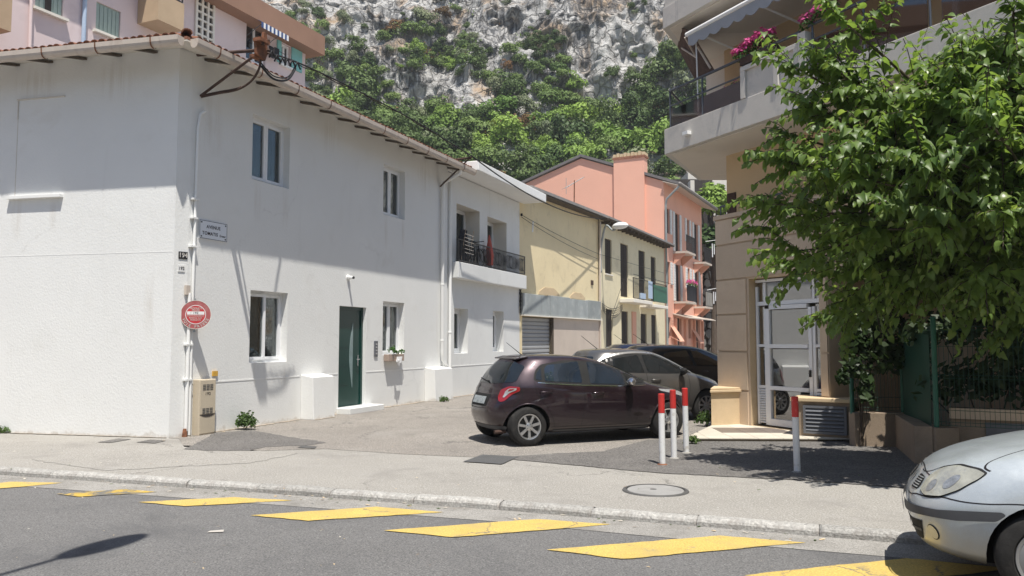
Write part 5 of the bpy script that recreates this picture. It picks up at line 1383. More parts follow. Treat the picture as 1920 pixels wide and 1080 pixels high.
for i, q in enumerate(ops):
    if i == 0:
        casement(FL, lb, q[0], q[1], q[2], q[3], -.14, 2, name='balcony_door', mat='pvc', curtain=[(.4, .9, 'curtain_grey')])
    elif i == 1:
        casement(FL, lb, q[0], q[1], q[2], q[3], -.14, 2, curtain=[(0, .4, 'curtain_grey')])
        for (a, c) in ((q[0] - .30, q[0] - .03), (q[1] + .03, q[1] + .75)):
            s_ = MB(); s_.fbox(FL, a, c, q[2], q[3], .01, .06); s_.build('shutter', M['teal_shutter'], lb)
        s_ = MB(); s_.fbox(FL, q[0] - .1, q[1] + .1, q[2] - .1, q[2] - .003, 0, .12); s_.build('window_sill', M['white_smooth'], lb)
    else:
        sh = MB(); sh.fbox(FL, q[0], q[1], q[2], q[3], -.10, -.07); so_ = sh.build('window_shutter', M['green_shutter'], lb)
        nsl = 6
        for k in range(nsl):
            a = q[0] + (q[1] - q[0]) * k / nsl
            p_ = MB(); p_.fbox(FL, a + .02, a + (q[1] - q[0]) / nsl - .02, q[2] + .04, q[3] - .04, -.07, -.05); p_.build('slat', M['green_shutter'], so_)
        if i == 3: p_ = MB(); p_.fbox(FL, (q[0] + q[1]) / 2 - .12, (q[0] + q[1]) / 2 + .10, q[2], q[3], -.048, -.04); p_.build('gap', M['dark_shade'], so_)
        s_ = MB(); s_.fbox(FL, q[0] - .12, q[1] + .12, q[2] - .09, q[2] - .003, -.05, .16); s_.build('window_sill', M['cream_reveal'], lb)
# claustra grid of the stair
ca, cz0 = FL.px(366, 40); cb, _ = FL.px(398, 50)
CZ0 = FL.px(382, 60)[1] - .8; CZ1 = CZ0 + 4.8
b = MB(); b.fbox(FL, ca, cb, CZ0, CZ1, .002, .01); b.build('stair_opening', M['dark_shade'], lb)
b = MB(); nc_, nr_ = 3, 16
for k in range(nc_ + 1): u = ca + (cb - ca) * k / nc_; b.fbox(FL, u - .05, u + .05, CZ0, CZ1, .01, .09)
for k in range(nr_ + 1): z = CZ0 + 4.8 * k / nr_; b.fbox(FL, ca, cb, z - .035, z + .035, .012, .085)
b.build('claustra', M['cream_reveal'], lb)
# ochre balconies
def o_balc(x0, x1, yb, dep, nm):
    u0, z0 = FL.px(x0, yb, dep); u1, _ = FL.px(x1, yb, dep)
    s_ = MB(); s_.fbox(FL, u0, u1, z0, z0 + 1.0, 0, dep); bo = s_.build('balcony', M['ochre_balcony'], lb)
    bars(FL, bo, 'railing', u0 + .05, u1 - .05, z0 + 1.05, z0 + 1.5, dep - .05, 'black_metal', .14, .012, .02, None, 0.0)
    return u0, u1, z0
o_balc(296, 345, 36, 1.0, 0)
o_balc(-60, 22, 30, 1.3, 1)
pipe('downpipe', [FL.P(FL.px(155, 30)[0], LH, .08), FL.P(FL.px(155, 30)[0], 0, .08)], .07, 'pale_blue', lb)
pipe('downpipe', [FL.P(FL.px(52, 30)[0], LH, .08), FL.P(FL.px(62, 70)[0], 0, .08)], .05, 'lilac_wall', lb)
aw = thing('striped_awning', 'small blue and white striped awning over a window of the lilac block', 'awning', FL.P(aw_u0, LH - 2))
za1, zf1 = FL.px(462, 27)[1], FL.px(462, 42, .9)[1]
b = MB(); n = 14
for k in range(n):
    a, c = aw_u0 - .1 + (aw_u1 - aw_u0 + .5) * k / n, aw_u0 - .1 + (aw_u1 - aw_u0 + .5) * (k + 1) / n
    b.prism([FL.P(a, za1, .03), FL.P(c, za1, .03), FL.P(c, za1 - .5, .9), FL.P(a, za1 - .5, .9)], Vector((0, 0, .02)), k % 2)
    b.fbox(FL, a, c, za1 - .72, za1 - .5, .88, .9, k % 2)
b.build('canopy', [M['blue_fabric'], M['white_fabric']], aw)
b = MB(); b.tube([FL.P(aw_u0, za1 - .5, .86), FL.P(aw_u0, za1 - .9, .05)], .02, 4); b.tube([FL.P(aw_u1, za1 - .5, .86), FL.P(aw_u1, za1 - .9, .05)], .02, 4); b.build('arm', M['rail_metal'], aw)
for (x0, x1, y0, y1) in ((505, 513, 85, 110), (515, 523, 88, 113)):
    a, zt = FL.px(x0, y0, .3); c, zb = FL.px(x1, y1, .3); b = MB(); b.fbox(FL, a, c, zb, zt, .28, .31); tag(b.build('washing', M['black_fabric']), '%s dark garment on the line below the lilac block windows' % ('left-hand' if x0 == 505 else 'right-hand'), 'laundry', 'dark washing on the lilac block')
b = MB(); a, z_ = FL.px(500, 84, .3); c, _ = FL.px(528, 90, .3); b.tube([FL.P(a - .3, z_, .3), FL.P(c + .3, z_ - .02, .3)], .012, 4); tag(b.build('clothes_line', M['cable']), 'thin clothes line carrying the dark washing on the lilac block', 'clothes line')
# ================================================================== BEIGE APARTMENT BUILDING ON THE RIGHT
R0 = gnd(1347, 800) * 1.03  # facade corner pushed away from the camera by the same scale
class FrA(Fr):
    # scales this facade up about the camera, pushing the clad front behind the pedestal
    def P(s, u, z, o=0.0): return Fr.P(s, u * 1.03, 1.62 + (z - 1.62) * 1.03, o * 1.03)
FA = FrA((R0.x, R0.y), 153, 1)        # u grows to the right and towards the camera
ab_ = thing('beige_apartment_building', 'beige stone apartment building with glass balconies on the right', 'apartment building', FA.P(2, 0))
GU = 2.62                             # stone-clad ground floor up to here, then it steps back
b = MB()
wall_cells(b, FA, 0, GU, 0, 3.95, [(.84, 2.44, .10, 2.76, .28, 2)], room=2.4, o=-.03)
s0, s1 = FA.P(0, 0, -.03), FA.P(0, 0, -9); b.poly([s0, s1, s1 + Vector((0, 0, 3.95)), s0 + Vector((0, 0, 3.95))])
s2, s3 = FA.P(GU, 0, -.03), FA.P(GU, 0, -2.4); b.poly([s2, s3, s3 + Vector((0, 0, 3.95)), s2 + Vector((0, 0, 3.95))])
s4 = FA.P(14, 0, -2.4); b.poly([s3, s4, s4 + Vector((0, 0, 3.95)), s3 + Vector((0, 0, 3.95))])
b.build('wall', [M['beige_stone'], M['soffit'], M['beige_pillar']], ab_)
ZJ = [0, .725, 1.44, 2.13, 2.79, 3.46, 3.95]
g_ = .007
def panel(u0, u1, z0, z1): b = MB(); b.fbox(FA, u0 + g_, u1 - g_, z0 + g_, z1 - g_, -.028, 0.0); b.build('stone_panel', M['beige_stone'], ab_)
for i in range(6):
    z0, z1 = ZJ[i], ZJ[i + 1]
    if i < 4: panel(0, .82, z0, z1); panel(2.46, GU, z0, z1)
    else: panel(0, 1.55, z0, z1); panel(1.55, GU, z0, z1)
b = MB(); b.fbox(FA, -.03, GU + 1.2, 3.95, 4.03, -.35, .03); b.build('parapet_cap', M['beige_stone'], ab_)
b = MB(); b.fbox(FA, GU, 14, 2.75, 3.95, -2.4, -.05); b.build('terrace_front', M['beige_stone'], ab_)
# balcony plane of the upper floors
FB = Fr((3.235, 16.512), 153.56, 1)
# first floor set back, terrace rail
b = MB(); b.fbox(FB, .58, 15, 3.6, 5.56, -7, -1.17); b.build('first_floor_wall', M['ochre_wall'], ab_)
b = MB(); b.fbox(FA, .02, .25, 3.6, 4.75, -2.6, -1.3); b.build('terrace_end', M['concrete_slab'], ab_)
b = MB(); b.fbox(FB, .60, .86, 3.6, 4.72, -1.17, -1.15); b.build('first_floor_door', M['rust_dark'], ab_)
b = MB(); b.tube([FA.P(.05, 4.22, -.1), FA.P(14, 4.22, -.1)], .022, 8)
for u in np.arange(.06, 14, 1.2): b.tube([FA.P(u, 4.0, -.1), FA.P(u, 4.22, -.1)], .014, 6)
b.build('terrace_rail', M['rail_metal'], ab_)
# projecting balcony slabs, their free end running back along the alley
def balcony_slab(z0, z1, nm):
    b = MB()
    b.prism([FB.P(0, z0, 0), FB.P(16, z0, 0), FB.P(16, z0, -6.5), FB.P(-1.2, z0, -3.3), FB.P(-1.48, z0, -3.01), FB.P(-1.79, z0, -2.40)], Vector((0, 0, z1 - z0)))
    o = b.build(nm, M['concrete_slab'], ab_, bevel=.01)
    b = MB(); b.prism([FB.P(.12, z0 - .004, -.10), FB.P(15.9, z0 - .004, -.10), FB.P(15.9, z0 - .004, -6.3), FB.P(-1.2, z0 - .004, -3.2), FB.P(-1.35, z0 - .004, -2.92), FB.P(-1.60, z0 - .004, -2.36)], Vector((0, 0, -.025)))
    b.build('soffit', M['soffit'], o); return o
balcony_slab(5.57, 6.11, 'balcony_slab')
balcony_slab(8.30, 8.75, 'balcony_slab')
b = MB(); b.fbox(FB, .05, 15, 8.75, 9.6, -.15, -.02); b.build('parapet', M['concrete_slab'], ab_)
# second-floor walls
b = MB(); b.fbox(FB, -1.1, -.35, 6.11, 8.29, -6, -2.1); b.build('second_floor_pier', M['soffit'], ab_)
b = MB(); b.fbox(FB, -.35, 15, 6.11, 8.29, -6, -2.0); b.build('second_floor_wall', M['ochre_wall'], ab_)
casement(FB, ab_, .45, 1.35, 6.13, 7.7, -1.93, 1, mat='pale_blue', name='balcony_door')
casement(FB, ab_, 5.2, 7.2, 6.13, 8.0, -1.93, 2, name='balcony_door')
# railing left of the solid panel: top rail, mid rail, smoked glass
RA, RB = .14, 2.30
b = MB()
for (z, r_, e_) in ((6.91, .028, 3.72), (6.58, .018, RB)): b.tube([FB.P(RA, z, -.06), FB.P(e_, z, -.06)], r_, 8)
for u in (RA, 1.17): b.tube([FB.P(u, 6.11, -.06), FB.P(u, 6.91, -.06)], .022, 8)
b.tube([FB.P(RA, 6.91, -.06), FB.P(-1.6, 6.91, -2.35)], .026, 8); b.tube([FB.P(RA, 6.58, -.06), FB.P(-1.6, 6.58, -2.35)], .016, 8)
b.build('balcony_railing', M['rail_metal'], ab_)
for (a, c) in ((RA + .04, 1.14), (1.20, RB - .02)):
    b = MB(); b.fbox(FB, a, c, 6.13, 6.50, -.065, -.055); b.build('glass_panel', M['smoked_glass'], ab_)
# solid panels with raised frames
b = MB(); b.fbox(FB, 2.32, 3.74, 6.11, 6.72, -.12, -.03)
for (a, c, lo, hi) in ((2.32, 2.44, 6.11, 6.63), (3.15, 3.26, 6.11, 6.63), (2.32, 3.72, 6.63, 6.72), (3.62, 3.72, 6.11, 6.63)): b.fbox(FB, a, c, lo, hi, -.03, .02)
b.build('solid_panel', M['concrete_slab'], ab_, bevel=.008)
b = MB(); b.fbox(FB, 3.73, 3.90, 6.11, 6.86, -.2, .03); b.build('panel_post', M['concrete_slab'], ab_, bevel=.008)
b = MB()
for (z, r_) in ((6.95, .026), (6.68, .018)): b.tube([FB.P(3.9, z, -.06), FB.P(15, z, -.06)], r_, 8)
for u in (3.98, 5.0, 6.12, 7.4, 8.8): b.tube([FB.P(u, 6.11, -.06), FB.P(u, 6.95, -.06)], .02, 8)
b.build('balcony_railing', M['rail_metal'], ab_)
for (a, c) in ((4.02, 4.96), (5.04, 6.08), (6.3, 7.36), (7.44, 8.76)):
    b = MB(); b.fbox(FB, a, c, 6.13, 6.66, -.065, -.055); b.build('glass_panel', M['smoked_glass'], ab_)
# awning under the upper slab
aw2 = thing('grey_awning', 'grey scalloped awning under the upper slab of the beige building', 'awning', FB.P(2, 8.2, 0))
a0, c0_ = .86, 6.2; zt, zb, of = 8.24, 7.88, .0
b = MB(); b.prism([FB.P(a0, zt, -1.8), FB.P(c0_, zt, -1.8), FB.P(c0_, zb, of), FB.P(a0, zb, of)], Vector((0, 0, .02))); b.build('canvas', M['soffit'], aw2)
b = MB(); b.tube([FB.P(a0 - .05, zb, of + .02), FB.P(c0_, zb, of + .02)], .05, 8); b.build('front_bar', M['white_smooth'], aw2)
b = MB(); n = 16
for k in range(n):
    a, c = a0 + (c0_ - a0) * k / n, a0 + (c0_ - a0) * (k + 1) / n
    pts = [(a, zb - .03), (c, zb - .03)] + [(c - (c - a) * t, zb - .22 - .07 * math.sin(math.pi * t)) for t in np.linspace(0, 1, 7)]
    b.prism([FB.P(u, z, of + .02) for u, z in pts], FB.n * .012)
b.build('valance', M['grey_fabric'], aw2)
b = MB()
for u in (1.0, 2.6): b.tube([FB.P(u, 8.1, -1.7), FB.P(u + .35, 7.5, -.9), FB.P(u + .02, zb, of)], .022, 6)
b.build('folding_arm', M['white_smooth'], aw2)
bl_ = thing('side_blind', 'brown roller blind hanging at the balcony end of the beige building', 'blind', FB.P(.3, 7, -1))
b = MB(); b.prism([at_depth(1294, 58, 15.7), at_depth(1274, 52, 16.6), at_depth(1264, 76, 17.6), at_depth(1302, 148, 17.2), at_depth(1340, 134, 15.9)], FB.d * .02); b.build('fabric', M['rust_dark'], bl_)
b = MB(); b.tube([at_depth(1284, 70, 15.9), at_depth(1306, 108, 16.2), at_depth(1278, 90, 17.0)], .02, 6); b.tube([at_depth(1308, 88, 15.7), at_depth(1332, 128, 15.6)], .024, 6); b.build('support_bar', M['gutter_paint'], bl_)
b = MB(); b.tube([FB.P(1.02, 6.11, -.08), FB.P(1.02, 7.9, -.04)], .014, 6); tag(b.build('blind_pole', M['white_smooth']), 'thin white pole rising from the balcony rail to the grey awning', 'pole')
ve = MB(); ve.box(FB.P(.72, 5.80, .0), FB.d * .16, FB.n * .10, Vector((0, 0, .07))); ve.build('spout', M['white_smooth'], ab_)
# flowers and plants on the balcony
def plant(F, u, z, o, blobs, n1, n2, lab, nm, cat, sz=.06):
    t = thing(nm, lab, cat, F.P(u, z, o))
    for mt, nn_, dz, nm2 in (('flower_leaf', n1, -.06, 'leaves'), ('pink_flower', n2, .05, 'blossoms')):
        if not nn_: continue
        V, Q = leaf_cloud(nn_, [(x, y, zz + dz, a, b_, c) for (x, y, zz, a, b_, c) in blobs], sz, RNG)
        link(bpy.data.objects.new(nm2, np_mesh(nm2, np.array([tuple(F.P(u + v[0], z + v[2], o + v[1])) for v in V]), Q, M[mt])), t)
    return t
t = plant(FB, 2.55, 6.98, -.05, [(-.28, 0, 0, .2, .14, .13), (0, 0, .05, .22, .14, .16), (.25, 0, .1, .2, .14, .17), (.5, 0, .10, .14, .1, .1)], 300, 620, 'window box of bright pink geraniums on the balcony of the beige building', 'flower_box', 'flower box')
b = MB(); b.fbox(FB, 2.28, 3.15, 6.77, 6.90, -.20, -.02); b.build('box', M['rust_dark'], t)
plant(FB, 4.0, 6.95, -.02, [(-.1, 0, .05, .16, .12, .12), (.15, 0, .12, .16, .12, .14), (.45, 0, .2, .14, .1, .1)], 160, 230, 'pink flowers beside the concrete panel post of the balcony', 'balcony_flowers', 'flowers')
plant(FB, 1.6, 6.45, -.5, [(0, 0, 0, .28, .25, .35), (.3, -.1, .2, .2, .2, .25), (-.5, 0, -.05, .25, .2, .28)], 520, 20, 'potted green shrub behind the smoked glass balcony railing', 'potted_plant', 'potted plant', .09)
plant(FB, 6.4, 6.9, -.3, [(0, 0, 0, .2, .2, .3)], 120, 16, 'green plant on the balcony right of the glass panels', 'potted_plant', 'potted plant', .08)
b = MB(); b.lathe(Matrix.Translation(FB.P(.75, 6.11, -.35)), [(.0, 0), (.14, 0), (.2, .3), (.18, .3), (0, .27)], 14); tag(b.build('clay_pot', M['beige_pillar']), 'clay plant pot standing behind the balcony glass at the slab corner', 'plant pot')
# entrance door
en = MB(); o0, o1 = -.24, -.17; D0, D1, DZ0, DZ1 = .86, 2.42, .13, 2.74
zt = 2.27
def fr(a, c, lo, hi, oo=0.0): en.fbox(FA, a, c, lo, hi, o0 + oo, o1 + oo)
w_ = .05
fr(D0, D1, DZ1 - w_, DZ1); fr(D0, D0 + w_, DZ0, DZ1 - w_); fr(D1 - w_, D1, DZ0, DZ1 - w_); fr(D0 + w_, D1 - w_, zt, zt + .07)
m0, m1 = 1.06, 2.22
fr(m0, m0 + .06, DZ0, zt); fr(m1 - .06, m1, DZ0, zt); fr(m0, m0 + .05, zt + .07, DZ1 - w_); fr(m1 - .05, m1, zt + .07, DZ1 - w_)
for z in (1.52, .78): fr(D0 + w_, m0, z, z + .05); fr(m1, D1 - w_, z, z + .05)
do = en.build('entrance_door', M['alu'], ab_)
le = MB()
a, c = m0 + .065, m1 - .065
for (lo, hi) in ((DZ0, DZ0 + .12), (.76, .83), (1.50, 1.57), (zt - .08, zt - .005)): le.fbox(FA, a + .07, c - .07, lo, hi, o0 + .01, o1 + .015)
le.fbox(FA, a, a + .07, DZ0, zt - .005, o0 + .01, o1 + .015); le.fbox(FA, c - .07, c, DZ0, zt - .005, o0 + .01, o1 + .015)
le.build('door_leaf', M['alu'], do)
for (lo, hi) in ((DZ0 + .12, .76), (.83, 1.50), (1.57, zt - .08)):
    p = MB(); p.fbox(FA, a + .065, c - .065, lo - .004, hi + .004, -.205, -.197); p.build('pane', M['clear_glass'], do)
for (x0, x1, lo, hi) in ((D0 + w_, m0, 1.57, zt), (D0 + w_, m0, .83, 1.52), (m1, D1 - w_, 1.57, zt), (m1, D1 - w_, .83, 1.52), (D0 + w_, m0, zt + .07, DZ1 - w_), (m0 + .05, m1 - .05, zt + .07, DZ1 - w_), (m1, D1 - w_, zt + .07, DZ1 - w_)):
    p = MB(); p.fbox(FA, x0, x1, lo, hi, -.205, -.197); p.build('pane', M['clear_glass'], do)
lm = None
for (x0, x1) in ((D0 + w_, m0), (m1, D1 - w_)):
    for k in range(14):
        b = MB(); z = DZ0 + .03 + k * .044
        b.prism([FA.P(x0, z, -.20), FA.P(x0, z + .035, -.20), FA.P(x0, z + .012, -.165), FA.P(x0, z, -.165)], FA.d * (x1 - x0)); b.build('louvre_slat', M['alu'], do)
    b = MB(); b.fbox(FA, x0, x1, DZ0, .78, -.24, -.215); b.build('louvre_backing', M['dark_shade'], do)
b = MB(); b.fbox(FA, c - .05, c - .02, 1.02, 1.14, o1 + .015, o1 + .05); b.build('door_handle', M['black_metal'], do)
# inside the hall: brown panel and pale wall
b = MB(); b.fbox(FA, .9, 1.5, .1, 2.1, -2.0, -1.9); b.build('hall_cupboard', M['wall_brown'], ab_)
# pedestal left of the door
FQ = Fr(gnd(1334, 803).xy, 100, 1)
pd = thing('stone_pedestal', 'beige stone pedestal with projecting cap left of the glass door', 'pedestal', FQ.P(.3, 0))
p0_, p1_ = gnd(1334, 803), gnd(1406, 800)
dP = (p1_ - p0_); FQ = Fr(p0_.xy, math.degrees(math.atan2(dP.x, dP.y)), 1)
bk = Vector((.33, .94, 0)) * .75; up66 = Vector((0, 0, .66))
b = MB(); b.prism([p0_, p1_, p1_ + bk, p0_ + bk], up66); b.build('shaft', M['beige_pillar'], pd, bevel=.012)
ex_ = dP.normalized() * .05; ey_ = FQ.n * .05
b = MB(); b.prism([p0_ - ex_ + ey_ + up66, p1_ + ey_ + up66, p1_ + bk + up66, p0_ + bk - ex_ + up66], Vector((0, 0, .05))); b.prism([p0_ - ex_ * .4 + ey_ * .4 + up66 * 1.076, p1_ + ey_ * .4 + up66 * 1.076, p1_ + bk + up66 * 1.076, p0_ + bk - ex_ * .4 + up66 * 1.076], Vector((0, 0, .035))); b.build('cap', M['beige_pillar'], pd, bevel=.01)
# porch tiles
pv = thing('porch_paving', None, None, gnd(1450, 815)); pv['kind'] = 'structure'
pp = [gnd(1283, 828), gnd(1338, 801), gnd(1412, 797), gnd(1500, 806), gnd(1604, 829)]
cen = gnd(1450, 816); dx = (gnd(1604, 829) - gnd(1283, 828)); L_ = dx.length; dx.normalize(); dy = Vector((-dx.y, dx.x, 0))
poly2 = [((p - pp[0]).dot(dx), (p - pp[0]).dot(dy)) for p in pp]
b = MB(); b.prism([p + Vector((0, 0, .012)) for p in pp], Vector((0, 0, .03))); b.build('bed', M['soil'], pv)
def clip_rect(poly, x0, x1, y0, y1):
    def cut(P, f, inter):
        out = []
        for i in range(len(P)):
            a_, c_ = P[i], P[(i + 1) % len(P)]
            if f(a_): out.append(a_)
            if f(a_) != f(c_): out.append(inter(a_, c_))
        return out
    ix = lambda v: (lambda a_, c_: (v, a_[1] + (c_[1] - a_[1]) * (v - a_[0]) / (c_[0] - a_[0])))
    iy = lambda v: (lambda a_, c_: (a_[0] + (c_[0] - a_[0]) * (v - a_[1]) / (c_[1] - a_[1]), v))
    for f, g in ((lambda p: p[0] >= x0, ix(x0)), (lambda p: p[0] <= x1, ix(x1)), (lambda p: p[1] >= y0, iy(y0)), (lambda p: p[1] <= y1, iy(y1))):
        if poly: poly = cut(poly, f, g)
    return poly
for i in range(12):
    for j in range(8):
        q = clip_rect(poly2, i * .4 + .003, i * .4 + .397, j * .4 + .003, j * .4 + .397)
        if len(q) < 3: continue
        ar = abs(sum(q[k][0] * q[(k + 1) % len(q)][1] - q[(k + 1) % len(q)][0] * q[k][1] for k in range(len(q)))) / 2
        if ar < .004: continue
        b = MB(); b.prism([pp[0] + dx * x + dy * y + Vector((0, 0, .042)) for x, y in q], Vector((0, 0, .012)))
        b.build('paving_tile', M['brown_tile' if (2 <= i <= 4 and j in (2, 3)) else 'cream_tile'], pv)

# ------------------------------------------------------------------ vent housing, garden walls, fence
g1, g2 = gnd(1489, 822), gnd(1602, 829)
dV = (g2 - g1); FV = Fr(g1.xy, math.degrees(math.atan2(dV.x, dV.y)), 1)
vh = thing('vent_housing', 'low brown masonry vent housing with grey louvre beside the door', 'vent housing', FV.P(.4, 0)); VL = dV.length
b = MB(); b.fbox(FV, 0, VL, 0, .62, -.9, 0); b.build('body', M['wall_brown'], vh, bevel=.01)
b = MB(); b.fbox(FV, -.04, VL + .02, .62, .685, -.92, .05); b.build('cap', M['beige_pillar'], vh, bevel=.012)
lo0, lo1 = .16, VL - .10
b = MB(); b.fbox(FV, lo0, lo1, .10, .56, 0, .012); b.build('louvre_backing', M['dark_shade'], vh)
b = MB()
for (a, c, l, h) in ((lo0, lo0 + .04, .10, .56), (lo1 - .04, lo1, .10, .56), (lo0 + .04, lo1 - .04, .10, .14), (lo0 + .04, lo1 - .04, .52, .56)): b.fbox(FV, a, c, l, h, .012, .04)
b.build('louvre_frame', M['vent_metal'], vh)
for k in range(6):
    b = MB(); z = .15 + k * .062; b.prism([FV.P(lo0 + .04, z + .05, .012), FV.P(lo0 + .04, z + .056, .012), FV.P(lo0 + .04, z + .006, .045), FV.P(lo0 + .04, z, .045)], FV.d * (lo1 - lo0 - .08)); b.build('louvre_slat', M['vent_metal'], vh)
wa = gnd(1604, 838); wb = gnd(1708, 838)
wpts = [wa, wb, gnd(1751, 872), gnd(1796, 870)]
gw = thing('garden_wall', 'low brown garden wall stepping towards the street below the green fence', 'wall', wa)
def low_wall(p, q, h, th, nm, m='wall_brown', cap=True):
    d = (q - p).normalized(); n = Vector((-d.y, d.x, 0))
    if n.y < 0: n = -n
    b = MB(); b.box(p, q - p, n * th, Vector((0, 0, h))); b.build(nm, M[m], gw, bevel=.01)
low_wall(wa, wb, .52, .22, 'wall')
low_wall(wb, wpts[2], .50, .22, 'wall')
low_wall(wpts[2] + Vector((.02, -.03, 0)), wpts[3] + Vector((.02, -.03, 0)), .48, .30, 'pillar')
we = wpts[3] + Vector((.05, .25, 0)); wf = Vector((10.5, 8.35, 0))
low_wall(we, wf, .72, .2, 'wall'); 
b = MB(); d = (wf - we).normalized(); n = Vector((d.y, -d.x, 0)); b.box(we + Vector((0, 0, .58)) + n * .002, wf - we, n * .06, Vector((0, 0, .14))); b.build('ledge', M['beige_stone'], gw)
b = MB(); b.box(we + d * .42 + n * .003 + Vector((0, 0, .12)), d * 3.5, n * .02, Vector((0, 0, .42))); b.build('dark_panel', M['vent_metal'], gw)
flat('garden_soil', [(wa.x, wa.y), (wb.x, wb.y + .1), (wpts[3].x, wpts[3].y + .2), (10.5, 8.5), (11.5, 12.0), (FA.P(GU, 0, -2.3)).xy, (FA.P(GU, 0, -.1)).xy], .03, M['soil'])
# green fence on the walls: posts and wire panels
fp = [wa + Vector((.02, .12, .5)), wb + Vector((-.05, .10, .5)), wpts[2] + Vector((.12, .12, .46)), Vector((7.3, 9.55, .7)), Vector((9.0, 8.95, .7))]
fe = thing('green_fence', 'dark green mesh fence with round posts on the garden wall', 'fence', fp[0])
for i, p in enumerate(fp):
    h = 1.48 if i == 2 else 1.35
    b = MB(); b.tube([p, p + Vector((0, 0, h))], .034, 10); b.lathe(Matrix.Translation(p + Vector((0, 0, h))), [(.036, -.01), (.036, .012), (0, .025)], 10); b.build('post', M['green_post'], fe, True, sharp=40)
for i in range(len(fp) - 1):
    p, q = fp[i], fp[i + 1]; d = q - p; d.z = 0; L2 = d.length; d.normalize(); b = MB(); nW = int(L2 / .055)
    zz0 = min(p.z, q.z) + .05
    for k in range(1, nW): x = p + d * (L2 * k / nW); b.tube([Vector((x.x, x.y, zz0)), Vector((x.x, x.y, zz0 + 1.28))], .0032, 4, cap=False)
    for z in (.0, .2, .62, 1.04, 1.26):
        for dz in (0, .045) if z in (.0, .62, 1.26) else (0,): b.tube([Vector((p.x, p.y, zz0 + z + dz)), Vector((q.x, q.y, zz0 + z + dz))], .0036, 4, cap=False)
    b.build('mesh_panel', M['green_mesh'], fe)
b = MB(); pq = fp[1].lerp(fp[2], .02); d = (fp[2] - fp[1]); b.box(fp[1] + d * .08 + Vector((0, .05, 0)), d * .84, Vector((.01, .02, 0)), Vector((0, 0, 1.25))); b.build('screen', M['green_mesh'], fe)
# creeper and shrubs behind the fence
M['creeper'] = leaf_mat('creeper', (.028, .052, .017), (.05, .10, .015), .5, .35, .4, .22, 2.2, .25)
def creeper(lab, nm, cat, blobs, n, size, seed, stems=6):
    rg = np.random.default_rng(seed); V, Q = leaf_cloud(n, blobs, size, rg, .25, .1)
    c = blobs[0]; t = thing(nm, lab, cat, (c[0], c[1], 0.05))
    link(bpy.data.objects.new('foliage', np_mesh('foliage', V, Q, M['creeper'])), t)
    b = MB()
    for k in range(stems):
        q = blobs[k % len(blobs)]; b.tube([Vector((c[0], c[1], .03)), Vector(((c[0] + q[0]) / 2 + .05, (c[1] + q[1]) / 2, q[2] * .5)), Vector(q[:3])], [.014, .010, .006], 5)
    b.build('stem', M['bark'], t)
creeper('dark creeper trailing over the fence end beside the glass door', 'climbing_plant', 'climbing plant', [(5.35, 12.25, 1.5, .26, .22, .5), (5.18, 12.05, 1.15, .16, .16, .35), (5.42, 12.15, .80, .14, .14, .45), (5.0, 12.0, 1.05, .10, .12, .2), (5.65, 12.3, 1.9, .5, .3, .4)], 1300, .11, 5, 3)
creeper('dark hedge plants filling the garden behind the green fence', 'garden_shrub', 'shrub', [(6.6, 11.0, .95, .9, .35, .55), (7.6, 10.6, .8, .8, .4, .5), (6.0, 12.4, 1.3, .6, .4, .8), (8.5, 10.2, .9, .7, .4, .6), (6.2, 11.4, 1.7, .7, .4, .4), (7.2, 11.2, 1.9, .9, .5, .4), (9.4, 9.9, .9, .6, .4, .6), (6.9, 10.6, 1.4, .8, .3, .7), (8.0, 10.3, 1.5, .8, .3, .6)], 5600, .12, 6)

# ================================================================== BOLLARDS
bm = None
LABS = ['nearest and leftmost of three red and white bollards beside the burgundy car', 'middle one of three red and white bollards beside the burgundy car', 'third red and white bollard, closest to the burgundy car front wheel', 'single red and white bollard standing in the tree shade by the vent housing']
def bollard(p, h, lean, lab, i):
    t = thing('bollard', lab, 'bollard', p, 'red and white bollards')
    ax = Vector((lean[0], lean[1], 1)).normalized(); r_ = .041
    b = MB(); b.tube([p - ax * .05, p + ax * h * .74], r_, 18); b.build('post', M['white_paint'], t, True, sharp=40)
    b = MB(); b.tube([p + ax * h * .735, p + ax * h, p + ax * (h + .006)], [r_ + .0015, r_ + .0015, r_ - .006], 18); b.build('red_top', M['red_paint'], t, True, sharp=40)
    b = MB(); b.lathe(Matrix.Translation(p), [(.042, .0), (.075, .004), (.06, .014), (.042, .022)], 14); b.build('collar', M['rust' if i == 0 else 'gutter_concrete'], t)
for i, (px, h, lean) in enumerate((((1242, 872), .925, (-.004, 0)), ((1264, 860), .94, (-.006, .01)), ((1287, 850), .935, (-.012, 0)), ((1495, 886), .93, (-.012, .0)))):
    bollard(gnd(*px), h, lean, LABS[i], i)

# ================================================================== STREET LAMP ACROSS THE ROAD (throws its shadow on the road)
hd = gnd(195, 1023, ROAD_Z); LZ = 7.2
head = hd + SUN * ((LZ - ROAD_Z) / SUN.z)
tail = gnd(0, 1078, ROAD_Z); ad = (tail - hd).normalized()
lp = thing('lamp_post', 'grey street lamp on a tall post across the road, casting its shadow on the asphalt', 'street lamp', (head + ad * 2.6).to_tuple()[:2] + (ROAD_Z,))
pb_ = head + ad * 2.6; pb_.z = ROAD_Z
b = MB(); b.tube([pb_, pb_ + Vector((0, 0, 3)), Vector((pb_.x, pb_.y, LZ - .7))], [.09, .075, .05], 12); b.build('post', M['zinc'], lp, True)
b = MB(); b.tube([Vector(p) for p in catmull([Vector((pb_.x, pb_.y, LZ - .8)), Vector((pb_.x, pb_.y, LZ - .2)) - ad * .25, head + ad * 1.2 - Vector((0, 0, .02)), head + ad * .3], 6, False)], .032, 8); b.build('arm', M['zinc'], lp, True)
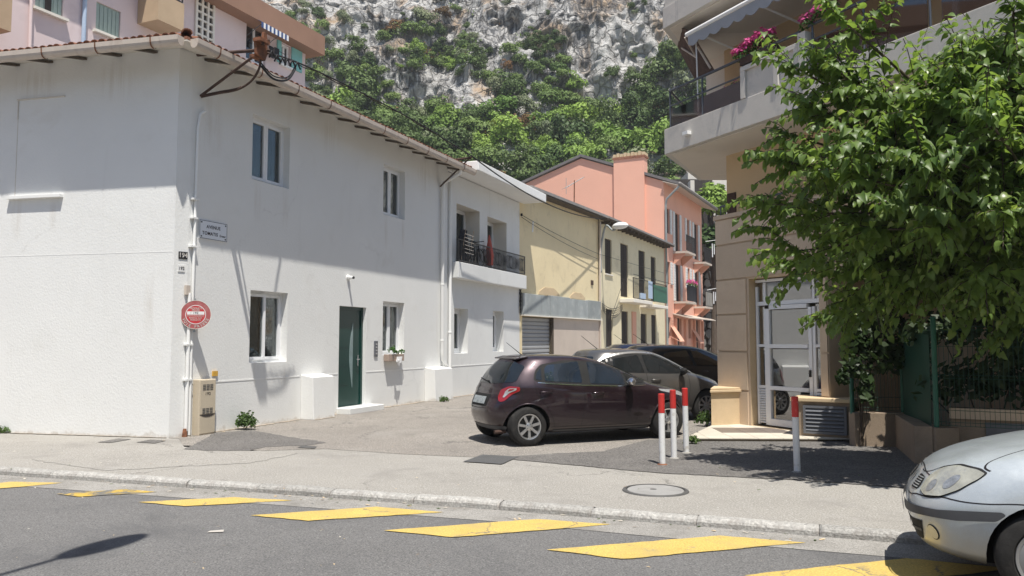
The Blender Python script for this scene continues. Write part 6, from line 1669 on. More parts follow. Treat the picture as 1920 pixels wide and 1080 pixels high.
b = MB(); Mh = Matrix.Translation(head) @ Matrix(((ad.x, -ad.y, 0, 0), (ad.y, ad.x, 0, 0), (0, 0, 1, 0), (0, 0, 0, 1))) @ Matrix.Diagonal((2.6, 1, 1, 1))
b.lathe(Mh, [(0.001, .09), (.10, .07), (.17, .0), (.12, -.05), (0.001, -.06)], 18); b.build('lamp_head', M['zinc'], lp, True)

# ================================================================== THE BROAD-LEAVED TREE
M['tree_leaf'] = leaf_mat('tree_leaf', (.100, .165, .045), (.25, .40, .065), .44, .40, .40, .38, 2.2, .40)
M['tree_leaf_young'] = leaf_mat('tree_leaf_young', (.17, .24, .06), (.34, .47, .08), .34, .5, .25, .42, 3.0, .2)
M['twig'] = pm('twig', (.075, .06, .04), .85, .2, 8, .3, 60)
def leaf_shape(L=.15, W=.125, fold=.30, curl=.05):
    """broad heart-shaped leaf folded along its midrib, tip along +x, tip drooping"""
    xs_ = [-.06, .10, .34, .62, .86, 1.0]; hw = [.30, .50, .50, .38, .17, 0]
    V = []; 
    for x, w in zip(xs_, hw):
        z = -curl * (max(x, 0) ** 2) * 1.6
        V.append((max(x, 0) * L, 0, z * L / .15)); 
        if w: V.append((x * L, w * W, z * L / .15 + fold * w * W)); V.append((x * L, -w * W, z * L / .15 + fold * w * W))
    Q = []
    for i in range(4):
        a = i * 3; c = (i + 1) * 3
        Q.append((a, c, c + 1, a + 1)); Q.append((a, a + 2, c + 2, c))
    a = 12; Q.append((a, 15, a + 1, a + 1)); Q.append((a, a + 2, 15, 15))
    return np.array(V), Q
def leaf_mesh(name, mat, **k):
    V, Q = leaf_shape(**k); me = bpy.data.meshes.new(name); me.from_pydata([tuple(v) for v in V], [], [tuple(dict.fromkeys(q)) for q in Q]); me.materials.append(M[mat]); me.polygons.foreach_set('use_smooth', [True] * len(me.polygons)); me.update(); return me
LV, LQ = leaf_shape(); LT = []
for q in LQ:
    q = list(dict.fromkeys(q)); LT += [(q[0], q[1], q[2])] + ([(q[0], q[2], q[3])] if len(q) == 4 else [])
LT = np.array(LT)
LMS = [leaf_mesh('leaf', 'tree_leaf'), leaf_mesh('leaf', 'tree_leaf', fold=.5, curl=.09), leaf_mesh('leaf', 'tree_leaf_young', L=.14, W=.11)]
TB = Vector((7.35, 10.1, 0.03))
tree = thing('broad_leaved_tree', 'broad-leaved green tree overhanging the pavement in front of the beige building', 'tree', TB)
# crown lobes: centre of mass of the leafage, in the place itself
tg = np.random.default_rng(23)
hub = Vector((6.7, 9.8, 2.4))
b = MB(); b.tube([TB, TB + Vector((.02, -.05, 1.2)), hub], [.17, .14, .12], 10)
def T(px, py, Y): return at_depth(px, py, Y)
LIMB = [T(1490, 125, 9.3), T(1570, 30, 9.0), T(1660, 190, 8.8), T(1800, 95, 8.6), T(1470, 300, 9.6), T(1448, 428, 10.2), T(1500, 470, 9.8), T(1610, 260, 8.4), T(1720, 300, 8.0), T(1850, 220, 7.8), T(1880, 400, 8.2), T(1760, 430, 8.6), T(1640, 430, 9.0), T(1960, 80, 8.6), T(2050, 300, 8.6), T(1560, 330, 8.9), T(1700, 200, 9.6), T(1840, 100, 9.4), T(1900, 20, 8.2), T(2150, 150, 9.2), T(1560, 510, 10.6), T(1480, 490, 10.8), T(1440, 380, 9.9), T(1600, 560, 10.6), T(1700, 520, 9.6), T(1830, 520, 9.0), T(2000, 500, 9.4), T(1530, 200, 9.2), T(1520, 400, 9.4), T(1630, 560, 10.4), T(1480, 250, 9.6), T(1620, 500, 9.9), T(1760, 190, 8.2), T(1920, 560, 9.4), T(1960, 330, 7.8), T(1570, 590, 11.2), T(1640, 200, 9.0), T(1560, 120, 8.9), T(1700, 230, 8.6), T(1800, 160, 8.4), T(1880, 110, 8.4), T(1600, 330, 8.6), T(1680, 380, 8.4), T(1790, 300, 8.3), T(1520, 290, 9.1), T(1590, 140, 9.2), T(1850, 330, 8.3), T(1750, 190, 8.9), T(1720, 540, 9.9), T(1830, 570, 9.7), T(1910, 590, 9.5), T(1650, 520, 10.2)]
shoots = []
for e in LIMB:
    m1 = hub.lerp(e, .45) + Vector((tg.normal() * .15, tg.normal() * .15, .35)); m0 = hub.lerp(e, .2) + Vector((0, 0, .22))
    path = [Vector(p) for p in catmull([hub, m0, m1, e], 5, False)]
    b.tube(path, list(np.linspace(.055, .010, len(path))), 6)
    for k in range(46):
        t = tg.uniform(.34, 1.0); p = path[min(len(path) - 1, int(t * (len(path) - 1)))]
        d = (e - hub).normalized() * .6 + Vector(tg.normal(size=3)) * .75 + Vector((0, 0, .12)); d.normalize()
        shoots.append((p, d, tg.uniform(.40, .85)))
    for k in range(4):
        d = (e - hub).normalized() + Vector(tg.normal(size=3)) * .30; d.normalize(); shoots.append((e - d * .12, d, tg.uniform(.4, .75)))
leaves = []
tw = MB()
for (p, d, L) in shoots:
    side = d.cross(Vector((0, 0, 1))); side = side.normalized() if side.length > .05 else Vector((1, 0, 0))
    n = int(L / .046); prev = p; path = [p]
    for i in range(n):
        t = (i + 1) / n; dd = (d + Vector((0, 0, -.55 * t * t))).normalized(); prev = prev + dd * (L / n); path.append(prev)
        sgn = 1 if i % 2 else -1
        ld = (dd * .55 + side * sgn * (.75 + .2 * tg.normal()) + Vector((0, 0, -.42 + .25 * tg.normal()))).normalized()
        up = (Vector((0, 0, 1)) + Vector(tg.normal(size=3)) * .38); 
        leaves.append((prev + ld * .03, ld, up, tg.uniform(.50, 1.12) * (1.0 - .35 * t), 1 if tg.random() < (.16 if t > .6 else .03) else 0))
    tw.tube(path[::3] + [path[-1]], .005, 4, cap=False)
trk = b.build('trunk', M['bark'], tree, True); tw.build('twigs', M['twig'], tree)
def leaf_matrix(p, x, up, s_):
    y = up.cross(x); y.normalize(); z = x.cross(y)
    return Matrix(((x.x * s_, y.x * s_, z.x * s_, p.x), (x.y * s_, y.y * s_, z.y * s_, p.y), (x.z * s_, y.z * s_, z.z * s_, p.z), (0, 0, 0, 1)))
# the 300 leaves that show largest stand alone, the rest are joined
def in_frame(p):
    y = p.y * _cp + (p.z - CAM_H) * _sp; z = -p.y * _sp + (p.z - CAM_H) * _cp
    return y > .5 and abs(F_PX * p.x / y) < 960 and abs(F_PX * z / y) < 540
order = sorted(range(len(leaves)), key=lambda i: (not in_frame(leaves[i][0]), leaves[i][0].length - leaves[i][3] * .6))
single = set(order[:300])
LVs, LTs, LMi = [], [], []; off = 0
for i, (p, x, up, s_, yg) in enumerate(leaves):
    Mx = leaf_matrix(p, x, up, s_)
    if i in single: inst('leaf', LMS[2] if yg else LMS[i % 2], Mx, tree)
    else:
        A = np.array(Mx.to_3x3()); LVs.append(LV @ A.T + np.array(Mx.translation)); LTs.append(LT + off); LMi.append(np.full(len(LT), yg)); off += len(LV)
o = link(bpy.data.objects.new('foliage', np_mesh('foliage', np.concatenate(LVs), np.concatenate(LTs), [M['tree_leaf'], M['tree_leaf_young']], True, np.concatenate(LMi))), tree); o['kind'] = 'stuff'
print('tree leaves', len(leaves))
# ================================================================== CARS
def paint(name, base, metal=.55, rough=.30, coat=1.0, dirt=None):
    m, nt, out = _nt(name); g = NG(nt); v = g.coord()
    bs = g.n('ShaderNodeBsdfPrincipled'); bs.inputs['Metallic'].default_value = metal; bs.inputs['Coat Weight'].default_value = coat; bs.inputs['Coat Roughness'].default_value = .05
    col = g.ramp(g.noise(v, 3.0, 4, .6), [(.3, tuple(c * .93 for c in base)), (.7, tuple(c * 1.07 for c in base))])
    col = g.mix(g.ramp(g.noise(v, 340, 1, .5), [(.5, 0), (.75, .35)]), col, tuple(min(1, c * 1.6 + .01) for c in base))
    if dirt:
        zc = g.n('ShaderNodeSeparateXYZ'); g.l(v, zc.inputs[0])
        low = g.ramp(g.math('ADD', zc.outputs[2], g.math('MULTIPLY', g.noise(v, 3.2, 6, .7), .5)), [(.35, .8), (.68, 0)])
        col = g.mix(low, col, dirt)
        rr_ = g.ramp(g.noise(v, 4, 7, .7), [(.35, rough), (.75, min(1, rough + .25))])
        g.l(rr_, bs.inputs['Roughness'])
    else: bs.inputs['Roughness'].default_value = rough
    g.l(col, bs.inputs['Base Color']); g.l(bs.outputs[0], out.inputs[0]); return m
M['paint_burgundy'] = paint('paint_burgundy', (.026, .013, .018), .5, .28, 1.0, (.05, .04, .036))
M['paint_grey'] = paint('paint_grey', (.115, .110, .104), .5, .32)
M['paint_black'] = paint('paint_black', (.010, .010, .012), .3, .3)
M['paint_blue'] = paint('paint_blue', (.012, .018, .05), .4, .3)
M['paint_silver'] = paint('paint_silver', (.50, .54, .56), .45, .34, .8, (.50, .43, .30))
M['car_glass'] = pm('car_glass', (.010, .013, .015), .03, .3, 2, 0, spec=.7, coat=.5)
M['car_glass_blue'] = pm('car_glass_blue', (.016, .024, .036), .03, .4, 2.5, 0, spec=.8, coat=.6)
M['rubber'] = pm('rubber', (.016, .016, .016), .75, .2, 8, 0, spec=.3)
M['tyre'] = pm('tyre', (.028, .027, .026), .9, .25, 9, .25, 60, .2, stain=((.075, .068, .06), 5, .55, .8))
M['wheel_well'] = pm('wheel_well', (.012, .012, .012), .95, .2, 4, 0)
M['alloy'] = pm('alloy', (.58, .58, .58), .32, .05, 5, 0, metal=.85, spec=.5)
M['alloy_dark'] = pm('alloy_dark', (.05, .05, .05), .5, .1, 5, 0)
M['steel_cap'] = pm('steel_cap', (.30, .30, .30), .5, .1, 5, 0, metal=.4)
M['plastic_dark'] = pm('plastic_dark', (.075, .077, .082), .6, .12, 5, .12, 160, .35)
M['tail_red'] = pm('tail_red', (.26, .012, .014), .12, .1, 5, 0, spec=.6, coat=.8)
M['lamp_clear'] = pm('lamp_clear', (.46, .46, .46), .12, .12, 14, .35, 22, spec=.7, coat=1.0, metal=.35)
M['lamp_yellowed'] = pm('lamp_yellowed', (.44, .43, .36), .12, .3, 7, .5, 16, spec=.6, coat=.9, metal=.3, stain=((.34, .34, .32), 9, .52, .7))
M['plate_white'] = pm('plate_white', (.62, .63, .64), .5, .05, 5, 0, stain=((.30, .31, .34), 28, .53, .6))
M['plate_shaded'] = pm('plate_shaded', (.30, .33, .34), .5, .1, 8, 0, stain=((.16, .18, .19), 28, .5, .6))  # white rear plate darkened: its shade is put into the colour
M['lamp_bowl'] = pm('lamp_bowl', (.52, .52, .50), .28, .35, 30, .6, 26, spec=.6, metal=.7, coat=.6)
M['crease'] = pm('crease', (.012, .010, .011), .6, .1, 5, 0)

class Car:
    """body from stacked plan slices; rows (z, front x, rear x, half width, front squareness, rear squareness)"""
    def __init__(s, tab, name, label, cat, ground, heading, cx=0.0):
        k = [np.array(r, float) for r in tab]; s.rows = catmull(k, 6, False); s.rows = [np.array(r) for r in s.rows]
        for i in range(1, len(s.rows)):
            if s.rows[i][0] <= s.rows[i - 1][0]: s.rows[i][0] = s.rows[i - 1][0] + .0005
        s.Z = np.array([r[0] for r in s.rows]); s.A = np.array(s.rows)
        h = Vector(heading).normalized(); s.h = h; s.l = Vector((-h.y, h.x, 0))
        s.O = Vector(ground); s.root = thing(name, label, cat, s.O); s.name = name
        s.M = Matrix(((h.x, s.l.x, 0, s.O.x), (h.y, s.l.y, 0, s.O.y), (0, 0, 1, s.O.z), (0, 0, 0, 1)))
    def W(s, x, y, z): return s.M @ Vector((x, y, z))
    def row(s, z): return [np.interp(z, s.Z, s.A[:, c]) for c in range(6)]
    def plan(s, z, th):
        """point on the plan outline; th 0 = nose, pi/2 = left side, pi = tail"""
        _, xf, xr, w, nf, nr = s.row(z); xm = (xf + xr) / 2; a = (xf - xr) / 2
        c, q = math.cos(th), math.sin(th); n = nf if c >= 0 else nr
        return xm + a * math.copysign(abs(c) ** (2 / n), c), w * math.copysign(abs(q) ** (2 / n), q)
    def side_y(s, x, z):
        _, xf, xr, w, nf, nr = s.row(z); xm = (xf + xr) / 2; a = (xf - xr) / 2; n = nf if x >= xm else nr
        return w * max(0, 1 - min(1, abs(x - xm) / a) ** n) ** (1 / n)
    def end_x(s, y, z, e):
        _, xf, xr, w, nf, nr = s.row(z); xm = (xf + xr) / 2; a = (xf - xr) / 2; n = nf if e > 0 else nr
        return xm + e * a * max(0, 1 - min(1, abs(y) / max(w, .01)) ** n) ** (1 / n)
    def body(s, mat, axles, wr, K=88):
        b = MB(); n = len(s.rows)
        for r in s.rows:
            for k in range(K):
                x, y = s.plan(r[0], 2 * math.pi * k / K); b.v.append(tuple(s.W(x, y, r[0])))
        for i in range(n - 1):
            for k in range(K):
                k2 = (k + 1) % K; b.f.append((i * K + k, i * K + k2, (i + 1) * K + k2, (i + 1) * K + k)); b.m.append(0)
        b.f.append(tuple(reversed(range(K)))); b.m.append(1)
        b.f.append(tuple((n - 1) * K + k for k in range(K))); b.m.append(0)
        o = b.build('body', [M[mat], M['wheel_well']], s.root, True)
        for ax in axles:
            for sd in (-1, 1):
                c = MB(); c.tube([s.W(ax, sd * .50, wr), s.W(ax, sd * 1.3, wr)], wr + .045, 36); c.m = [1] * len(c.m)
                co = c.build('cutter', [M['wheel_well'], M['wheel_well']])
                md = o.modifiers.new('cut', 'BOOLEAN'); md.object = co; md.operation = 'DIFFERENCE'; md.solver = 'EXACT'
                try: md.material_mode = 'TRANSFER'
                except Exception: pass
        bpy.context.view_layer.update()
        me = bpy.data.meshes.new_from_object(o.evaluated_get(bpy.context.evaluated_depsgraph_get()))
        cut = [m.object for m in o.modifiers]; o.modifiers.clear(); old = o.data; o.data = me; bpy.data.meshes.remove(old)
        for c in cut: me_ = c.data; bpy.data.objects.remove(c); bpy.data.meshes.remove(me_)
        me.set_sharp_from_angle(angle=R(38)); s.bodyo = o
        return o
    def _fill(s, poly, h):
        bm = bmesh.new(); vs = [bm.verts.new((p[0], p[1], 0)) for p in poly]
        f = bm.faces.new(vs); P = np.array(poly)
        for ax in (0, 1):
            lo, hi = P[:, ax].min(), P[:, ax].max(); v = math.ceil(lo / h) * h
            if v - lo < h * .05: v += h
            while v < hi - h * .05:
                no = [0, 0, 0]; no[ax] = 1; co = [0, 0, 0]; co[ax] = v
                bmesh.ops.bisect_plane(bm, geom=bm.verts[:] + bm.edges[:] + bm.faces[:], plane_co=co, plane_no=no, dist=1e-6); v += h
        bmesh.ops.triangulate(bm, faces=bm.faces[:]); bm.verts.index_update()
        out = ([v.co.copy() for v in bm.verts], [[v.index for v in f.verts] for f in bm.faces]); bm.free(); return out
    def patch(s, name, poly, kind, mat, off=.004, side=1, h=.06, parent=None, label=None):
        """a thin raised pane following the body: kind 'side' (x,z), 'front'/'rear' (y,z), 'wrap' (angle,z)"""
        vs, fs = s._fill(poly, h); b = MB()
        def mp(a, z, o):
            if kind == 'side':
                y = s.side_y(a, z); dy = (s.side_y(a, z + .02) - s.side_y(a, z - .02)) / .04; dx = (s.side_y(a + .02, z) - s.side_y(a - .02, z)) / .04
                n = Vector((-dx, 1, -dy)).normalized(); return s.W(a + n.x * o, side * (y + n.y * o), z + n.z * o)
            if kind in ('front', 'rear'):
                e = 1 if kind == 'front' else -1; x = s.end_x(a, z, e); dz = e * (s.end_x(a, z + .02, e) - s.end_x(a, z - .02, e)) / .04; dy = e * (s.end_x(a + .02, z, e) - s.end_x(a - .02, z, e)) / .04
                n = Vector((1, -dy, -dz)).normalized(); return s.W(x + e * n.x * o, a + n.y * o, z + n.z * o)
            x, y = s.plan(z, a); x1, y1 = s.plan(z, a - .02); x2, y2 = s.plan(z, a + .02); n = Vector((y2 - y1, -(x2 - x1), 0)); n.normalize()
            return s.W(x + n.x * o, side * (y + n.y * o), z)
        b.v = [tuple(mp(v.x, v.y, off)) for v in vs]; b.f = [tuple(f) for f in fs]; b.m = [0] * len(fs)
        o = b.build(name, M[mat], parent or s.root, True)
        if label: o['label'] = label
        return o
    def line(s, pts, kind, w=.005, side=1, name='panel_gap', mat='crease', off=.0015, parent=None):
        P = [np.array(p, float) for p in catmull(pts, 6, False)] if len(pts) > 2 else [np.array(pts[0], float) * (1 - t) + np.array(pts[1], float) * t for t in np.linspace(0, 1, 12)]
        b = MB()
        for i in range(len(P) - 1):
            d = P[i + 1] - P[i]; L = np.linalg.norm(d)
            if L < 1e-6: continue
            n = np.array((-d[1], d[0])) / L * w * .5; q = [P[i] - n, P[i + 1] - n, P[i + 1] + n, P[i] + n]; out = []
            for a, z in q:
                if kind == 'side': out.append(s.W(a, side * (s.side_y(a, z) + off), z))
                elif kind == 'wrap': x, y = s.plan(z, a); r_ = math.hypot(x, y); out.append(s.W(x * (1 + off / r_), side * y * (1 + off / r_) , z))
                else: e = 1 if kind == 'front' else -1; out.append(s.W(s.end_x(a, z, e) + e * off * 2, a, z + off))
            b.poly(out)
        return b.build(name, M[mat], parent or s.bodyo)
    def wheel(s, x, sd, r, w=.19, yo=.80, spokes=7, style='alloy'):
        T = s.M @ Matrix.Translation((x, sd * yo, r)) @ Matrix.Rotation(-math.pi / 2 * sd, 4, 'X')     # local z points outward
        rr = r * .66
        b = MB(); b.lathe(T, [(rr, -w), (r - .03, -w), (r, -w + .03), (r, -.03), (r - .012, -.012), (r - .035, .0), (rr + .012, .004), (rr, -.012), (rr, -w)], 40); t = b.build('wheel', M['tyre'], s.root, True, sharp=40)
        b = MB()
        b.lathe(T, [(rr - .001, -.010), (rr - .004, .001), (rr - .022, -.004), (rr - .028, -.03), (rr - .03, -.10)], 40, 0)
        b.lathe(T, [(rr - .03, -.075), (.0005, -.075)], 30, 1)
        if style == 'cap':
            b.lathe(T, [(rr - .02, -.01), (rr * .6, .012), (rr * .3, .02), (.0005, .022)], 30, 0)
        else:
            for k in range(spokes):
                a = 2 * math.pi * k / spokes + .25
                for da, w0, w1 in ((-.02, .019, .021), ):
                    c, q = math.cos(a), math.sin(a); ex = Vector((c, q, 0)); ey = Vector((-q, c, 0))
                    pts = [ex * .045 - ey * w0, ex * .045 + ey * w0, ex * (rr - .02) + ey * w1, ex * (rr - .02) - ey * w1]
                    zz = [-.012, -.012, -.006, -.006]
                    b.prism([T @ (p + Vector((0, 0, z))) for p, z in zip(pts, zz)], (T.to_3x3() @ Vector((0, 0, -.03))), 0)
            b.lathe(T, [(.062, -.03), (.06, -.004), (.04, .004), (.0005, .005)], 20, 0)
            for k in range(5):
                a = 2 * math.pi * k / 5; c_ = Matrix.Translation((.042 * math.cos(a), .042 * math.sin(a), .0)); b.lathe(T @ c_, [(.007, .004), (.006, .007), (.0005, .007)], 6, 1)
        b.build('rim', [M['steel_cap' if style == 'cap' else 'alloy'], M['alloy_dark']], t, True, sharp=35)
        return t
    def mirror(s, x, z, sd, mat, yb=None):
        y = s.side_y(x, z); b = MB(); rows = []
        for i, t in enumerate(np.linspace(0, 1, 9)):
            sc = math.sin(math.pi * (.08 + .84 * t)) ** .55; yy = y + .03 + .19 * t
            rows.append([s.W(x - .02 + .075 * sc * math.cos(a) - .03 * t, sd * yy, z + .085 + .068 * sc * math.sin(a)) for a in np.linspace(0, 2 * math.pi, 15)[:-1]])
        for i in range(8):
            for k in range(14): b.poly([rows[i][k], rows[i][(k + 1) % 14], rows[i + 1][(k + 1) % 14], rows[i + 1][k]])
        b.poly(rows[0]); b.poly(rows[-1]); m_ = b.build('mirror', M[mat], s.root, True)
        b = MB(); b.tube([s.W(x, sd * (y - .02), z + .02), s.W(x - .01, sd * (y + .09), z + .035)], [.035, .03], 8); b.build('mirror_arm', M['rubber'], m_, True)
    def handle(s, x, z, sd, mat):
        y = s.side_y(x, z)
        b = MB(); b.tube([s.W(x - .10, sd * (y + .002), z), s.W(x - .08, sd * (y + .028), z + .004), s.W(x + .08, sd * (y + .028), z + .008), s.W(x + .10, sd * (y + .002), z + .008)], .013, 8); b.build('door_handle', M[mat], s.root, True)

# ------------------------------------------------------------------ burgundy hatchback
h = Vector((.9165, .400, 0)).normalized(); lft = Vector((-h.y, h.x, 0))
cen = gnd(993, 838) + lft * .79 + h * 1.27
TAB = [(.19, 1.72, -1.58, .70, 3.6, 3.6), (.27, 1.90, -1.73, .79, 3.4, 3.6), (.42, 1.985, -1.81, .845, 3.2, 3.6), (.58, 1.99, -1.82, .868, 3.0, 3.5), (.70, 1.93, -1.785, .872, 2.9, 3.5), (.80, 1.76, -1.73, .868, 2.9, 3.5), (.87, 1.47, -1.71, .855, 3.2, 3.5), (.93, 1.16, -1.68, .835, 3.8, 3.5), (1.04, .86, -1.61, .785, 4.2, 3.5), (1.16, .57, -1.52, .73, 4.2, 3.4), (1.27, .27, -1.41, .672, 4.2, 3.2), (1.345, .0, -1.31, .61, 4, 3.2), (1.385, -.25, -1.20, .52, 3.4, 3.2), (1.405, -.45, -1.0, .36, 3, 3), (1.41, -.58, -.85, .18, 2.6, 2.6)]
c = Car(TAB, 'burgundy_car', 'dark burgundy five-door hatchback parked in front of the yellow house', 'car', cen, h)
burg = c
c.body('paint_burgundy', (-1.27, 1.29), .305)
for sd in (-1, 1):
    dlo = [(-1.18, 1.02), (-1.13, 1.16), (-1.02, 1.255), (-.6, 1.318), (-.1, 1.302), (.22, 1.222), (.45, 1.15), (.66, 1.07), (.88, .955), (.86, .905), (.3, .905), (-.6, .945), (-1.12, .985)]
    ft = c.patch('window_surround', round_poly(dlo, .05), 'side', 'rubber', .002, sd)
    c.patch('window', round_poly([(-1.0, 1.0), (-.975, 1.19), (-.92, 1.245), (-.36, 1.296), (-.36, .962)], .03), 'side', 'car_glass_blue', .006, sd)
    c.patch('window', round_poly([(-1.15, 1.03), (-1.11, 1.13), (-1.03, 1.205), (-1.05, 1.01)], .03), 'side', 'car_glass', .006, sd)
    c.patch('window', round_poly([(-.20, 1.288), (-.1, 1.28), (.22, 1.20), (.42, 1.13), (.42, .92), (-.22, .948)], .025), 'side', 'car_glass_blue', .006, sd)
    c.patch('window', round_poly([(.47, 1.11), (.66, 1.04), (.84, .945), (.47, .925)], .02), 'side', 'car_glass', .006, sd)
    c.line([(-.37, .96), (-.34, .75), (-.36, .45), (-.38, .28)], 'side', .007, sd)
    c.line([(.66, .92), (.70, .7), (.66, .45), (.62, .28)], 'side', .007, sd)
    c.line([(-1.17, 1.0), (-1.14, .80), (-.98, .60), (-.88, .42), (-.84, .28)], 'side', .007, sd)
    c.line([(-.88, .285), (.62, .285)], 'side', .006, sd)
    c.line([(1.55, .35), (1.62, .62), (1.5, .78)], 'side', .006, sd)
    c.line([(-1.50, .34), (-1.60, .50), (-1.66, .60)], 'side', .006, sd)
    c.patch('sill_trim', round_poly([(-.84, .245), (.90, .245), (.90, .215), (-.84, .215)], .01), 'side', 'plastic_dark', .008, sd)
    c.line([(-1.12, .98), (-.6, .94), (.3, .90), (.86, .900)], 'side', .012, sd, 'chrome_strip', 'chrome', .006)
    c.handle(-1.0, .83, sd, 'paint_burgundy'); c.handle(-.10, .80, sd, 'paint_burgundy')
    c.mirror(.50, .885, sd, 'paint_burgundy' if sd > 0 else 'chrome')
    # tail lamp wrapping the corner
    tl = c.patch('tail_lamp', round_poly([(2.31, .915), (2.54, .925), (2.73, .865), (2.765, .78), (2.69, .685), (2.58, .69), (2.48, .80), (2.32, .855)], .05), 'wrap', 'tail_red', .010, sd, .05)
    c.patch('clear_lens', round_poly([(2.37, .895), (2.53, .892), (2.62, .84), (2.645, .76), (2.61, .75), (2.54, .82), (2.39, .865)], .03), 'wrap', 'lamp_clear', .014, sd, .05, tl)
    c.patch('red_lens', round_poly([(2.42, .885), (2.52, .88), (2.56, .845), (2.45, .868)], .02), 'wrap', 'tail_red', .018, sd, .04, tl)
    c.patch('headlamp', round_poly([(.36, .66), (.70, .70), (1.02, .80), (.98, .835), (.66, .80), (.40, .73)], .03), 'wrap', 'lamp_clear', .008, sd, .05)
    c.wheel(-1.27, sd, .305, yo=.79); c.wheel(1.29, sd, .305, yo=.79)
    # arch lips
    for ax in (-1.27, 1.29):
        b = MB(); P_ = []
        for a in np.linspace(R(8), R(172), 22):
            x, z = ax + .352 * math.cos(a), .305 + .352 * math.sin(a)
            P_.append(c.W(x, sd * (c.side_y(x, max(z, .2)) - .004), z))
        b.tube(P_, .011, 6); b.build('wheel_arch', M['paint_burgundy'], c.root, True)
c.patch('rear_window', round_poly([(-.65, .985), (-.59, 1.23), (-.4, 1.29), (.4, 1.29), (.59, 1.23), (.65, .985), (.3, .955), (-.3, .955)], .05), 'rear', 'car_glass', .005)
c.patch('windscreen', round_poly([(-.66, .97), (-.50, 1.25), (0, 1.32), (.50, 1.25), (.66, .97), (0, .96)], .05), 'front', 'car_glass', .005)
b = MB(); b.prism([c.W(-1.16, -.50, 1.362), c.W(-1.16, .50, 1.362), c.W(-1.345, .45, 1.330), c.W(-1.345, -.45, 1.330)], (0, 0, .022)); b.build('spoiler', M['paint_burgundy'], c.root, bevel=.008)
b = MB(); b.tube([c.W(-1.64, -.05, .985), c.W(-1.70, -.05, .99)], .014, 6); b.tube([c.W(-1.685, -.06, .99), c.W(-1.64, .30, 1.02)], .009, 5); b.build('rear_wiper', M['rubber'], c.root)
c.patch('plate_recess', round_poly([(-.30, .60), (.30, .60), (.34, .79), (-.34, .79)], .03), 'rear', 'rubber', .004)
c.patch('number_plate', round_poly([(-.25, .635), (.25, .635), (.25, .745), (-.25, .745)], .01), 'rear', 'plate_shaded', .012)
c.line([(-.74, .60), (0, .565), (.74, .60)], 'rear', .008)
c.line([(-.70, .585), (-.74, .8), (-.68, .98)], 'rear', .007); c.line([(.70, .585), (.74, .8), (.68, .98)], 'rear', .007)
c.patch('lower_bumper', round_poly([(-.55, .25), (.55, .25), (.60, .31), (-.60, .31)], .03), 'rear', 'plastic_dark', .006)
c.patch('grille', round_poly([(-.42, .40), (.42, .40), (.50, .58), (-.50, .58)], .04), 'front', 'plastic_dark', .006)
b = MB(); b.tube([c.W(-1.05, 0, 1.40), c.W(-1.32, 0, 1.60)], [.007, .004], 5); b.build('aerial', M['rubber'], c.root)
b = MB(); b.tube([c.W(-1.55, -.50, .22), c.W(-1.74, -.51, .215)], .03, 8); b.build('exhaust', M['rust_dark'], c.root)

def tint_car(c, zs, mat_body):
    pass
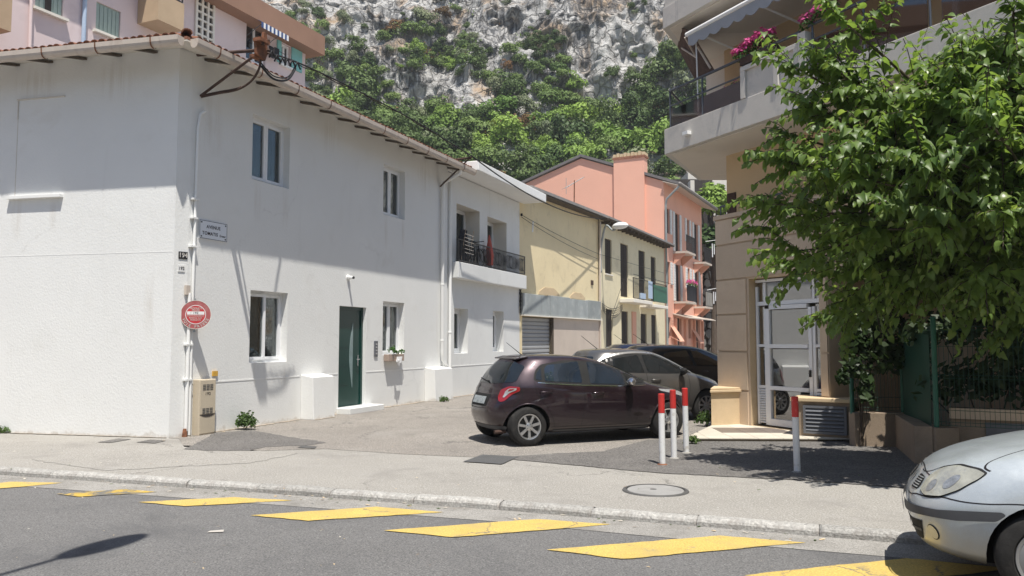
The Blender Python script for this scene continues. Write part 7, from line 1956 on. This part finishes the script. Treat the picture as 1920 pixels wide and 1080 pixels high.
# ------------------------------------------------------------------ cars further down the alley
def simple_car(name, label, cen, h, H, L, mat, bulge=0.0, arch=None):
    k = H / 1.41; f = L / 3.98
    tab = []
    for (z, xf, xr, w, nf, nr) in TAB:
        zz = z * (k if z > .5 else 1 + (k - 1) * max(0, (z - .19) / .31)); tab.append((zz, xf * f + bulge * max(0, z - .8) * .9, xr * f, w * 1.02, nf, nr))
    c = Car(tab, name, label, 'car', cen, h)
    c.body(mat, (-1.27 * f, 1.29 * f), .31, 64)
    s_ = bulge
    for sd in (-1, 1):
        wz = lambda z: z * k
        d = [(-1.40 * f, wz(1.03)), (-1.2 * f, wz(1.22)), (-.6 * f, wz(1.315)), (-.05 * f + .2 * s_, wz(1.30)), (.30 * f + .3 * s_, wz(1.18)), (.92 * f + .15 * s_, wz(.93)), (.3, wz(.925)), (-1.3 * f, wz(.98))]
        c.patch('window_surround', round_poly(d, .05), 'side', 'rubber', .002, sd, .1)
        c.patch('window', round_poly([(-1.02 * f, wz(.99)), (-.98 * f, wz(1.22)), (-.38 * f, wz(1.29)), (-.30 * f, wz(.96))], .04), 'side', 'car_glass', .006, sd, .1)
        c.patch('window', round_poly([(-.22 * f, wz(.96)), (-.28 * f, wz(1.29)), (-.02 * f + .2 * s_, wz(1.275)), (.30 * f + .28 * s_, wz(1.155)), (.60 * f + .2 * s_, wz(1.03)), (.66 * f, wz(.94))], .04), 'side', 'car_glass', .006, sd, .1)
        if arch: c.line([(-1.38 * f, wz(1.08)), (-1.15 * f, wz(1.25)), (-.6 * f, wz(1.335)), (-.02 * f + .2 * s_, wz(1.318)), (.34 * f + .3 * s_, wz(1.19)), (.95 * f + .15 * s_, wz(.945))], 'side', .034, sd, 'roof_strip', arch, .008, c.root)
        c.line([(-.27 * f, wz(.95)), (-.25 * f, wz(.6)), (-.28 * f, .3)], 'side', .008, sd); c.line([(.80 * f, wz(.92)), (.80 * f, wz(.6)), (.74 * f, .3)], 'side', .008, sd)
        c.handle(-.05, wz(.82), sd, mat); c.mirror(.62 * f, wz(.90), sd, 'rubber' if mat != 'paint_blue' else mat)
        c.patch('headlamp', round_poly([(.40, .66 * k), (.72, .70 * k), (1.0, .80 * k), (.96, .835 * k), (.66, .80 * k), (.42, .73 * k)], .03), 'wrap', 'lamp_clear', .008, sd, .06)
        c.patch('tail_lamp', round_poly([(2.2, .95 * k), (2.5, .90 * k), (2.5, .66 * k), (2.3, .7 * k)], .04), 'wrap', 'tail_red', .008, sd, .06)
        c.wheel(-1.27 * f, sd, .31, yo=.80, spokes=9); c.wheel(1.29 * f, sd, .31, yo=.80, spokes=9)
    c.patch('windscreen', round_poly([(-.66, .97 * k), (-.50, 1.25 * k), (0, 1.32 * k), (.50, 1.25 * k), (.66, .97 * k), (0, .96 * k)], .05), 'front', 'car_glass', .005)
    c.patch('rear_window', round_poly([(-.58, 1.02 * k), (-.5, 1.26 * k), (.5, 1.26 * k), (.58, 1.02 * k)], .05), 'rear', 'car_glass', .005)
    b = MB(); b.tube([c.W(-.95 * f, 0, H - .01), c.W(-1.35 * f, 0, H + .26)], [.008, .004], 5); b.build('aerial', M['rubber'], c.root)
    return c
wc = gnd(1326, 789)
h2 = Vector((.93, .37, 0)).normalized(); l2 = Vector((-h2.y, h2.x, 0))
simple_car('grey_car', 'dark grey car with a silver roof line parked behind the burgundy hatchback', wc - h2 * 1.20 + l2 * .80, h2, 1.475, 3.72, 'paint_grey', .25, 'alloy')
simple_car('black_car', 'glossy black car parked behind the grey car beside the beige corner', wc + h2 * 1.65 + l2 * 3.2, h2, 1.54, 4.4, 'paint_black', .2)
simple_car('dark_blue_car', 'dark blue car glimpsed behind the black car at the alley end', wc + h2 * 2.6 + l2 * 6.0, h2, 1.56, 4.2, 'paint_blue', .2)

# ------------------------------------------------------------------ silver car in the right foreground
hS = Vector((-.906, .423, 0)).normalized(); lS = Vector((-hS.y, hS.x, 0))       # lS points to the near side (left of the car)
SIL = [(.20, 1.86, -1.95, .70, 3.6, 4), (.27, 1.99, -2.02, .80, 4.0, 4), (.38, 2.04, -2.07, .84, 4.2, 4), (.50, 2.07, -2.08, .855, 4.2, 4), (.60, 2.05, -2.08, .862, 4.2, 4), (.68, 2.00, -2.06, .864, 4.0, 4), (.76, 1.94, -2.04, .864, 3.7, 4), (.84, 1.84, -2.02, .862, 3.4, 4), (.92, 1.66, -2.00, .852, 3.2, 4), (1.0, 1.36, -1.97, .832, 3.2, 4), (1.07, 1.02, -1.94, .80, 3.6, 4), (1.2, .80, -1.88, .755, 4, 4), (1.35, .50, -1.80, .70, 4, 4), (1.48, .20, -1.68, .64, 4, 3.6), (1.56, -.10, -1.52, .56, 4, 3.4), (1.60, -.4, -1.3, .40, 3.4, 3), (1.615, -.6, -1.1, .2, 3, 3)]
SW = gnd(1979, 1150, ROAD_Z)
cS = SW - lS * .79 - hS * 1.27
s = Car(SIL, 'silver_car', 'silver car with yellowed headlamp parked at the kerb in the right foreground', 'car', cS, hS)
s.body('paint_silver', (-1.31, 1.27), .31, 120)
for sd in (-1, 1):
    hl_ = [(.267, .66), (.389, .632), (.558, .647), (.657, .705), (.70, .785), (.69, .82), (.60, .838), (.401, .845), (.296, .812), (.262, .743)]
    o_ = [(.25, .653), (.389, .622), (.562, .638), (.665, .70), (.708, .785), (.698, .824), (.605, .846), (.398, .854), (.28, .821), (.245, .743)]
    s.patch('headlamp_surround', round_poly(o_, .03), 'wrap', 'rubber', .004, sd, .05)
    hl = s.patch('headlamp', round_poly(hl_, .03), 'wrap', 'lamp_yellowed', .014, sd, .04)
    for (a, z, r_) in ((.39, .70, .042), (.54, .745, .048)):
        s.patch('reflector_bowl', [(a + r_ * 1.0 * math.cos(t), z + r_ * math.sin(t)) for t in np.linspace(0, 2 * math.pi, 18)[:-1]], 'wrap', 'lamp_bowl', .0165, sd, .05, hl)
    s.patch('rub_strip', round_poly([(.02, .545), (.163, .546), (.593, .558), (.994, .598), (1.02, .58), (.982, .534), (.75, .506), (.453, .499), (.02, .48)], .02), 'wrap', 'plastic_dark', .016, sd, .05)
    s.line([(.03, .59), (.14, .60), (.256, .619), (.45, .622), (.575, .640), (.663, .636), (.78, .632), (.907, .638), (1.029, .655), (1.15, .66)], 'wrap', .008, sd)
    s.line([(.69, .835), (.62, .85), (.565, .88), (.53, .92), (.482, .964), (.43, 1.0)], 'wrap', .007, sd); s.line([(.285, .82), (.2, .775), (.1, .752), (.02, .748)], 'wrap', .006, sd)
    s.patch('fog_lamp', [(.50 + .058 * math.cos(t), .392 + .052 * math.sin(t)) for t in np.linspace(0, 2 * math.pi, 24)[:-1]], 'wrap', 'crease', .004, sd, .04)
    s.patch('fog_lamp_cover', [(.50 + .052 * math.cos(t), .392 + .046 * math.sin(t)) for t in np.linspace(0, 2 * math.pi, 24)[:-1]], 'wrap', 'paint_silver', .008, sd, .04)
    s.patch('grille', round_poly([(.05, .635), (.20, .645), (.225, .67), (.20, .73), (.10, .735), (.05, .725)], .02), 'wrap', 'rubber', .006, sd, .04)
    for k in range(5): s.line([(.06, .652 + k * .016), (.205 - .002 * k, .660 + k * .016)], 'wrap', .006, sd, 'grille_bar', 'paint_silver', .010, s.root)
    s.patch('lower_intake', round_poly([(.0, .30), (.30, .31), (.40, .455), (.0, .43)], .02), 'wrap', 'rubber', .005, sd, .05)
    s.line([(.0, .365), (.36, .385)], 'wrap', .02, sd, 'intake_bar', 'plastic_dark', .012, s.root)
    s.wheel(1.27, sd, .31, yo=.795, style='cap'); s.wheel(-1.31, sd, .31, yo=.795, style='cap')
    d = [(-1.5, 1.15), (-1.35, 1.42), (-.5, 1.50), (.15, 1.42), (.86, 1.06), (.3, 1.03), (-1.4, 1.05)]
    s.patch('window_surround', round_poly(d, .05), 'side', 'rubber', .002, sd, .1)
    s.patch('window', round_poly([(-.32, 1.06), (-.36, 1.46), (.10, 1.40), (.70, 1.07)], .04), 'side', 'car_glass', .006, sd, .1)
    s.patch('window', round_poly([(-1.35, 1.08), (-1.25, 1.40), (-.45, 1.465), (-.41, 1.06)], .04), 'side', 'car_glass', .006, sd, .1)
    s.line([(.86, 1.03), (.90, .7), (.84, .3)], 'side', .008, sd); s.line([(-.36, 1.05), (-.34, .3)], 'side', .008, sd)
    s.handle(-.15, .90, sd, 'paint_silver'); s.mirror(.62, 1.03, sd, 'plastic_dark')
    s.patch('tail_lamp', round_poly([(2.4, 1.05), (2.6, 1.05), (2.6, .72), (2.4, .72)], .04), 'wrap', 'tail_red', .008, sd, .06)
s.patch('windscreen', round_poly([(-.72, 1.09), (-.54, 1.46), (0, 1.52), (.54, 1.46), (.72, 1.09), (0, 1.075)], .05), 'front', 'car_glass', .006)
s.patch('scuttle', round_poly([(-.76, 1.045), (.76, 1.045), (.73, 1.085), (0, 1.075), (-.73, 1.085)], .01), 'front', 'rubber', .005)
s.patch('number_plate', round_poly([(-.26, .435), (.26, .435), (.26, .535), (-.26, .535)], .01), 'front', 'plate_white', .03)
s.patch('badge', [(0, .74), (.04, .685), (0, .63), (-.04, .685)], 'front', 'chrome', .012)
s.line([(-.45, .745), (0, .765), (.45, .745)], 'front', .006)
s.patch('rear_window', round_poly([(-.6, 1.1), (-.5, 1.42), (.5, 1.42), (.6, 1.1)], .05), 'rear', 'car_glass', .006)

# ================================================================== SMALL LITTER
lg = np.random.default_rng(4); V = []; Q = []; mi = []
def bit(p, sz, m):
    a = lg.random() * 6.28; b_ = len(V); c_, s_ = math.cos(a) * sz, math.sin(a) * sz
    for (x, y, z) in ((-1, -.4, .0), (1, -.3, .3), (.8, .5, .5), (-.7, .45, .1)): V.append((p[0] + x * c_ - y * s_, p[1] + x * s_ + y * c_, p[2] + .004 + z * sz * .5))
    Q.append((b_, b_ + 1, b_ + 2, b_ + 3)); mi.append(m)
for k in range(150):
    p, d = kerb_pt(lg.uniform(47, 66)); n = Vector((-d.y, d.x, 0)); q = p - n * abs(lg.normal() * .12); bit((q.x, q.y, ROAD_Z + .004), lg.uniform(.008, .03), int(lg.integers(0, 4)))
for k in range(140): q = gnd(lg.uniform(20, 1700), lg.uniform(800, 940)); bit((q.x, q.y, .012), lg.uniform(.006, .022), int(lg.integers(0, 4)))
for k in range(60): q = gnd(lg.uniform(20, 1600), lg.uniform(960, 1070), ROAD_Z); bit((q.x, q.y, ROAD_Z), lg.uniform(.005, .014), int(lg.integers(0, 4)))
for k in range(90): q = F1.P(lg.uniform(.2, 9), .006, abs(lg.normal() * .10)); bit(q, lg.uniform(.008, .03), int(lg.integers(0, 4)))
o = link(bpy.data.objects.new('litter', np_mesh('litter', V, Q, [M['beige_pillar'], M['cream_tile'], M['wall_brown'], M['weed_leaf']], mi=mi))); tag(o, 'small dry leaves and crumbs along the kerb and wall foot', 'litter', kind='stuff')
print('objects', len(bpy.data.objects))

# ================================================================== AIR
def haze(density):
    m, nt, out = _nt('haze'); v = nt.nodes.new('ShaderNodeVolumePrincipled')
    v.inputs['Density'].default_value = density; v.inputs['Color'].default_value = (.86, .91, .97, 1); v.inputs['Anisotropy'].default_value = .2
    nt.links.new(v.outputs[0], out.inputs['Volume'])
    b = MB(); b.box((-260, -150, -1.2), (520, 0, 0), (0, 410, 0), (0, 0, 92))
    o = b.build('haze', m); o['kind'] = 'stuff'; o['label'] = 'thin pale haze softening the distant cliff'
haze(.0006)

# ================================================================== THE HOUSE ACROSS THE STREET (behind the viewer; shows in the panes and paintwork)
oh = thing('facing_house', 'cream house across the street, seen only as a reflection in the car windows', 'house', (2, -13.5, 0))
FO = Fr((-34, -13.5), 96, -1)
ops = [(3 + i * 3.4, 4.2 + i * 3.4, z0, z0 + 1.7, .2) for i in range(20) for z0 in (1.1, 4.3, 7.5)]
b = MB(); wall_cells(b, FO, 0, 72, -.1, 11.0, ops)
q0, q1, q2, q3 = FO.P(0, -.1), FO.P(72, -.1), FO.P(72, -.1, -9), FO.P(0, -.1, -9); up = Vector((0, 0, 11.1))
for p, q in ((q1, q2), (q2, q3), (q3, q0)): b.poly([p, q, q + up, p + up])
b.build('wall', [M['yellow_plaster_b'], M['dark_room']], oh)
b = MB(); b.fbox(FO, -.3, 72.3, 11.0, 11.25, -9.3, .5); b.build('roof', M['terracotta'], oh)
for (u0, u1, z0, z1, d) in ops:
    b = MB(); b.fbox(FO, u0, u1, z0, z1, -.16, -.12); w_o = b.build('window', M['car_glass'], oh)
    if (u0 * 7 + z0) % 3 < 2:
        for (a, c) in ((u0 - .6, u0 - .02), (u1 + .02, u1 + .6)): b = MB(); b.fbox(FO, a, c, z0, z1, .01, .05); b.build('shutter', M['green_shutter'], w_o)
